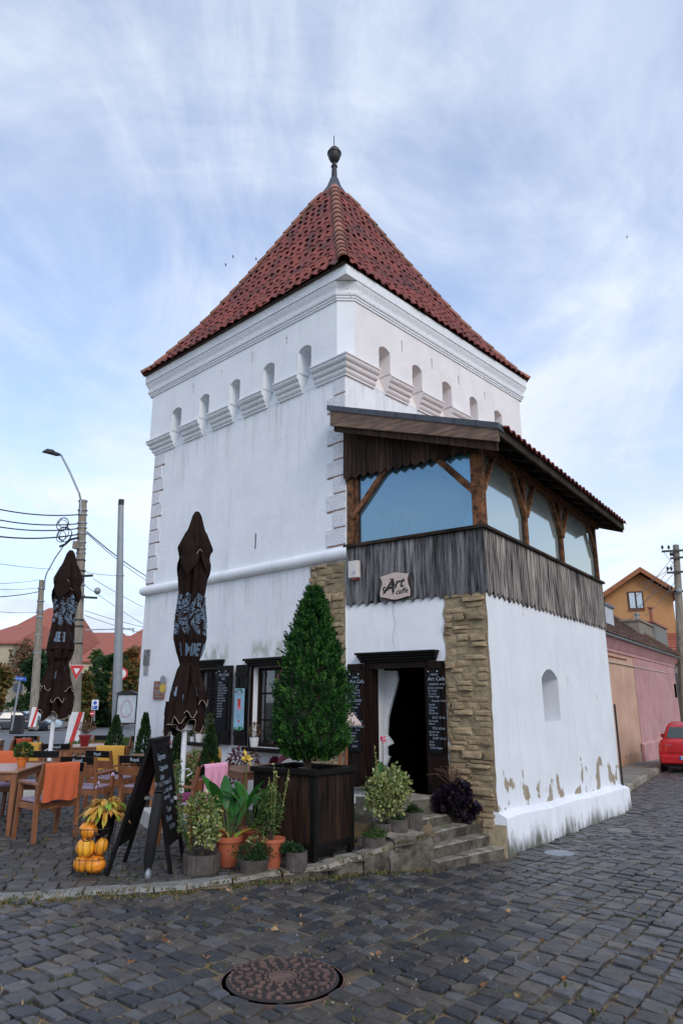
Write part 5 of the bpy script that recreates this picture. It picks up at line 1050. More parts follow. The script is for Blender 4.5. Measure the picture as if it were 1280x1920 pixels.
# ================================================================ closed umbrellas
def umbrella(x, y, H, zb, ztie, rmax, label, seed, base):
    t = thing('closed_umbrella', label, 'umbrella', (x, y, T(x, y)), U(0, 3), 'closed brown cafe umbrellas'); rnd = random.Random(seed)
    mb = MB(); mb.tube([(0, 0, .05), (0, 0, H - .1)], .036, 14); mb.build('pole', WMET, t)
    mb = MB(); mb.box(-.09, .09, -.07, .07, zb - .0, zb + .07); mb.build('runner', WMET, t, bev=.01)
    mb = MB(); mb.tube([(.03, 0, zb - .50), (.10, 0, zb - .50), (.18, .02, zb - .56), (.10, .03, zb - .60)], .008, 6); mb.build('crank_handle', WMET, t)
    Lh = H - zb; nf = 8; ph = [rnd.uniform(0, 6.28) for _ in range(6)]
    def base_r(z):
        u = (H - z) / Lh
        return interp(u, [(0, .035), (.02, .075), (.08, .12), (.18, .235), (.21, .20), (.24, .15), (.27, .19), (.31, .22), (.40, .19), (.52, .225), (.60, .235), (.66, .19), ((H - ztie) / Lh, .125), (.74, .165), (.84, .245), (.92, .27), (1.0, .25)]) * rmax / .27
    def rad(th, z, o=0):
        u = (H - z) / Lh; f = cos(nf / 2 * th + ph[0] + .9 * sin(u * 4 + ph[1])); g = cos(nf * 1.5 * th + ph[2] + 3 * u)
        amp = interp(u, [(0, .05), (.1, .22), (.3, .36), (.6, .28), (.68, .20), (.8, .42), (1, .5)])
        return base_r(z) * (1 - amp + amp * (abs(f) ** .8) * 1.15 + .09 * g * (u > .1) + .05 * sin(3 * th + ph[3] + 9 * u)) + o
    def surf(z0f, z1, nz, nm, o=0, hem=.0):
        mb = MB(); nt_ = 128; rs = []
        edge = [z0f + hem * (sin(nf * .5 * 2 * pi * i / nt_ * 1.0 + ph[4]) * .6 + sin(5 * 2 * pi * i / nt_ + ph[5]) * .5) for i in range(nt_)]
        for j in range(nz + 1):
            row = []
            for i in range(nt_):
                th = 2 * pi * i / nt_; z = lerp(z1, edge[i], j / nz); r = rad(th, z, o) if o == 0 else rad(th, z) * 1.0 + o * (j / nz) ** 1.5
                row.append((r * cos(th), r * sin(th), z))
            rs.append(row)
        mb.rings(rs, cap=False); c = mb.build(nm, UMB, t, smooth=55)
        mb = MB(); mb.tube(rs[-1] + [rs[-1][0]], .0045, 4, cap=False); mb.build('hem_piping', PIPE, c); return c
    cv = surf(zb + .06, H - .16 * Lh, 70, 'canopy', 0, .10)
    for q in range(7):  # folded flaps of cloth standing out of the roll
        th = 2 * pi * q / 7 + rnd.uniform(-.2, .2); z0 = ztie - rnd.uniform(.05, .5); ln = rnd.uniform(.35, .7); mb = MB(); rs = []
        for j in range(9):
            u = j / 8; z = z0 - ln * u; z = max(z, zb - .05); ww = .05 + .16 * u; row = []
            for i in range(9):
                a = th + (i / 8 - .5) * 2 * ww * 2.2; r = base_r(max(z, zb)) * (.80 + .32 * (1 - (2 * i / 8 - 1) ** 2)) + .015 + .012 * sin(i * 2.1 + j) + .03 * u; row.append((r * cos(a), r * sin(a), z + .05 * sin(i * 1.3 + q) * u))
            rs.append(row)
        mb.rings(rs, cap=False, close=False); fl = mb.build('canopy_fold', UMB, t, smooth=55); mb = MB(); mb.tube(rs[-1], .004, 4); mb.build('hem_piping', PIPE, fl)
    v = surf(H - .23 * Lh, H, 26, 'vent_cap', .035, .13)
    for q in range(4):
        th = 2 * pi * q / 4 + .5; mb = MB(); rs = []; z1 = H - .17 * Lh
        for j in range(9):
            u = j / 8; z = z1 - .5 * u; row = []
            for i in range(9): a = th + (i / 8 - .5) * (.3 + 1.1 * sin(pi * min(1, u * 1.0))); r = base_r(z) * (.9 + .12 * (1 - (i / 4 - 1) ** 2)) + .03 + .05 * sin(pi * u); row.append((r * cos(a), r * sin(a), z - .08 * abs(i / 4 - 1) * -1))
            rs.append(row)
        mb.rings(rs, cap=False, close=False); mb.build('canopy_fold', UMB, t, smooth=55)
    mb = MB(); mb.lathe([(base_r(ztie) * .98, ztie - .02), (base_r(ztie) * 1.04, ztie), (base_r(ztie) * .98, ztie + .02)], 30); mb.build('tie_strap', UMB, t, smooth=True)
    # printed lettering wrapped over the folds
    face0 = atan2(-y, -x) - t.rotation_euler.z
    for q in range(4):
        a0 = face0 - 1.3 + q * .9
        def wr(sc_, zo, a0=a0): return lambda X, Y: (lambda th, z: ((rad(th, z) + .010) * cos(th), (rad(th, z) + .010) * sin(th), z))(a0 + X / .26, zo + Y)
        text_mesh([(random.choice(['ME', 'EI', 'IN', 'NL', 'JU']), 0, 0, .24)], wr(1, ztie + .12), 'printed_lettering', PRINT, cv, shear=0, bold=.03)
        text_mesh([(random.choice(['M', 'N', 'L', 'E']), .02, 0, .17)], wr(1, ztie - .42 - .1 * (q % 2)), 'printed_lettering', PRINT, cv, shear=0, bold=.03)
        mb = MB()   # engraved hatching of the printed emblem
        for k in range(26):
            zq = ztie + .42 + .022 * k; wv = .085 * sin(pi * (k + 1) / 28) ** .5; o_ = .03 * sin(k * .5 + q)
            for s in range(6):
                if rnd.random() < .22: continue
                a, b = a0 + (o_ - wv + 2 * wv * s / 6) / .2, a0 + (o_ - wv + 2 * wv * (s + .85) / 6) / .2; h = .0075 + .004 * sin(s * 2 + k)
                mb.poly([((rad(th, z) + .011) * cos(th), (rad(th, z) + .011) * sin(th), z) for th, z in ((a, zq - h + .01 * sin(s)), (b, zq - h + .01 * sin(s + 1)), (b, zq + h + .01 * sin(s + 1)), (a, zq + h + .01 * sin(s)))])
        mb.build('printed_emblem', PRINT, cv, 'stuff')
    return t
u2 = umbrella(-2.13, 9.9, 4.28, 1.20, 2.07, .235, 'closed brown umbrella with pale blue print by the cafe windows', 11, None)
u1 = umbrella(-5.06, 12.75, 4.32, 1.28, 2.5, .26, 'closed dark brown umbrella beside the concrete street pole', 23, None)
mb = MB(); mb.box(-.42, .42, -.42, .42, -.02, .20); mb.box(-.16, .16, -.16, .16, .201, .26); b_ = mb.build('umbrella_base', mat('white_concrete', (.55, .55, .53), (.42, .41, .39), sc=7, bump=.006), None, bev=.02); b_.location = (-2.13, 9.9, .02); b_.rotation_euler = (0, 0, .5); tag(b_, 'white concrete base block under the right closed umbrella', 'umbrella base')
mb = MB(); mb.box(-.42, .42, -.42, .42, -.02, .20); b_ = mb.build('umbrella_base', bpy.data.materials['white_concrete'], None, bev=.02); b_.location = (-5.06, 12.75, .02); tag(b_, 'white concrete base block under the left closed umbrella', 'umbrella base')
# ================================================================ chalkboard, bollard, pumpkins
cbd = thing('chalkboard', 'black folding chalkboard with handwritten menu standing open', 'chalkboard', (-1.87, 7.5, .02), 0)
def panel(nm, xb, xt, y0, y1, zt, m2, lines=None):
    mb = MB(); d = Vector((xt - xb, 0, zt)).normalized(); n = Vector((d.z, 0, -d.x)) * (1 if xb > xt else -1); th = .016
    def q(u, y, w): return Vector((lerp(xb, xt, u), y, zt * u)) + n * w
    def bar(u0, u1, a, b, w0=-th, w1=th): mb.hexa([q(u0, a, w0), q(u0, b, w0), q(u0, b, w1), q(u0, a, w1), q(u1, a, w0), q(u1, b, w0), q(u1, b, w1), q(u1, a, w1)])
    bar(0, 1, y0, y0 + .05); bar(0, 1, y1 - .05, y1); bar(.93, 1, y0 + .051, y1 - .051); bar(.20, .26, y0 + .051, y1 - .051); fr_ = mb.build(nm, BLACKW, cbd)
    mb = MB(); mb.hexa([q(.261, y0 + .051, -.006), q(.261, y1 - .051, -.006), q(.261, y1 - .051, .006), q(.261, y0 + .051, .006), q(.929, y0 + .051, -.006), q(.929, y1 - .051, -.006), q(.929, y1 - .051, .006), q(.929, y0 + .051, .006)]); bd = mb.build('board_face', CHALKB, fr_)
    if lines: text_mesh(lines, lambda x, y: q(.92 + y / 1.2, y0 + .06 + x, .0075), 'chalk_lettering', CHALK, fr_, shear=.15, bold=.012)
    return q
q = panel('front_panel', .26, .012, -.30, .30, 1.2, 0, [('Espresso', .02, -.09, .085), ('Cappuccino', .03, -.19, .07), ('Latte', .02, -.27, .07), ('Croissant 12', .08, -.33, .065), ('Ciocolata calda', .04, -.40, .062), ('Limonada', .06, -.46, .06), ('Fresh', .28, -.52, .06), ('Tarte', .10, -.58, .075), ('Fructe', .05, -.66, .08), ('Vin fiert', .12, -.74, .07)])
panel('back_panel', -.34, -.012, -.30, .30, 1.2, 0)
mb = MB(); mb.box(-.045, .045, -.305, .305, 1.19, 1.225); mb.build('hinge_cap', BLACKW, cbd, bev=.006); mb = MB(); mb.box(-.24, .17, .22, .24, .60, .63); mb.build('spreader_bar', WMET, cbd)
P = atz(277, 1648, .02)
bo = thing('bollard', 'slender black cast post with ball top leaning at the chalkboard', 'bollard', (P.x, P.y, .02))
mb = MB(); mb.tube([(0, 0, 0), (-.01, .02, .10), (-.0, .0, .16), (.03, 0, .5), (.058, 0, .74)], [.03, .034, .05, .052, .05], 14); mb.build('shaft', BLACK, bo, smooth=40); mb = MB(); mb.ball((.062, 0, .80), .042, .042, .042, 14, 10); mb.lathe([(.04, .745), (.052, .755), (.052, .77), (.035, .775)], 14, (.06, 0, 0)); mb.build('ball_top', BLACK, bo, smooth=40); mb = MB(); mb.ball((.01, -.03, .04), .03, .05, .055, 12, 8); mb.build('foot', GMET, bo, smooth=True)
BX, BY = -2.40, 7.33; bk_ = thing('wire_basket', 'black wire basket holding pumpkins at the terrace edge', 'basket', (BX, BY, .015))
rb = lambda z: .165 + .035 * z / .42
for z, nm in ((.005, 'ring'), (.14, 'ring'), (.41, 'rim')):
    mb = MB(); mb.tube([(rb(z) * cos(2 * pi * i / 40), rb(z) * sin(2 * pi * i / 40), z) for i in range(41)], .0045 if nm == 'rim' else .003, 5); mb.build(nm, BLACK, bk_)
mb = MB(); n = 18
for i in range(n):
    for a, b, z0, z1 in ((i, i + .5, .0, .07), (i + 1, i + .5, .0, .07), (i + .5, i + .5, .07, .14), (i + .5, i + 1, .14, .22), (i + .5, i, .14, .22), (i, i, .22, .30), (i, i + .5, .30, .36), (i, i - .5, .30, .36), (i + .5, i + .5, .36, .41)):
        f = lambda k, z: (rb(z) * cos(2 * pi * k / n), rb(z) * sin(2 * pi * k / n), z); mb.tube([f(a, z0), f(b, z1)], .0022, 4)
mb.build('wire_mesh', BLACK, bk_)
mb = MB(); mb.tube([(-.07 + .07 * 0, -rb(.41), .41)] + [(-.0 + .07 * cos(t), -rb(.3) - .008, .41 - .10 * sin(t)) for t in [pi - pi * i / 10 for i in range(11)]], .005, 6); mb.build('handle', BLACK, bk_)
def pumpkin(x, y, z, rx, rz, tilt, m, lab):
    mb = MB(); n = 40; rs = []
    for j in range(15):
        t = pi * (.03 + .94 * j / 14); rs.append([(rx * sin(t) * (1 - .035 * abs(cos(4.5 * 2 * pi * i / n / 1.0)) ** 3) * cos(2 * pi * i / n), rx * sin(t) * (1 - .035 * abs(cos(4.5 * 2 * pi * i / n)) ** 3) * sin(2 * pi * i / n), -rz * cos(t)) for i in range(n)])
    mb.rings(rs); t = thing('pumpkin', lab, 'pumpkin', (BX + x, BY + y, z), 0, 'orange pumpkins in the wire basket'); t.rotation_euler = tilt; MW[t.name] = Matrix.LocRotScale(t.location, t.rotation_euler, t.scale); mb.build('shell', m, t, smooth=True)
    mb = MB(); mb.tube([(0, 0, rz * .95), (.004, 0, rz + .02), (.012, .004, rz + .035)], [.014, .009, .011], 8); mb.build('stalk', TRUNK, t)
pumpkin(-.075, -.055, .105, .078, .082, (.3, -.6, 0), PUMP, 'small orange pumpkin at the basket bottom left')
pumpkin(.062, -.075, .10, .078, .098, (.2, 1.45, .3), PUMP, 'oval orange pumpkin at the basket bottom right')
pumpkin(-.055, -.05, .245, .090, .088, (.4, .3, 0), PUMY, 'yellow ochre pumpkin at middle left of the basket')
pumpkin(.095, -.045, .255, .062, .082, (.15, .35, 0), PUMY, 'slim yellow pumpkin at middle right of the basket')
pumpkin(-.045, -.04, .395, .078, .095, (.2, 1.75, -.2), PUMP, 'orange pumpkin lying on top, above the basket rim')
pumpkin(.01, .07, .12, .08, .08, (.1, .2, 0), PUMP, 'orange pumpkin at the back of the basket')
hp = potthing('hosta_plant', 'yellowing leafy plant in dark pot above the pumpkins', 'potted plant', (BX + .07, BY + .075, .22), [(.065, 0), (.10, .27), (.11, .27), (.11, .29), (.09, .28), (0, .27)], BLACKW)
mb = MB()
for k in range(190):
    a = U(0, 6.28); e = U(.2, 1.45); ln = U(.08, .19); d = Vector((cos(a) * cos(e), sin(a) * cos(e), sin(e))); b = Vector((cos(a) * .03, sin(a) * .03, .28)); c1 = b + d * ln; c2 = c1 + Vector((cos(a) * .06, sin(a) * .06, -.01 - .05 * (1 - e / 1.3))) ; c3 = c2 + Vector((cos(a) * .03, sin(a) * .03, -U(.02, .06)))
    sd = Vector((-sin(a), cos(a), 0)) * U(.010, .024); r_ = R(); i = [mb.pt(p) for p in (c1 - d * .03, c1 + sd, c2 + sd * .9, c3, c2 - sd * .9, c1 - sd, (c1 + c2) / 2 + Vector((0, 0, .0)))]
    mb.face((i[0], i[1], i[6]), 0, r_); mb.face((i[1], i[2], i[6]), 0, r_); mb.face((i[2], i[3], i[4], i[6]), 0, r_); mb.face((i[4], i[5], i[6]), 0, r_); mb.face((i[5], i[0], i[6]), 0, r_)
mb.build('foliage', LHOS, hp)
mb = MB()
for k in range(30): a = U(0, 6.28); d = Vector((cos(a) * .5, sin(a) * .5, 1)); mb.tube([(0, 0, .27), Vector((0, 0, .27)) + d * U(.1, .2)], .003, 4)
mb.build('stems', LMID, hp)
mb = MB()
for (x, h, b) in ((-.02, .62, -.07), (.1, .5, .05)):
    mb.tube([(x, 0, .28), (x + b * .3, 0, h * .7 + .1), (x + b, 0, h + .1)], .0025, 4)
mb.build('flower_stalk', LHEA, hp); mb = MB()
for (x, z) in ((-.10, .58), (-.09, .62), (-.15, .36), (-.17, .34), (.05, .7)):
    for k in range(6): leaves(mb, (x, -.02, z), (U(-.5, .5), U(-.5, .5), -1), .045, .35)
mb.build('flower', LILAC, hp)

# ================================================================ planter box with conifer
bx = thing('planter_box', 'large square dark wooden planter box holding the conifer', 'planter', (-.26, 7.6, .05), 0)
B0 = Vector((-.265, 7.44, 0)); bL = Vector((-.69, .72, 0)).normalized(); bR = Vector((.60, .80, 0)).normalized(); bL = Vector((-bR.y, bR.x, 0)); BLn, BRn = .85, .67; zb0, zt0 = .13, .925
def bp(u, v, z): q = B0 + bR * u + bL * v; return (q.x, q.y, z)
def bbox(mb, u0, u1, v0, v1, z0, z1): mb.hexa([bp(u0, v0, z0), bp(u1, v0, z0), bp(u1, v1, z0), bp(u0, v1, z0), bp(u0, v0, z1), bp(u1, v0, z1), bp(u1, v1, z1), bp(u0, v1, z1)])
for side in range(4):
    n = 6 if side % 2 == 0 else 4; Ln = BLn if side % 2 == 0 else BRn
    for i in range(n):
        a, b = lerp(.05, Ln - .05, i / n) + .002, lerp(.05, Ln - .05, (i + 1) / n) - .002; mb = MB()
        if side == 0: bbox(mb, .012, .032, a, b, zb0 + .10, zt0 - .06)
        if side == 1: bbox(mb, a, b, .012, .032, zb0 + .10, zt0 - .06)
        if side == 2: bbox(mb, BRn - .032, BRn - .012, a, b, zb0 + .10, zt0 - .06)
        if side == 3: bbox(mb, a, b, BLn - .032, BLn - .012, zb0 + .10, zt0 - .06)
        mb.build('plank', BOXW, bx, world=True)
for u, v in ((0, 0), (BRn - .06, 0), (0, BLn - .06), (BRn - .06, BLn - .06)): mb = MB(); bbox(mb, u, u + .06, v, v + .06, zb0 - .06, zt0 - .05); mb.build('corner_post', BLACKW, bx, world=True, bev=.004)
mb = MB(); bbox(mb, -.03, .06, -.03, BLn + .03, zt0 - .05, zt0); bbox(mb, BRn - .06, BRn + .03, -.03, BLn + .03, zt0 - .05, zt0); bbox(mb, .061, BRn - .061, -.03, .06, zt0 - .05, zt0); bbox(mb, .061, BRn - .061, BLn - .06, BLn + .03, zt0 - .05, zt0); mb.build('rim', BLACKW, bx, world=True, bev=.004)
mb = MB(); bbox(mb, -.004, .03, .061, BLn - .061, zb0 + .03, zb0 + .10); bbox(mb, .061, BRn - .061, -.004, .03, zb0 + .03, zb0 + .10); mb.build('bottom_rail', BLACKW, bx, world=True, bev=.004)
mb = MB(); n = 10
for i in range(n):
    for j in range(n): mb.poly([bp(.035 + (BRn - .07) * a / n, .035 + (BLn - .07) * b / n, zt0 - .055 + .018 * noise.noise((a * .7, b * .7, 1))) for a, b in ((i, j), (i + 1, j), (i + 1, j + 1), (i, j + 1))])
mb.build('soil', SOIL, bx, world=True, smooth=True)
P = Vector(bp(BRn * .48, BLn * .50, 0)); tj = thing('thuja', 'dense bright green cone shaped conifer in the planter box', 'tree', (P.x + .04, P.y, zt0 - .05), scale=1.05)
mb = MB(); mb.tube([(0, 0, 0), (.01, 0, .3), (0, .01, 1.0), (0, 0, 1.6)], [.045, .034, .025, .01], 9); mb.build('trunk', TRUNK, tj)
mb = MB(); rnd = random.Random(2)
def thr(h): return interp(h, [(.12, .20), (.25, .34), (.45, .39), (.8, .36), (1.15, .285), (1.5, .175), (1.75, .08), (1.88, .012)])
sprays = []
for _ in range(2900):
    h = .13 + 1.74 * rnd.random() ** 1.15; a = rnd.uniform(0, 6.283); lump = 1 + .16 * noise.noise((cos(a) * 2.2, sin(a) * 2.2, h * 3.2)) + .10 * noise.noise((cos(a) * 6, sin(a) * 6, h * 8)); sprays.append((h, a, thr(h) * lump * rnd.uniform(.72, 1.0)))
for h, a, r in sprays:
    o = Vector((cos(a), sin(a), 0)); c = o * r * (1 + (.14 if rnd.random() < .12 else 0)) + Vector((.05, 0, h)); ax = (o * rnd.uniform(.5, 1) + Vector((0, 0, rnd.uniform(.3, 1.1)))).normalized(); c = c - ax * .03; rr = rnd.random() * .999 if r > .8 * thr(h) else .2; sd = ax.cross(Vector((0, 0, 1))); sd = sd.normalized() if sd.length > .01 else Vector((1, 0, 0)); q = (sd * rnd.uniform(-1, 1) + ax.cross(sd) * rnd.uniform(-1, 1)).normalized(); ln = rnd.uniform(.07, .12)
    for k in range(9):
        t = k / 9; s = 1 if k % 2 else -1; leaves(mb, c + ax * ln * t, ax * .8 + q * s * .9 + rdir() * .25, ln * .5 * (1.1 - t * .6), .5, r=rr)
    leaves(mb, c + ax * ln * .6, ax, ln * .5, .3, r=rr)
mb.build('foliage', LTHUJA, tj)
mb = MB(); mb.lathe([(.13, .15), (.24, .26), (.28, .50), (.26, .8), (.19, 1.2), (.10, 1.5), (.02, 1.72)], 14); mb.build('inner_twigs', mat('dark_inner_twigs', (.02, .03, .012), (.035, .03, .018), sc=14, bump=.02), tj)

# ================================================================ plants in pots
def ribring(nm, label, x, y, r, h, soil=True, z=None):
    z = T(x, y) - .01 if z is None else z
    return potthing(nm, label, 'potted plant', (x, y, z), [(r * .95, 0), (r, .01), (r, h), (r * .84, h), (r * .84, h - .04), (0, h - .04)], RIBC, None, 44, rib=.035)
def bush(parent, c, rad, n, sz, m, el=.55, name='foliage', zb=.3, hollow=.35, stems=8):
    mb = MB(); sub = [(Vector(c) + Vector((q.x * rad[0], q.y * rad[1], q.z * rad[2])) * U(.3, .75)) for q in [rdir() for _ in range(max(5, n // 90))]]
    for s in sub: clump(mb, s, (rad[0] * .42, rad[1] * .42, rad[2] * .42), n // len(sub), sz, el, zb, hollow)
    mb.build(name, m, parent)
    if stems:
        mb = MB()
        for _ in range(stems): q = random.choice(sub); mb.tube([(c[0] * .3 + U(-.03, .03), c[1] * .3 + U(-.03, .03), max(0, c[2] - rad[2] * 1.1)), (q * .6 + Vector(c) * .4), q], .004, 4)
        mb.build('stems', TRUNK, parent)
def canna(parent, base, n, H, spread, m=LCAN, seed=1, big=1.0):
    rnd = random.Random(seed); st_ = MB(); mb = MB()
    for k in range(n):
        a = rnd.uniform(0, 6.28); h = H * rnd.uniform(.35, 1); o = Vector((cos(a), sin(a), 0)); b = Vector(base); s0 = b + o * .01; s1 = b + o * spread * .25 * (h / H) + Vector((0, 0, h * .6)); st_.tube([s0, s1], .006, 5)
        ln = rnd.uniform(.22, .36) * big; e = rnd.uniform(.5, 1.35); d = (o * cos(e) + Vector((0, 0, sin(e)))).normalized(); sd = d.cross(Vector((0, 0, 1))).normalized(); w = ln * .17; rr = rnd.random(); pts = []
        for j in range(7):
            t = j / 6; c = s1 + d * ln * t + o * .07 * t * t - Vector((0, 0, .10 * t * t * cos(e))); ww = w * sin(pi * min(.98, .06 + t * .93)) ** .7; up = Vector((0, 0, 1)) * ww * .35; pts.append((c - sd * ww + up, c, c + sd * ww + up))
        ids = [[mb.pt(p) for p in q] for q in pts]
        for A, B in zip(ids, ids[1:]): mb.face((A[0], A[1], B[1], B[0]), 0, rr); mb.face((A[1], A[2], B[2], B[1]), 0, rr)
    st_.build('stems', LMID, parent); return mb.build('leaves', m, parent, smooth=True)
p1 = ribring('potted_shrub', 'variegated cream and green shrub in low ribbed concrete ring', -1.345, 7.32, .175, .17)
bush(p1, (0, .0, .46), (.21, .18, .34), 1500, .042, LVAR, .6, stems=12)
mb = MB()
for k in range(7):
    pts = [Vector((-.10, -.05, .2)), Vector((-.16 - .01 * k, -.10, .45)), Vector((-.20 - .015 * k, -.12, .7 + .05 * k)), Vector((-.23, -.08, .92 + .02 * k))]
    mb.tube(pts, .0025, 4)
    for j in range(26): t = j / 25 * 2.99; i = int(t); q = pts[i].lerp(pts[i + 1], t - i); leaves(mb, q, rdir(), .03, .7)
mb.build('trailing_vine', LMID, p1)
p2 = potthing('potted_plant', 'canna with large green leaves in round terracotta pot', 'potted plant', (-1.12, 7.52, T(-1.1, 7.5) - .0), [(.085, 0), (.125, .22), (.14, .225), (.145, .275), (.125, .275), (.115, .25), (0, .24)], TERC)
canna(p2, (0, 0, .24), 17, .55, .9, seed=4); mb = MB()
mb2 = canna(p2, (0.04, -.03, .2), 5, .14, .25, LHOS, seed=9, big=.6)
mb = MB(); mb.tube([(.10, .1, .3), (.13, .1, .7), (.14, .12, .98)], .006, 5)
for k in range(9): leaves(mb, (.14, .12, .95), (U(-.5, .5), U(-.5, .5), U(.2, 1)), .03, .3)
mb.build('flower_stalk', LMID, p2); mb = MB()
for k in range(26): leaves(mb, (.14 + U(-.02, .02), .12 + U(-.02, .02), .99 + U(-.03, .04)), rdir(.4), U(.04, .08), .45)
mb.build('flower', FLY, p2)
p3 = potthing('potted_plant', 'bushy small leaved plant in fluted terracotta pot', 'potted plant', (-.67, 7.36, T(-.7, 7.5)), [(.075, 0), (.115, .24), (.125, .24), (.125, .27), (.105, .26), (0, .24)], TERC, n=16, rib=.03)
bush(p3, (-.04, 0, .52), (.20, .18, .27), 1300, .032, LMID, .5, stems=14); mb = MB()
for k in range(12):
    a = U(0, 6.28); b = Vector((cos(a) * .08, sin(a) * .08, .4)); e = b + Vector((cos(a) * .1, sin(a) * .1, U(.3, .55))); mb.tube([b, e], .002, 4)
    for j in range(14): leaves(mb, b.lerp(e, R()), rdir(), .03, .5)
mb.build('tall_shoots', LVAR, p3)
p3b = potthing('potted_plant', 'leafy canna in terracotta pot behind the fluted one', 'potted plant', (-.92, 7.75, T(-.9, 7.7)), [(.085, 0), (.125, .26), (.14, .265), (.14, .30), (.12, .30), (0, .28)], TERC)
canna(p3b, (0, 0, .28), 13, .60, .8, seed=12)
p4 = potthing('potted_plant', 'low dark green mound plant in front of the terracotta pots', 'potted plant', (-.83, 7.22, T(-.8, 7.2)), [(.12, 0), (.15, .12), (.14, .12), (0, .1)], RIBC)
bush(p4, (0, 0, .15), (.21, .15, .13), 2200, .026, LDARK, .4, stems=0); mb = MB(); clump(mb, (.02, 0, .27), (.09, .07, .03), 60, .035, .5); mb.build('pale_tips', LVAR, p4)
p5 = ribring('potted_plant', 'small green plant in ribbed concrete ring at the planter foot', -.43, 7.28, .10, .17); bush(p5, (-.05, 0, .19), (.15, .10, .07), 900, .026, LDARK, .5, stems=0)
p6 = ribring('potted_shrub', 'big cream variegated bush beside the stone steps', .46, 8.10, .13, .18); bush(p6, (.03, .05, .48), (.27, .22, .34), 3600, .038, LVAR, .6, stems=10)
canna(p6, (-.06, .05, .3), 6, .50, .3, seed=7); mb = MB(); mb.tube([(-.02, .1, .4), (-.0, .1, .8), (-.0, .1, 1.02)], .004, 5); mb.build('flower_stalk', LMAR, p6); mb = MB()
for k in range(22): leaves(mb, (.0 + U(-.02, .02), .1, 1.02 + U(-.02, .03)), rdir(.2), U(.03, .055), .6)
mb.build('flower', FLP, p6); mb = MB()
for k in range(3):
    pts = [Vector((-.06 + .02 * k, 0, .5)), Vector((-.10 + .02 * k, 0, .98 - .1 * k))]; mb.tube(pts, .002, 4)
    for j in range(22): leaves(mb, pts[0].lerp(pts[1], j / 22), rdir(), .03, .6)
mb.build('tall_shoots', LVAR, p6)
p7 = ribring('planter_ring', 'ribbed concrete ring with low plants, middle of three', .60, 8.06, .105, .19); bush(p7, (0, 0, .19), (.11, .1, .05), 500, .024, LDARK, .5, stems=0)
p8 = ribring('planter_ring', 'ribbed concrete ring with low plants nearest the steps', .78, 8.28, .11, .17); bush(p8, (0, 0, .18), (.12, .1, .06), 600, .024, LDARK, .5, stems=0)
p9 = ribring('planter_ring', 'ribbed concrete ring with moss nearest the planter box', .34, 7.86, .115, .13); bush(p9, (0, 0, .14), (.13, .12, .07), 800, .024, LMID, .5, stems=0)
pp = atz(850, 1510, .45); p10 = potthing('potted_plant', 'dark purple leaved plant at the foot of the stone corner', 'potted plant', (1.33, 8.87, .30), [(.10, 0), (.14, .18), (.15, .2), (.12, .2), (0, .18)], BLACKW)
mb = MB(); clump(mb, (-.05, 0, .17), (.15, .13, .13), 300, .085, .8, -.5, .4); clump(mb, (.08, .02, .24), (.11, .11, .13), 180, .08, .8, -.5, .4); clump(mb, (.14, -.04, .08), (.12, .1, .11), 150, .075, .8, -.6, .4); mb.build('foliage', LPUR, p10)
mb = MB()
for k in range(40): a = U(0, 6.28); e = U(.7, 1.5); d = Vector((cos(a) * cos(e), sin(a) * cos(e), sin(e))); mb.tube([(0, 0, .3), Vector((0, 0, .3)) + d * U(.15, .28), Vector((0, 0, .3)) + d * .3 + Vector((cos(a) * .08, sin(a) * .08, -.05))], .0018, 3)
mb.build('grass_tuft', LHEA, p10)
# row of plants at the foot of the tower wall
def wallplant(v, o, z=0): q = C0 + dL * v - dR * o; return (q.x, q.y, z)
def conifer(nm, label, v, o, h, r, z=0, cat='potted plant'):
    t = thing(nm, label, cat, wallplant(v, o, z)); mb = MB()
    for _ in range(int(1100 * h)):
        q = R() ** .8; a = U(0, 6.28); rr = r * (1 - q) ** .8 * U(.5, 1); leaves(mb, (rr * cos(a), rr * sin(a), .12 + h * q), (cos(a) * .6, sin(a) * .6, 1), .07, .5)
    mb.build('foliage', LDARK, t); mb = MB(); mb.lathe([(.10, -.0), (.13, .2), (.11, .2), (0, .18)], 14); mb.build('pot', BLACKW, t); return t
conifer('conifer', 'small dark conifer at the far corner of the tower', 5.15, .55, .95, .26, .25); conifer('conifer', 'small conifer between far tower corner and first window', 4.35, .45, .95, .20, .3)
conifer('conifer', 'small dark conifer under the first cafe window', 2.9, .75, .85, .20, .15); conifer('conifer', 'dark narrow conifer between the two cafe windows', 2.05, .75, 1.0, .22, .12)
for lab, v, o, c, m, n in (('pale variegated shrub in front of the white wall', 2.45, .80, .55, LVAR, 1300), ('maroon leaved shrub beside the first cafe window', 3.85, .45, .6, LMAR, 500), ('maroon leaved shrub under the second cafe window', 1.55, .6, .6, LMAR, 500), ('red rose bush under the first cafe window', 2.95, .9, .6, LMID, 500)):
    t = thing('potted_shrub', lab, 'potted plant', wallplant(v, o)); mb = MB(); mb.lathe([(.13, 0), (.18, .3), (.16, .3), (0, .28)], 14); mb.build('pot', BLUE if 'pale' in lab else BLACKW, t); bush(t, (0, 0, c), (.30, .22, .34), n, .05, m, .55, stems=8)
    if 'rose' in lab:
        mb = MB()
        for k in range(40): leaves(mb, (.05 + U(-.02, .02), -.12 + U(-.02, .02), 1.0 + U(-.03, .03)), rdir(), .04, .8)
        mb.build('flower', FLP, t)
t = thing('potted_plant', 'brown withered canna in front of the stone strip', 'potted plant', wallplant(.9, .55, .1)); canna(t, (0, 0, .3), 9, .6, .5, LMAR, seed=21); mb = MB(); mb.lathe([(.13, 0), (.17, .3), (0, .28)], 14); mb.build('pot', TERC, t)
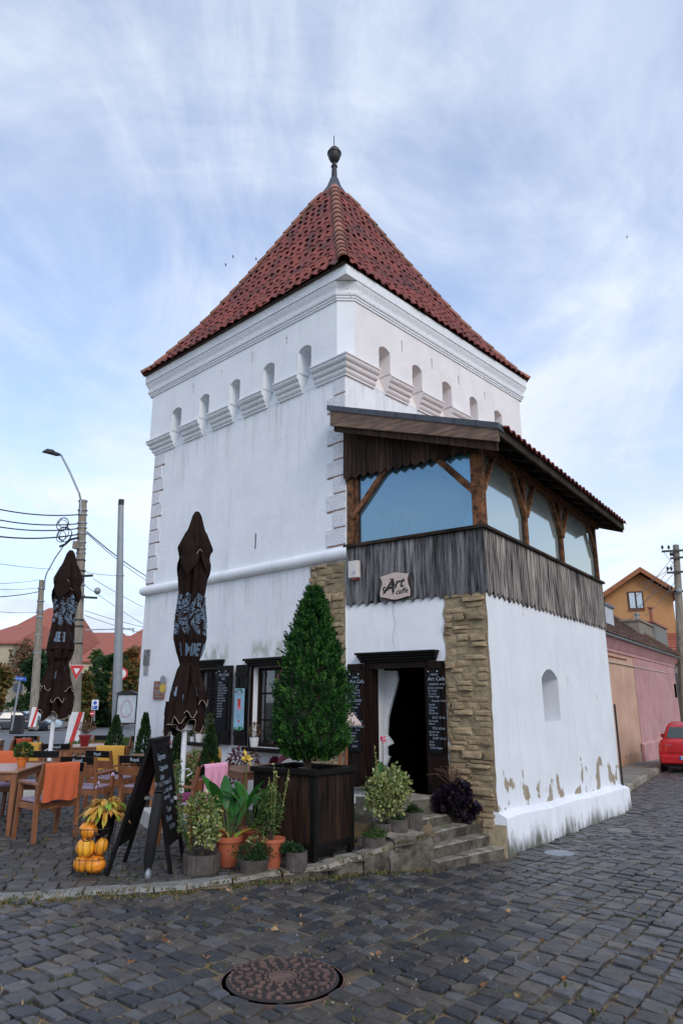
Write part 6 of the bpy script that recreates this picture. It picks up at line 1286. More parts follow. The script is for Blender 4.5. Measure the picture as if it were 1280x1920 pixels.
# pots on the window sills
def sillpot(v, z, r, h, m, lab, leaf_m=None, hh=.12):
    q = C0 + dL * v - dR * .07; t = thing('potted_plant', lab, 'potted plant', (q.x, q.y, z)); mb = MB(); mb.lathe([(r * .75, 0), (r, h), (r * .88, h), (0, h - .01)], 16); mb.build('pot', m, t, smooth=40)
    if leaf_m: mb = MB(); clump(mb, (0, 0, h + hh * .45), (r * 1.1, r * 1.1, hh * .6), 260, .035, .4, .8); mb.build('foliage', leaf_m, t)
zs = .945
sillpot(3.46, zs, .055, .09, WMET, 'small printed white pot at the left on the window sill', LDARK, .06); sillpot(3.27, zs, .075, .13, WHITE, 'white pot with heather, left on the first window sill', LHEA); sillpot(3.02, zs, .075, .13, WHITE, 'white pot with bare soil, right on the first window sill', LMID, .3)
q = C0 + dL * 2.86 - dR * .08; mb = MB(); mb.lathe([(.03, 0), (.036, 0), (.036, .17), (.03, .17), (.03, .01)], 14); o = mb.build('red_tin', RED, None); o.location = (q.x, q.y, zs); tag(o, 'tall red tin on the first window sill', 'tin')
sillpot(1.86, .925, .075, .14, WHITE, 'white pot with dry heather on the second window sill', LHEA, .2)
# menu stand beside the door
P = C0 + dL * -.05 - dR * .35; ms = thing('menu_stand', 'wooden menu stand with tilted reading top beside the door', 'menu stand', (.02, 9.25, .12), radians(40))
mb = MB(); mb.beam((-.05, 0, 0), (-.05, 0, 1.22), .03, .03); mb.beam((.05, 0, 0), (.05, 0, 1.22), .03, .03); mb.build('post', FURN, ms); mb = MB(); mb.hexa([(-.16, -.17, 1.18), (.16, -.17, 1.18), (.16, .14, 1.42), (-.16, .14, 1.42), (-.16, -.18, 1.20), (.16, -.18, 1.20), (.16, .13, 1.44), (-.16, .13, 1.44)]); mb.build('reading_top', SIGNW, ms)

# ================================================================ left background: poles, signs, cars, trees, houses
def poleth(nm, lab, px, pyt, Y, r0, r1, m, zb=None, rz=0):
    P = at(px, pyt, Y); zb = G(P.x, Y) if zb is None else zb; t = thing(nm, lab, 'pole', (P.x, Y, zb)); H = P.z - zb
    return t, H
# grey metal pole beside the tower (leans a little in the picture: the foot is farther left)
a = at(228, 937, 28); b = at(219, 1394, 28); gp = thing('metal_pole', 'tall plain grey metal pole beside the tower corner', 'pole', (b.x, 28, 0))
mb = MB(); mb.tube([(0, 0, -.2), ((a.x - b.x) * .5, 0, a.z * .5), (a.x - b.x, 0, a.z - .25)], [.20, .155, .115], 18); mb.build('shaft', PGREY, gp, smooth=40); mb = MB(); mb.tube([(a.x - b.x, 0, a.z - .25), (a.x - b.x, 0, a.z)], .118, 18); mb.build('cap', BLACK, gp, smooth=40)
mb = MB(); u = (at(227, 1080, 28).z) / a.z; mb.tube([((a.x - b.x) * u, 0, a.z * u), ((a.x - b.x) * u, 0, a.z * u + .05)], .16, 16); mb.build('band', GMET, gp)
# concrete pole with street lamp
a = at(156, 941, 30); b = at(138, 1392, 30); cp = thing('concrete_pole', 'aged concrete pole with street lamp arm and cable loops', 'pole', (b.x, 30, 0)); dx = a.x - b.x
def cpp(z, o=0, f=-.0): return (dx * z / a.z + o, f, z)
mb = MB(); mb.tube([cpp(-.2), cpp(a.z * .5), cpp(a.z)], [.25, .205, .165], 16); mb.build('shaft', PCONC, cp, smooth=40); mb = MB(); mb.tube([cpp(a.z), cpp(a.z + .06)], .20, 16); mb.build('cap', PGREY, cp)
for py in (958, 966, 982, 991, 1002, 1018, 1030, 1038, 1052, 1072, 1098, 1118, 1164, 1176, 1208):
    z = at(150, py, 30).z; mb = MB(); mb.tube([cpp(z), cpp(z + .05)], .215 if py < 1060 else .24, 14); mb.build('steel_band', GMET if py % 4 else BLACK, cp)
mb = MB(); A = at(152, 965, 29.8); pts = [at(152, 965, 29.8), at(152, 938, 29.8), at(149, 925, 29.7), at(131, 884, 29.5), at(116, 855, 29.3), at(112, 851, 29.2)]; mb.tube(pts, .045, 8); mb.build('lamp_arm', GMET, cp, world=True)
mb = MB(); P0 = at(112, 852, 29.2); P1 = at(80, 848, 28.8); d = P1 - P0
for (u, v, w0, h0) in (): pass
mb.rings([[P0 + d * t + Vector((0, sy * ww, hz)) for sy, hz in ((-1, 0), (-.6, hh), (.6, hh), (1, 0), (.7, -hl), (-.7, -hl))] for t, ww, hh, hl in ((0, .06, .05, .06), (.25, .09, .10, .09), (.35, .14, .16, .06), (.7, .15, .17, .02), (1, .04, .03, .01))]); mb.build('lamp_head', BLACK, cp, world=True)
mb = MB()
for px, py, h in ((168, 1082, 3), (168, 1120, 3)): mb.beam(at(142, py - 1, 29.9), at(px + (6 if py < 1100 else 14), py - 3 if py < 1100 else py + 1, 29.7), .09, .09)
mb.build('side_bracket', mat('dark_bracket', (.06, .045, .04), None), cp, world=True)
mb = MB(); P = at(183, 1108, 29.6); mb.ball(P, .14, .14, .15, 14, 10); mb.build('globe_lamp', GMET, cp, world=True)
mb = MB()
for (px, py, r, ry) in ((122, 1002, .24, .30), (119, 1000, .20, .26), (124, 1003, .22, .28), (115, 1006, .17, .23), (118, 983, .22, .26), (120, 980, .17, .2), (117, 985, .2, .22)):
    P = at(px, py, 29.6); mb.tube([P + Vector((r * 1.2 * cos(t), .03 * sin(3 * t), ry * 1.1 * sin(t))) for t in [2 * pi * i / 24 for i in range(25)]], .016, 5)
mb.tube([at(148, 1008, 29.8), at(132, 1012, 29.6), at(122, 1021, 29.6), at(112, 1025, 29.6)], .05, 6)
mb.build('cable_loops', BLACK, cp, 'stuff', world=True); mb = MB(); P = at(143, 1022, 29.6); mb.box(P.x - .12, P.x + .12, P.y - .1, P.y + .1, P.z - .16, P.z + .16); mb.build('junction_box', PCONC, cp, world=True)
# warning boards at the pole feet
def stripes(px0, px1, pyt, pyb, Y, parent=None, lab='', ang=1):
    a = at(px0, pyt, Y); b = at(px1, pyb, Y); o = thing('warning_board', lab, 'warning board', (b.x, Y, b.z)); mb = MB(); w = b.x - a.x; h = a.z - b.z; lean = at(px0, pyb, Y).x * 0
    sk = (at((px0 + px1) / 2 - (pyb - pyt) * .10, pyb, Y).x - at((px0 + px1) / 2, pyb, Y).x)
    f = lambda x, z, d: (a.x - b.x + x + sk * (1 - z / h), d, z)
    mb.prism([(0, 0), (w, 0), (w, h), (0, h)], f, 0, .03); mb.build('panel', WHITE, o); mb = MB(); s = w * .30
    mb.prism([(w * .30, 0), (w * .62, 0), (w * .92, h), (w * .60, h)], f, -.01, -.001); mb.build('red_stripe', RED, o)
stripes(133, 153, 1335, 1395, 28.9, lab='red and white striped board at the concrete pole foot'); stripes(61, 71, 1326, 1363, 46, lab='red and white striped board at the second pole foot')
stripes(150, 158, 1338, 1392, 28.95, lab='narrow white board beside the striped one') if False else None
ys = thing('yield_sign', 'red and white give way triangle on the concrete pole', 'traffic sign', tuple(at(144, 1260, 28.6))); mb = MB(); tri = lambda s: [(-.30 * s, .26 * s + .0), (.30 * s, .26 * s), (0, -.30 * s)]
mb.prism(tri(1.0), lambda a, b, d: (a, d, b), 0, .02); mb.build('red_face', RED, ys); mb = MB(); mb.prism([(x, z + .03) for x, z in tri(.42)], lambda a, b, d: (a, d, b), -.01, -.001); mb.build('white_center', WHITE, ys)
mb = MB(); mb.prism(tri(1.08), lambda a, b, d: (a, d, b), .021, .028); mb.build('white_border', WHITE, ys)
# second pole with lamp
a = at(79, 1088, 48); b = at(63, 1358, 48); sp2 = thing('concrete_pole', 'second concrete pole farther off with thin lamp arm', 'pole', (b.x, 48, b.z)); dx2 = a.x - b.x; h2 = a.z - b.z
mb = MB(); mb.tube([(0, 0, -.3), (dx2, 0, h2)], [.30, .18], 12); mb.build('shaft', PCONC, sp2, smooth=40); mb = MB()
for py in (1105, 1128, 1146, 1150, 1158, 1192, 1225): z = at(75, py, 48).z - b.z; u = z / h2; mb.tube([(dx2 * u, 0, z), (dx2 * u, 0, z + .08)], .26, 10)
mb.build('steel_band', GMET, sp2); mb = MB(); mb.tube([at(84, 1104, 47.8), at(85, 1085, 47.8), at(88, 1075, 47.7), at(104, 1046, 47.5), at(122, 1020, 47.3)], .05, 6); mb.build('lamp_arm', GMET, sp2, world=True)
# blue street name sign on a leaning post
ss = thing('street_sign', 'blue street name sign on thin leaning grey post', 'sign', tuple(at(22, 1370, 40))); mb = MB(); mb.tube([at(22, 1370, 40), at(38, 1275, 40)], .055, 8); mb.build('post', GMET, ss, world=True)
mb = MB(); a, b = at(30, 1268, 39.9), at(49, 1277, 39.9); mb.hexa([(a.x, 39.9, b.z + .06), (b.x, 39.9, b.z), (b.x, 39.95, b.z), (a.x, 39.95, b.z + .06), (a.x, 39.9, a.z), (b.x, 39.9, a.z - .06), (b.x, 39.95, a.z - .06), (a.x, 39.95, a.z)]); pl2 = mb.build('plate', BLUE, ss, world=True)
text_mesh([('Str. Turnului', 0, 0, .13)], lambda x, y: (a.x + .03 + x * .62, 39.88, b.z + .10 + y), 'lettering', WHITE, ss, world=True, shear=0); mb = MB(); P = at(34, 1290, 40.1); mb.prism(disc(P.x, P.z, .28), lambda p, q, d: (p, d, q), 40.1, 40.12); mb.build('round_sign', mat('sign_back', (.07, .09, .13), None), ss, world=True)
# parking and no entry signs
ps = thing('parking_sign', 'white and blue parking sign by the dark trees', 'traffic sign', tuple(at(177, 1350, 52))); P = at(178, 1322, 52); mb = MB(); mb.tube([at(177, 1352, 52.1), at(178, 1312, 52.1)], .05, 6); mb.build('post', GMET, ps, world=True); mb = MB(); a, b = at(173, 1312, 52), at(184, 1331, 52); mb.box(a.x, b.x, 52, 52.04, b.z, a.z); mb.build('plate', WHITE, ps, world=True)
mb = MB(); mb.prism(disc((a.x + b.x) / 2, lerp(a.z, b.z, .3), .13), lambda p, q, d: (p, d, q), 51.97, 51.99); mb.box(a.x + .05, b.x - .05, 51.97, 51.99, b.z + .05, lerp(b.z, a.z, .42)); mb.build('blue_symbol', BLUE, ps, world=True); text_mesh([('P', 0, 0, .28)], lambda x, y: (a.x + .1 + x, 51.96, b.z + .08 + y), 'lettering', WHITE, ps, world=True, shear=0)
ne = thing('no_entry_sign', 'small round red no entry sign below the parking sign', 'traffic sign', tuple(at(173, 1345, 52.5))); P = at(173, 1338, 51); mb = MB(); mb.prism(disc(P.x, P.z, .17), lambda p, q, d: (p, d, q), 51, 51.03); mb.build('red_disc', RED, ne, world=True); mb = MB(); mb.box(P.x - .11, P.x + .11, 50.97, 50.99, P.z - .03, P.z + .03); mb.build('white_bar', WHITE, ne, world=True); mb = MB(); mb.tube([(P.x, 51.06, P.z - .6), (P.x, 51.06, P.z)], .03, 6); mb.build('post', GMET, ne, world=True)
P = at(229, 1263, 34); st2 = thing('round_sign', 'red rimmed round sign half hidden behind the grey pole', 'traffic sign', tuple(P)); mb = MB(); mb.prism(disc(0, 0, .28), lambda p, q, d: (p, d, q), 0, .03); mb.build('disc', RED, st2); mb = MB(); mb.prism(disc(0, 0, .2), lambda p, q, d: (p, d, q), -.01, -.001); mb.build('center', WHITE, st2); mb = MB(); mb.tube([(0, .05, .3), (0, .05, -P.z)], .035, 6); mb.build('post', GMET, st2)
# framed town map
mpb = thing('map_board', 'framed white town map with small dark roof on posts', 'notice board', tuple(at(236, 1385, 27))); a, b = at(222, 1303, 27), at(253, 1355, 27); mb = MB(); mb.box(a.x, b.x, 27, 27.04, b.z, a.z); mb.build('map_sheet', mat('map_paper', (.62, .66, .70), None), mpb, world=True)
mb = MB(); mb.box(a.x - .04, a.x, 26.97, 27.06, b.z - .04, a.z + .04); mb.box(b.x, b.x + .04, 26.97, 27.06, b.z - .04, a.z + .04); mb.box(a.x, b.x, 26.97, 27.06, a.z, a.z + .04); mb.box(a.x, b.x, 26.97, 27.06, b.z - .04, b.z); mb.build('frame', BLACK, mpb, world=True); mb = MB(); mb.prism([(a.x - .1, a.z + .05), (b.x + .1, a.z + .05), ((a.x + b.x) / 2 + .1, a.z + .17), ((a.x + b.x) / 2 - .1, a.z + .17)], lambda p, q, d: (p, d, q), 26.9, 27.15); mb.build('small_roof', BLACK, mpb, world=True)
mb = MB(); 
for x in (b.x + .02, a.x - .02): mb.tube([(x, 27.08, -.1), (x, 27.08, b.z)], .03, 6)
mb.build('post', BLACK, mpb, world=True); mb = MB(); rnd = random.Random(3); cxm, czm = (a.x + b.x) / 2, (a.z + b.z) / 2
for k in range(26): t = 2 * pi * k / 26; r = rnd.uniform(.75, 1.0); r2 = rnd.uniform(.75, 1.); t2 = t + .24; mb.tube([(cxm + .22 * r * cos(t), 26.985, czm + .34 * r * sin(t)), (cxm + .22 * r2 * cos(t2), 26.985, czm + .34 * r2 * sin(t2))], .006, 4)
mb.build('map_outline', RED, mpb, world=True)
# cars ------------------------------------------------------------
def car(nm, lab, loc, rz, paint, L_=4.25, W_=1.72, H_=1.48, detail=False):
    """rear at y=0, nose at +Y"""
    t = thing(nm, lab, 'car', loc, rz); w = W_ / 2
    st_ = [(0.0, .42, .62, .88, .80, .80), (.03, .30, .60, .93, .84, .96), (.12, .24, .60, .97, .90, .99), (.45, .20, .62, .98, .90, 1.0), (.85, .18, .64, .96, .89, 1.0), (1.7, .18, .66, .94, .89, 1.0), (2.5, .18, .66, .92, .89, 1.0), (3.1, .18, .64, .91, .87, 1.0), (3.7, .20, .60, .84, .80, .98), (4.1, .26, .52, .72, .70, .92), (L_, .34, .48, .60, .62, .80)]
    mb = MB(); rs = []
    for y, zl, zm, zt, wt, wm in st_:
        a = w * wm; b = w * wt; rs.append([(-a * .92, y, zl), (-a, y, zl + .08), (-a, y, zm), (-a * .985, y, (zm + zt) / 2), (-b, y, zt - .03), (-b * .93, y, zt), (0, y, zt + .015), (b * .93, y, zt), (b, y, zt - .03), (a * .985, y, (zm + zt) / 2), (a, y, zm), (a, y, zl + .08), (a * .92, y, zl)])
    mb.rings(rs); mb.build('body', paint, t, smooth=35)
    cb_ = [(.30, .96, .80), (.72, 1.40, .66), (1.1, H_ - .02, .655), (1.8, H_, .65), (2.35, H_ - .06, .64), (3.12, .93, .76)]
    mb = MB(); rs = []
    for y, z, ww in cb_: b = w * ww; lo = w * .875; rs.append([(-lo, y, .91), (-b, y, z - .035), (-b * .9, y, z), (b * .9, y, z), (b, y, z - .035), (lo, y, .91)])
    mb.rings(rs); mb.build('cabin', paint, t, smooth=35)
    def glz(nm, q): mb = MB(); mb.poly(q); mb.build(nm, CARGL, t)
    o = .006; Lr = lambda t_, i: (lerp(cb_[i][0], cb_[i + 1][0], t_), lerp(cb_[i][1], cb_[i + 1][1], t_), lerp(cb_[i][2], cb_[i + 1][2], t_))
    y0, z0, w0 = Lr(.12, 0); y1, z1, w1 = Lr(.86, 0); glz('rear_window', [(-w * w0 * .90, y0 - .012, z0), (w * w0 * .90, y0 - .012, z0), (w * w1 * .86, y1 - .012, z1), (-w * w1 * .86, y1 - .012, z1)])
    y0, z0, w0 = Lr(.1, 4); y1, z1, w1 = Lr(.9, 4); glz('windscreen', [(-w * .62, y0 + .012, z0 + .01), (w * .62, y0 + .012, z0 + .01), (w * .72, y1 + .012, z1 + .015), (-w * .72, y1 + .012, z1 + .015)])
    for s in (-1, 1):
        for a, b, c, d in ((.72, 1.0, 1.55, 1.55), (1.62, 1.62, 2.45, 2.25)):
            glz('side_window', [(s * w * .885, a, .95), (s * w * .885, c + (.25 if a > 1.5 else 0), .95), (s * w * .70, d, 1.36), (s * w * .70, b, 1.36)])
        for y in (.78, 3.42):
            mb = MB(); f = lambda r: [(s * (w - .17), y + r * cos(2 * pi * i / 22), .30 + r * sin(2 * pi * i / 22)) for i in range(22)]; g = lambda r, e: [(s * (w + e), y + r * cos(2 * pi * i / 22), .30 + r * sin(2 * pi * i / 22)) for i in range(22)]
            mb.rings([f(.30), g(.30, -.0), g(.27, .012), g(.20, .012)]); wh = mb.build('wheel', TYRE, t); mb = MB(); mb.rings([g(.195, .014), g(.18, .005)]); mb.build('rim', GMET, wh)
        mb = MB(); mb.hexa([(s * w * .70, -.006, .62), (s * w * .955, .02, .62), (s * w * .97, .13, .64), (s * w * .7, .02, .64), (s * w * .70, -.006, .86), (s * w * .93, .025, .87), (s * w * .93, .16, .88), (s * w * .7, .02, .86)]); mb.build('tail_light', LAMP, t, bev=.015)
        mb = MB(); mb.box(s * w * .93, s * w * 1.12, 2.62, 2.74, .93, 1.05); mb.build('wing_mirror', paint, t, bev=.02)
        mb = MB(); mb.box(s * w * .55, s * w * .85, 4.1, 4.2, .5, .62); mb.build('headlight', GMET, t, bev=.02)
    mb = MB(); mb.box(-w * .93, w * .93, -.06, .06, .27, .52); mb.build('rear_bumper', paint, t, bev=.04); mb = MB(); mb.box(-.26, .26, -.075, -.062, .40, .51); np_ = mb.build('number_plate', PLATE, t)
    mb = MB(); mb.box(-.26, -.215, -.079, -.0755, .40, .51); mb.build('plate_band', BLUE, np_); text_mesh([('AB 12 ART', -.20, .415, .095)], lambda x, y: (x, -.079, y), 'lettering', INK, np_, shear=0); mb = MB(); mb.box(-w * .7, w * .7, -.02, .0, .60, .602); mb.build('boot_seam', BLACK, t)
    text_mesh([('LOGAN', -.62, .80, .05)], lambda x, y: (x, -.012, y), 'badge', GMET, t, shear=0, bold=.02)
    mb = MB(); mb.box(-w * .85, w * .85, .2, 4.0, .16, .3); mb.build('underbody', BLACK, t); return t
sd_ = Vector((.545, 1, 0)).normalized(); ra = atan2(sd_.y, sd_.x) - pi / 2
P = at(1243, 1440, 22.6); cx0 = P.x + cos(ra) * .86 + .02; cy0 = 22.6 + sin(ra) * .86 * 0
c_ = car('parked_car', 'red saloon car seen from behind, parked by the pink house', (cx0, 22.5, G(cx0, 22.6)), ra, CARR)
for px, Y, pt, lab, rz in ((14, 55, CARB, 'dark blue car parked in the left car park', -1.2), (45, 57, CARW, 'pale blue car parked behind the street sign post', -1.3), (-6, 62, CARG, 'silver car at the left edge of the car park', -1.4), (208, 78, CARR, 'red car half hidden by dark trees beyond the road', -1.5), (60, 70, CARB, 'dark car farther back in the left car park', -1.3)):
    P = at(px, 1365, Y); car('parked_car', lab, (P.x - 1.5, Y, G(-20, Y) + .0), rz, pt)
# awning / kiosk and bin by the car park
mb = MB(); a = at(0, 1335, 60); b = at(33, 1342, 60); mb.box(a.x - 3, b.x, 59, 61, b.z, a.z); o = mb.build('awning', mat('blue_awning', (.05, .12, .3), None), None); tag(o, 'flat blue awning over the cars at the left', 'awning')
mb = MB(); P = at(28, 1370, 46); mb.box(P.x - .35, P.x + .35, 46, 46.6, G(-20, 46), G(-20, 46) + 1.15); o = mb.build('waste_bin', BLACK, None, bev=.05); tag(o, 'black waste container beside the street sign post', 'bin')
# trees -----------------------------------------------------------
def tree(px, pyt, pyb, Y, wpx, m, lab, n=2600, trunk=True, ls=.38, seed=0, core=None):
    top = at(px, pyt, Y); bot = at(px, pyb, Y); g = G(top.x, Y); t = thing('tree', lab, 'tree', (top.x, Y, g)); W_ = abs(at(px + wpx / 2, pyt, Y).x - top.x); H = top.z - g; hb = bot.z - g; rnd = random.Random(seed)
    mb = MB(); mb.tube([(0, 0, -.2), (.05, 0, H * .3), (0, .1, H * .75)], [.16 + H * .012, .12 + H * .008, .04], 9)
    mb2 = MB(); cs = [Vector((rnd.gauss(0, .38) * W_, rnd.gauss(0, .35) * W_, lerp(hb, H, rnd.random() ** .9) - (H - hb) * .08)) for _ in range(26)]
    cs = [c for c in cs if abs(c.x) < W_]
    for c in cs:
        k = max(.25, 1 - ((c.z - hb) / (H - hb)) ** 2 * .8); c.x *= k; c.y *= k; mb.tube([(0, 0, H * .3), (c * .5 + Vector((0, 0, H * .2))), c], [.06, .04, .02], 5)
        rr = W_ * rnd.uniform(.24, .42)
        for _ in range(n // len(cs)): q = rdir(); leaves(mb2, c + Vector((q.x * rr, q.y * rr, q.z * rr * .8)) * (.3 + .7 * R() ** .5), q + rdir() * .7, ls * U(.6, 1.3), .6)
    mb.build('trunk', TRUNK, t); mb2.build('crown', m, t)
tree(212, 1228, 1350, 66, 95, LDARK, 'large dark green tree behind the parking sign', 5200, seed=1, ls=.5); tree(236, 1240, 1320, 60, 60, LAUT, 'autumn tinted tree against the tower corner', 3200, seed=2, ls=.42); tree(248, 1215, 1290, 72, 44, LORA, 'orange autumn tree above the map board', 1800, seed=3, ls=.45)
tree(186, 1216, 1300, 90, 40, LMID, 'green tree in front of the red roofed house', 1800, seed=4, ls=.5); tree(70, 1222, 1335, 72, 74, LDARK, 'dark tree between the two concrete poles', 3600, seed=5, ls=.5); tree(5, 1250, 1345, 58, 62, LAUT, 'yellowing tree at the left picture edge', 2600, seed=6, ls=.4)
tree(120, 1250, 1345, 80, 60, LAUT, 'autumn tree behind the left closed umbrella', 2200, seed=7, ls=.5); tree(160, 1262, 1352, 62, 50, LAUT, 'low autumn tree left of the parking sign', 2600, seed=8, ls=.42); tree(50, 1195, 1260, 84, 50, LHEA, 'bare reddish tree before the faded roof', 700, seed=9, ls=.5)
tree(205, 1285, 1350, 74, 90, LDARK, 'dark low tree mass beyond the road bend', 4200, seed=10, ls=.5)
# dense hedge row
# houses ----------------------------------------------------------
def house(lab, x0, x1, pyeave, pybase, pyridge, Y, dep, wallm, roofm, wins=(), hip=.25, over=.5, chim=()):
    a = at(x0, pyeave, Y); b = at(x1, pyeave, Y); base = min(at(x0, pybase, Y).z, G(a.x, Y) - .3) if pybase else G(a.x, Y) - .5; rz1 = at((x0 + x1) / 2, pyridge, Y + dep / 2).z; t = thing('house', lab, 'house', ((a.x + b.x) / 2, Y, base))
    mb = MB(); mb.box(a.x, b.x, Y, Y + dep, base, a.z); mb.build('wall', wallm, t, world=True)
    w = b.x - a.x; mb = MB(); o = over; e0, e1, e2, e3 = (a.x - o, Y - o, a.z), (b.x + o, Y - o, a.z), (b.x + o, Y + dep + o, a.z), (a.x - o, Y + dep + o, a.z); h = w * hip; r0, r1 = (a.x + h, Y + dep / 2, rz1), (b.x - h, Y + dep / 2, rz1)
    mb.poly([e0, e1, r1, r0]); mb.poly([e1, e2, r1]); mb.poly([e2, e3, r0, r1]); mb.poly([e3, e0, r0]); dn = lambda p: (p[0], p[1], p[2] - .18)
    for p, q in ((e0, e1), (e1, e2), (e2, e3), (e3, e0)): mb.poly([p, q, dn(q), dn(p)])
    mb.poly([dn(e0), dn(e1), dn(e2), dn(e3)]); rf_ = mb.build('roof', roofm, t, world=True)
    for (wx0, wy0, wx1, wy1) in wins:
        p = at(wx0, wy0, Y); q = at(wx1, wy1, Y); f = MB(); f.box(p.x - .08, q.x + .08, Y - .06, Y - .002, q.z - .08, p.z + .08); f = f.build('window', WHITE, t, world=True); mb = MB(); xm = (p.x + q.x) / 2; mb.box(p.x, xm - .04, Y - .08, Y - .062, q.z, p.z); mb.build('pane', CARGL, f, world=True); mb = MB(); mb.box(xm + .04, q.x, Y - .08, Y - .062, q.z, p.z); mb.build('pane', CARGL, f, world=True)
    for (cx1, cy1, cw, chh) in chim: p = at(cx1, cy1, Y + dep * .3); mb = MB(); mb.box(p.x - cw, p.x + cw, p.y - cw, p.y + cw, p.z - chh, p.z); mb.build('chimney', CREAM, rf_, world=True)
    return t
house('cream building with steep brick red roof behind the poles', 12, 128, 1228, 1350, 1158, 120, 22, CREAM2, FARROOF, [(30 + 9 * i, 1318, 36 + 9 * i, 1330) for i in range(4)] + [(40 + 12 * i, 1284, 47 + 12 * i, 1300) for i in range(3)], hip=.2)
house('tall hipped red roof house at the back left', 4, 110, 1190, 1300, 1140, 150, 26, FARROOF2, FARROOF, hip=.33)
house('low cream wall building at the left picture edge', -60, 26, 1205, 1345, 1172, 85, 20, CREAM, FARROOF, hip=.15)
house('cream building with red roof and small gable by the grey pole', 150, 275, 1240, 1350, 1192, 110, 20, CREAM2, FARROOF, [(232, 1230 + 20, 238, 1262), (244, 1250, 250, 1262), (155, 1262, 161, 1275), (166, 1262, 172, 1275)], hip=.1)
house('pale house with red roof right behind the grey pole', 212, 330, 1215, 1340, 1178, 130, 22, CREAM2, FARROOF, [(228, 1222, 236, 1238), (242, 1222, 250, 1238), (254, 1222, 260, 1238)], hip=.2)
house('long red roofed building behind the left umbrella', 100, 215, 1208, 1330, 1186, 160, 24, FARROOF2, FARROOF, hip=.15)
# bird specks and cables ------------------------------------------
for k, (px, py) in enumerate(((423, 497), (437, 482), (480, 486), (1174, 445))):
    P = at(px, py, 60); mb = MB(); mb.tube([P + Vector((-.12, 0, 0)), P, P + Vector((.12, 0, .02))], [.01, .035, .02], 6); 
    for s in (-1, 1): mb.poly([P + Vector((-.03, 0, 0)), P + Vector((.06, 0, 0)), P + Vector((.05, s * .2, .07)), P + Vector((-.02, s * .3, .04))])
    o = mb.build('bird', BLACK, None); tag(o, ['tiny dark bird left of the roof, lowest', 'tiny dark bird left of the roof, highest', 'tiny dark bird closest to the roof edge', 'tiny dark bird in the right sky'][k], 'bird')
def wire(pts, r, lab, m=BLACK, sag=.0):
    mb = MB(); out = []
    for a, b in zip(pts, pts[1:]):
        for i in range(10): t = i / 10; q = a.lerp(b, t); q.z -= sag * 4 * t * (1 - t); out.append(q)
    out.append(pts[-1]); mb.tube(out, r, 5); o = mb.build('cable', m, None); tag(o, lab, 'cable', 'overhead cables'); return o
for k, (y0, y1) in enumerate(((955, 965), (975, 982), (988, 991), (1006, 1002))): wire([at(-160, y0 - 14, 24), at(0, y0, 27.2), at(147, y1, 30)], .028 if k != 3 else .033, 'black overhead cable, %s of four reaching the concrete pole' % ['highest', 'second', 'third', 'lowest'][k], sag=.12)
wire([at(163, 997, 30), at(271, 1078, 42), at(330, 1130, 60)], .03, 'thick cable running from concrete pole down behind the tower', sag=.1); wire([at(163, 1000, 30), at(271, 1086, 42), at(330, 1140, 60)], .018, 'thin cable just below the thick one behind the tower', sag=.1)
for k, (a, b, c, d) in enumerate(((0, 1057, 100, 1067), (0, 1094, 75, 1087), (0, 1105, 75, 1102), (0, 1119, 75, 1109), (162, 1073, 222, 1079), (0, 1147, 75, 1148), (160, 1145, 270, 1176), (160, 1154, 270, 1188), (175, 1085, 268, 1138), (160, 1098, 268, 1170))): wire([at(a, b, 40), at(c, d, 47)], .016 if k not in (3,) else .03, 'thin overhead wire number-less strand near %s' % ['the left umbrella top', 'the second pole head', 'the second pole upper band', 'the second pole cable loop', 'the grey pole band', 'the second pole lower bands', 'the cream house sky', 'the red roof ridge', 'the tower corner', 'the globe lamp'][k] if False else 'thin overhead wire crossing the sky near %s' % ['the left umbrella top', 'the second pole head', 'the second pole upper band', 'the second pole cable loop', 'the grey pole band', 'the second pole lower bands', 'the cream house roof', 'the red roof ridge', 'the tower corner', 'the globe lamp'][k], sag=.05)
mb = MB(); mb.beam(at(160, 1181, 60), at(252, 1179, 62), .10, .10); mb.beam(at(250, 1186, 62), at(250, 1178, 62), .08, .08); o = mb.build('tram_wire_arm', GMET, None); tag(o, 'thin grey horizontal cantilever arm above the red roofs', 'bracket arm')

# ================================================================ right side: pink house, orange house, poles
H0 = Vector((9.05, 24, 0)); hd = Vector((.652, 1, 0)).normalized(); hn = Vector((hd.y, -hd.x, 0)); HA = atan2(hd.y, hd.x)
def hl(px, py, off=0):   # pixel -> (t along wall, z) ; off: outwards to the street
    a, b = ray(px, py); O = H0 + hn * off; s = (a * O.y - O.x) / (hd.x - a * hd.y); return s, 1.6 + b * (O.y + hd.y * s)
ph = thing('pink_house', 'low house with peach and pink plaster and old tiled roof', 'house', (H0.x, H0.y, -.9), HA)
# local: +X along the wall away from the camera, -Y towards the street
def hz(px, py, off=0): s, z = hl(px, py, off); return s, z + .9
t_end, _ = hz(1268, 1300); tsplit, _ = hz(1192, 1300); _, zev = hz(1161, 1205)
mb = MB(); mb.box(-5, tsplit - .0, 0, 6, -.2, zev); mb.build('peach_wall', PEACH, ph); mb = MB(); mb.box(tsplit + .002, t_end, -.02, 6, -.2, zev); mb.build('pink_wall', PINK, ph)
mb = MB(); mb.rings([[(x, -e, z) for e, z in ((0, zev - .42), (.05, zev - .42), (.06, zev - .32), (.10, zev - .28), (.13, zev - .18), (.22, zev - .08), (.26, zev), (.0, zev))] for x in (-5, t_end)]); mb.build('cornice', PINK, ph, smooth=30)
mb = MB(); mb.rings([[(x, -.30 + .07 * cos(t), zev + .07 + .07 * sin(t)) for t in [pi + pi * i / 8 for i in range(9)] + [0]] for x in (-5, t_end + .2)]); mb.build('gutter', GMET, ph)
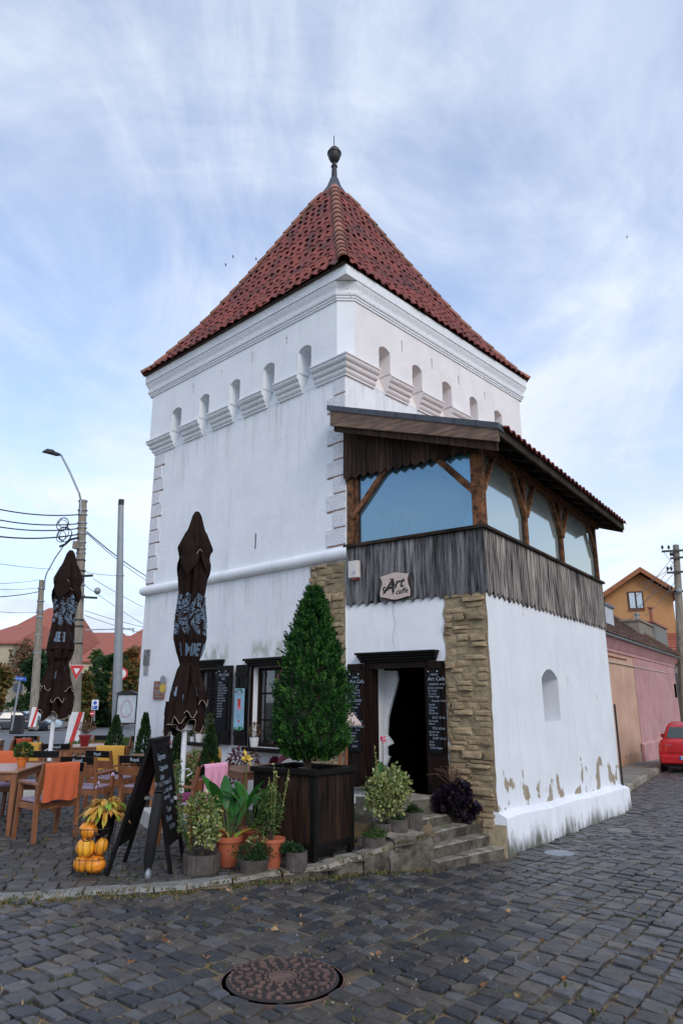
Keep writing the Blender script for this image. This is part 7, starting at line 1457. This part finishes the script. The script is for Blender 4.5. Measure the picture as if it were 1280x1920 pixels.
s0, z0 = hz(1139, 1241); s1, z1 = hz(1248, 1262); mb = MB(); mb.tube([(-5, -.03, z1 + .0), (s1, -.03, z1)], .025, 6); mb.build('conduit', PIPE, ph); mb = MB(); s1, z1 = hz(1172, 1237); mb.tube([(-5, -.03, z1), (s1, -.03, z1)], .02, 6); mb.build('conduit', COPPER, ph)
s0, z0 = hz(1261, 1282); s1, z1 = hz(1268, 1308); mb = MB(); mb.box(s0, s1, -.03, -.021, z1, z0); mb.build('slit_window', DARKI, ph)
s0, _ = hz(1200, 1400); mb = MB(); mb.hexa([(s0, -.13, .0), (t_end, -.13, .0), (t_end, -.021, .0), (s0, -.021, .0), (s0, -.13, .95), (t_end, -.13, .95), (t_end, -.021, 1.02), (s0, -.021, 1.02)]); mb.build('plinth', PINK, ph, bev=.02)
mb = MB(); mb.box(-5, s0 - .05, -.03, -.002, .0, .75); mb.build('worn_plinth', mat('worn_plinth', (.30, .22, .20), (.48, .28, .16), sc=1.6, lo=.4, hi=.5, det=8, bump=.01), ph)
rd, rzr = 3.2, zev + 2.75
r = MB(); r.poly([(-5, -.28, zev + .1), (t_end + .2, -.28, zev + .1), (t_end - 3.2, rd, rzr), (-5, rd, rzr)]); r.poly([(-5, -.28, zev + .1), (-5, rd, rzr), (-5, 6.4, zev + .1)]); r.poly([(t_end + .2, -.28, zev + .1), (t_end + .2, 6.4, zev + .1), (t_end - 3.2, rd, rzr)]); r.poly([(-5, rd, rzr), (t_end - 3.2, rd, rzr), (t_end + .2, 6.4, zev + .1), (-5, 6.4, zev + .1)]); rf_ = r.build('roof', UNDER, ph)
slope = Vector((0, rd + .28, rzr - zev - .1)); sl = slope.length; up = slope.normalized(); lat = Vector((1, 0, 0)); nn = lat.cross(up); big = MB(); cnt = 0; nr = 17
for k in range(nr):
    x = -5.0
    while x < t_end + .1 - 3.3 * k / nr:
        wv = .20; p = Vector((x, -.30, zev + .11)) + up * (k * sl / nr); h = U(0, .015); mb = MB() if cnt < 280 and x > 1 and k < 8 else big; cc = Vector((0, 0, 0))
        q = [p, p + lat * (wv - .012), p + lat * (wv - .012) + up * .27, p + up * .27]; q0 = [v + nn * (.045 + h if i < 2 else .015) for i, v in enumerate(q)]; q1 = [v + nn * (.020 + h if i < 2 else -.01) for i, v in enumerate(q)]
        ids = [mb.pt(v) for v in q1 + q0]; rr = R()
        for f in ((4, 5, 6, 7), (0, 1, 5, 4), (0, 4, 7, 3), (1, 2, 6, 5)): mb.face([ids[i] for i in f], 0, rr)
        if mb is not big: mb.build('roof_tile', OLDTILE, rf_); cnt += 1
        x += wv
big.build('roof_tiles_beyond', OLDTILE, rf_, 'stuff')
mb = MB(); x = -5
while x < t_end - 3.2: mb.lathe([(.0, 0), (.12, 0)], 3) if False else None; mb.tube([(x, rd, rzr + .02), (x + .42, rd, rzr + .0)], [.13, .11], 8); x += .38
a = Vector((t_end - 3.2, rd, rzr)); b = Vector((t_end + .2, -.28, zev + .15)); n = 12
for i in range(n): mb.tube([a.lerp(b, i / n) + Vector((0, 0, .04)), a.lerp(b, (i + 1.1) / n)], [.12, .14], 7)
mb.build('ridge_tiles', OLDTILE, rf_, 'stuff')
def chimney(px0, px1, pyt, pyb, off, m, capm, ph_=ph, name='chimney', dd=.35):
    (s0, zt), (s1, _) = hz(px0, pyt, off), hz(px1, pyt, off); (_, zb) = hz((px0 + px1) / 2, pyb, off); y = -off; ww = abs(s1 - s0)
    mb = MB(); mb.box(min(s0, s1), max(s0, s1), y, y + .9, zb - .8, zt); c = mb.build(name, m, rf_, bev=.01); mb = MB(); mb.box(min(s0, s1) - .07, max(s0, s1) + .07, y - .07, y + .97, zt + .001, zt + .10); mb.build('chimney_cap', capm, c) if False else mb.build('chimney_cap', capm, rf_); return (s0 + s1) / 2, y + .4, zt
chimney(1131, 1147, 1134, 1178, -.6, mat('pale_chimney', (.50, .52, .56), (.4, .42, .46), sc=3), ZINC); q1 = chimney(1197, 1222, 1164, 1198, -1.0, PCONC, PCONC); q2 = chimney(1223, 1247, 1168, 1215, -1.0, CONC, COPPER)
mb = MB(); mb.tube([(q1[0], q1[1], q1[2]), (q1[0], q1[1], q1[2] + .5)], .10, 10); mb.tube([(q1[0], q1[1], q1[2] + .5), (q1[0], q1[1], q1[2] + .58)], .17, 10); mb.build('flue', GMET, rf_)
mb = MB(); mb.tube([(q2[0], q2[1], q2[2]), (q2[0], q2[1], q2[2] + 1.1)], .09, 10); mb.tube([(q2[0], q2[1], q2[2] + 1.05), (q2[0], q2[1], q2[2] + 1.12)], .17, 10); mb.build('flue', COPPER, rf_)
# orange gabled house behind
OD = 50; OO = at(1197, 1068, OD); od = Vector((1, -.30, 0)).normalized(); on_ = Vector((od.y, -od.x, 0))
oh = thing('orange_house', 'tall orange house with brown gable roof behind the pink house', 'house', (OO.x, OO.y, -2), atan2(od.y, od.x))
def ol(px, py): a, b = ray(px, py); s = (a * OO.y - OO.x) / (od.x - a * od.y); return s, 1.6 + b * (OO.y + od.y * s) + 2
sL, zL = ol(1118, 1104); sR, zR = ol(1276, 1132); sA, zA = ol(1197, 1070)
if True: zR = zL = (zL + zR) / 2
f = lambda a, b, d: (a, d, b)
mb = MB(); mb.prism([(sL + .5, -2), (sR - .5, -2), (sR - .5, zL + .1), (sA, zA - .25), (sL + .5, zL + .1)], f, 0, 14); mb.build('wall', ORANGE, oh)
for (A, B) in (((sL, zL - .1), (sA, zA)), ((sR, zR - .1), (sA, zA))):
    mb = MB(); mb.prism([A, B, (B[0], B[1] + .14), (A[0], A[1] + .14)], f, -.7, 14.4); mb.build('roof_slope', REDTILE, oh); mb = MB(); mb.prism([(A[0], A[1] - .22), (B[0], B[1] - .22), (B[0], B[1] + .15), (A[0], A[1] + .15)], f, -.76, -.70); mb.build('barge_board', mat('brown_barge', (.32, .12, .05), (.24, .09, .04), sc=3) if 'brown_barge' not in bpy.data.materials else bpy.data.materials['brown_barge'], oh)
    mb = MB(); mb.prism([(A[0], A[1] - .06), (B[0], B[1] - .06), (B[0], B[1] - .01), (A[0], A[1] - .01)], f, -.69, 0); mb.build('soffit', ORANGE, oh)
s0, z0 = ol(1176, 1111); s1, z1 = ol(1206, 1141); mb = MB(); mb.box(s0 - .05, s1 + .05, -.06, -.002, z1 - .05, z0 + .05); wf = mb.build('window', mat('brown_frame', (.08, .03, .02), None), oh); sm = (s0 + s1) / 2
for a, b in ((s0 + .05, sm - .06), (sm + .06, s1 - .05)): mb = MB(); mb.box(a, b, -.075, -.062, z1 + .05, z0 - .05); mb.build('pane', glass('pane_glass', (.3, .35, .4), (.8, .85, .9), .5) if 'pane_glass' not in bpy.data.materials else bpy.data.materials['pane_glass'], wf)
mb = MB(); mb.box(s0 - .1, s1 + .1, -.12, -.002, z1 - .10, z1 - .051); mb.build('window_sill', REDTILE, oh)
# red roofed building at the far right
a = at(1250, 1245, 46); rh = thing('red_roof_house', 'house with bright red tiled roof at the right picture edge', 'house', (a.x, 46, -1.5)); b = at(1340, 1245, 46); tz = at(1250, 1186, 49).z
mb = MB(); mb.box(a.x + .2, b.x, 46.2, 56, -1.5, a.z); mb.build('wall', CONC, rh, world=True); rr_ = MB(); rr_.poly([(a.x - .1, 46, a.z), (b.x, 46, a.z), (b.x, 49.5, tz), (a.x - .1, 49.5, tz)]); rr_ = rr_.build('roof', REDTILE, rh, world=True)
up = Vector((0, 3.5, tz - a.z)); n = 12; nn = Vector((1, 0, 0)).cross(up.normalized()); mb = MB()
for k in range(n):
    for i in range(26):
        p = Vector((a.x - .1 + i * .28 + (.14 if k % 2 else 0), 46, a.z)) + up * (k / n); q = [p, p + Vector((.26, 0, 0)), p + Vector((.26, 0, 0)) + up * .088, p + up * .088]; q = [v + nn * (.07 if j < 2 else .02) for j, v in enumerate(q)]; mb.poly(q, 0, R()); mb.poly([p, p + Vector((.26, 0, 0)), q[1], q[0]], 0, .1)
mb.build('roof_tiles', REDTILE, rr_, 'stuff', world=True)
mb = MB(); a = at(1268, 1262, 42); b = at(1330, 1262, 42); mb.box(a.x, b.x, 42, 43, -1.5, a.z); o = mb.build('street_wall', mat('dull_green_gate', (.10, .14, .13), (.2, .16, .12), sc=1), None); tag(o, 'dull green wall beyond the pink house', 'wall')
# electricity pole on the right
P = at(1266, 1022, 36); B = at(1284, 1330, 36); rp = thing('electricity_pole', 'grey wooden electricity pole with cross arms at the right edge', 'pole', (B.x, 36, -1.2)); mb = MB(); mb.tube([at(1284, 1360, 36), P], [.26, .15], 10); mb.build('shaft', PCONC, rp, world=True)
for py, x0, x1 in ((1033, 1240, 1296), (1046, 1256, 1290), (1073, 1250, 1292), (1109, 1250, 1300)):
    c = MB(); c.beam(at(x0, py + 1, 35.8), at(x1, py - 2, 35.8), .10, .10); c = c.build('cross_arm', BLACK, rp, world=True)
    for x in (x0 + 1, (x0 + 1266) / 2, x1 - 6): mb = MB(); q = at(x, py - 3, 35.8); mb.lathe([(.03, 0), (.05, .06), (.07, .10), (.05, .2), (.0, .22)], 8, q); mb.build('insulator', BLACK, c, world=True)
mb = MB(); q = at(1272, 1108, 35.6); mb.ball(q, .14, .14, .16, 12, 8); mb.build('meter', PGREY, rp, world=True)
for k, (a, b, c, d) in enumerate(((1243, 1034, 1262, 1055), (1258, 1047, 1190, 1120), (1264, 1050, 1170, 1175), (1262, 1075, 1180, 1150), (1262, 1060, 1200, 1095), (1268, 1085, 1210, 1155))): wire([at(a, b, 36), at(c, d, 30)], .012, 'thin wire from the right electricity pole toward %s' % ['its cross arm', 'the orange gable', 'the tiled roof', 'the chimneys', 'the gable edge', 'the orange wall'][k], sag=.1)
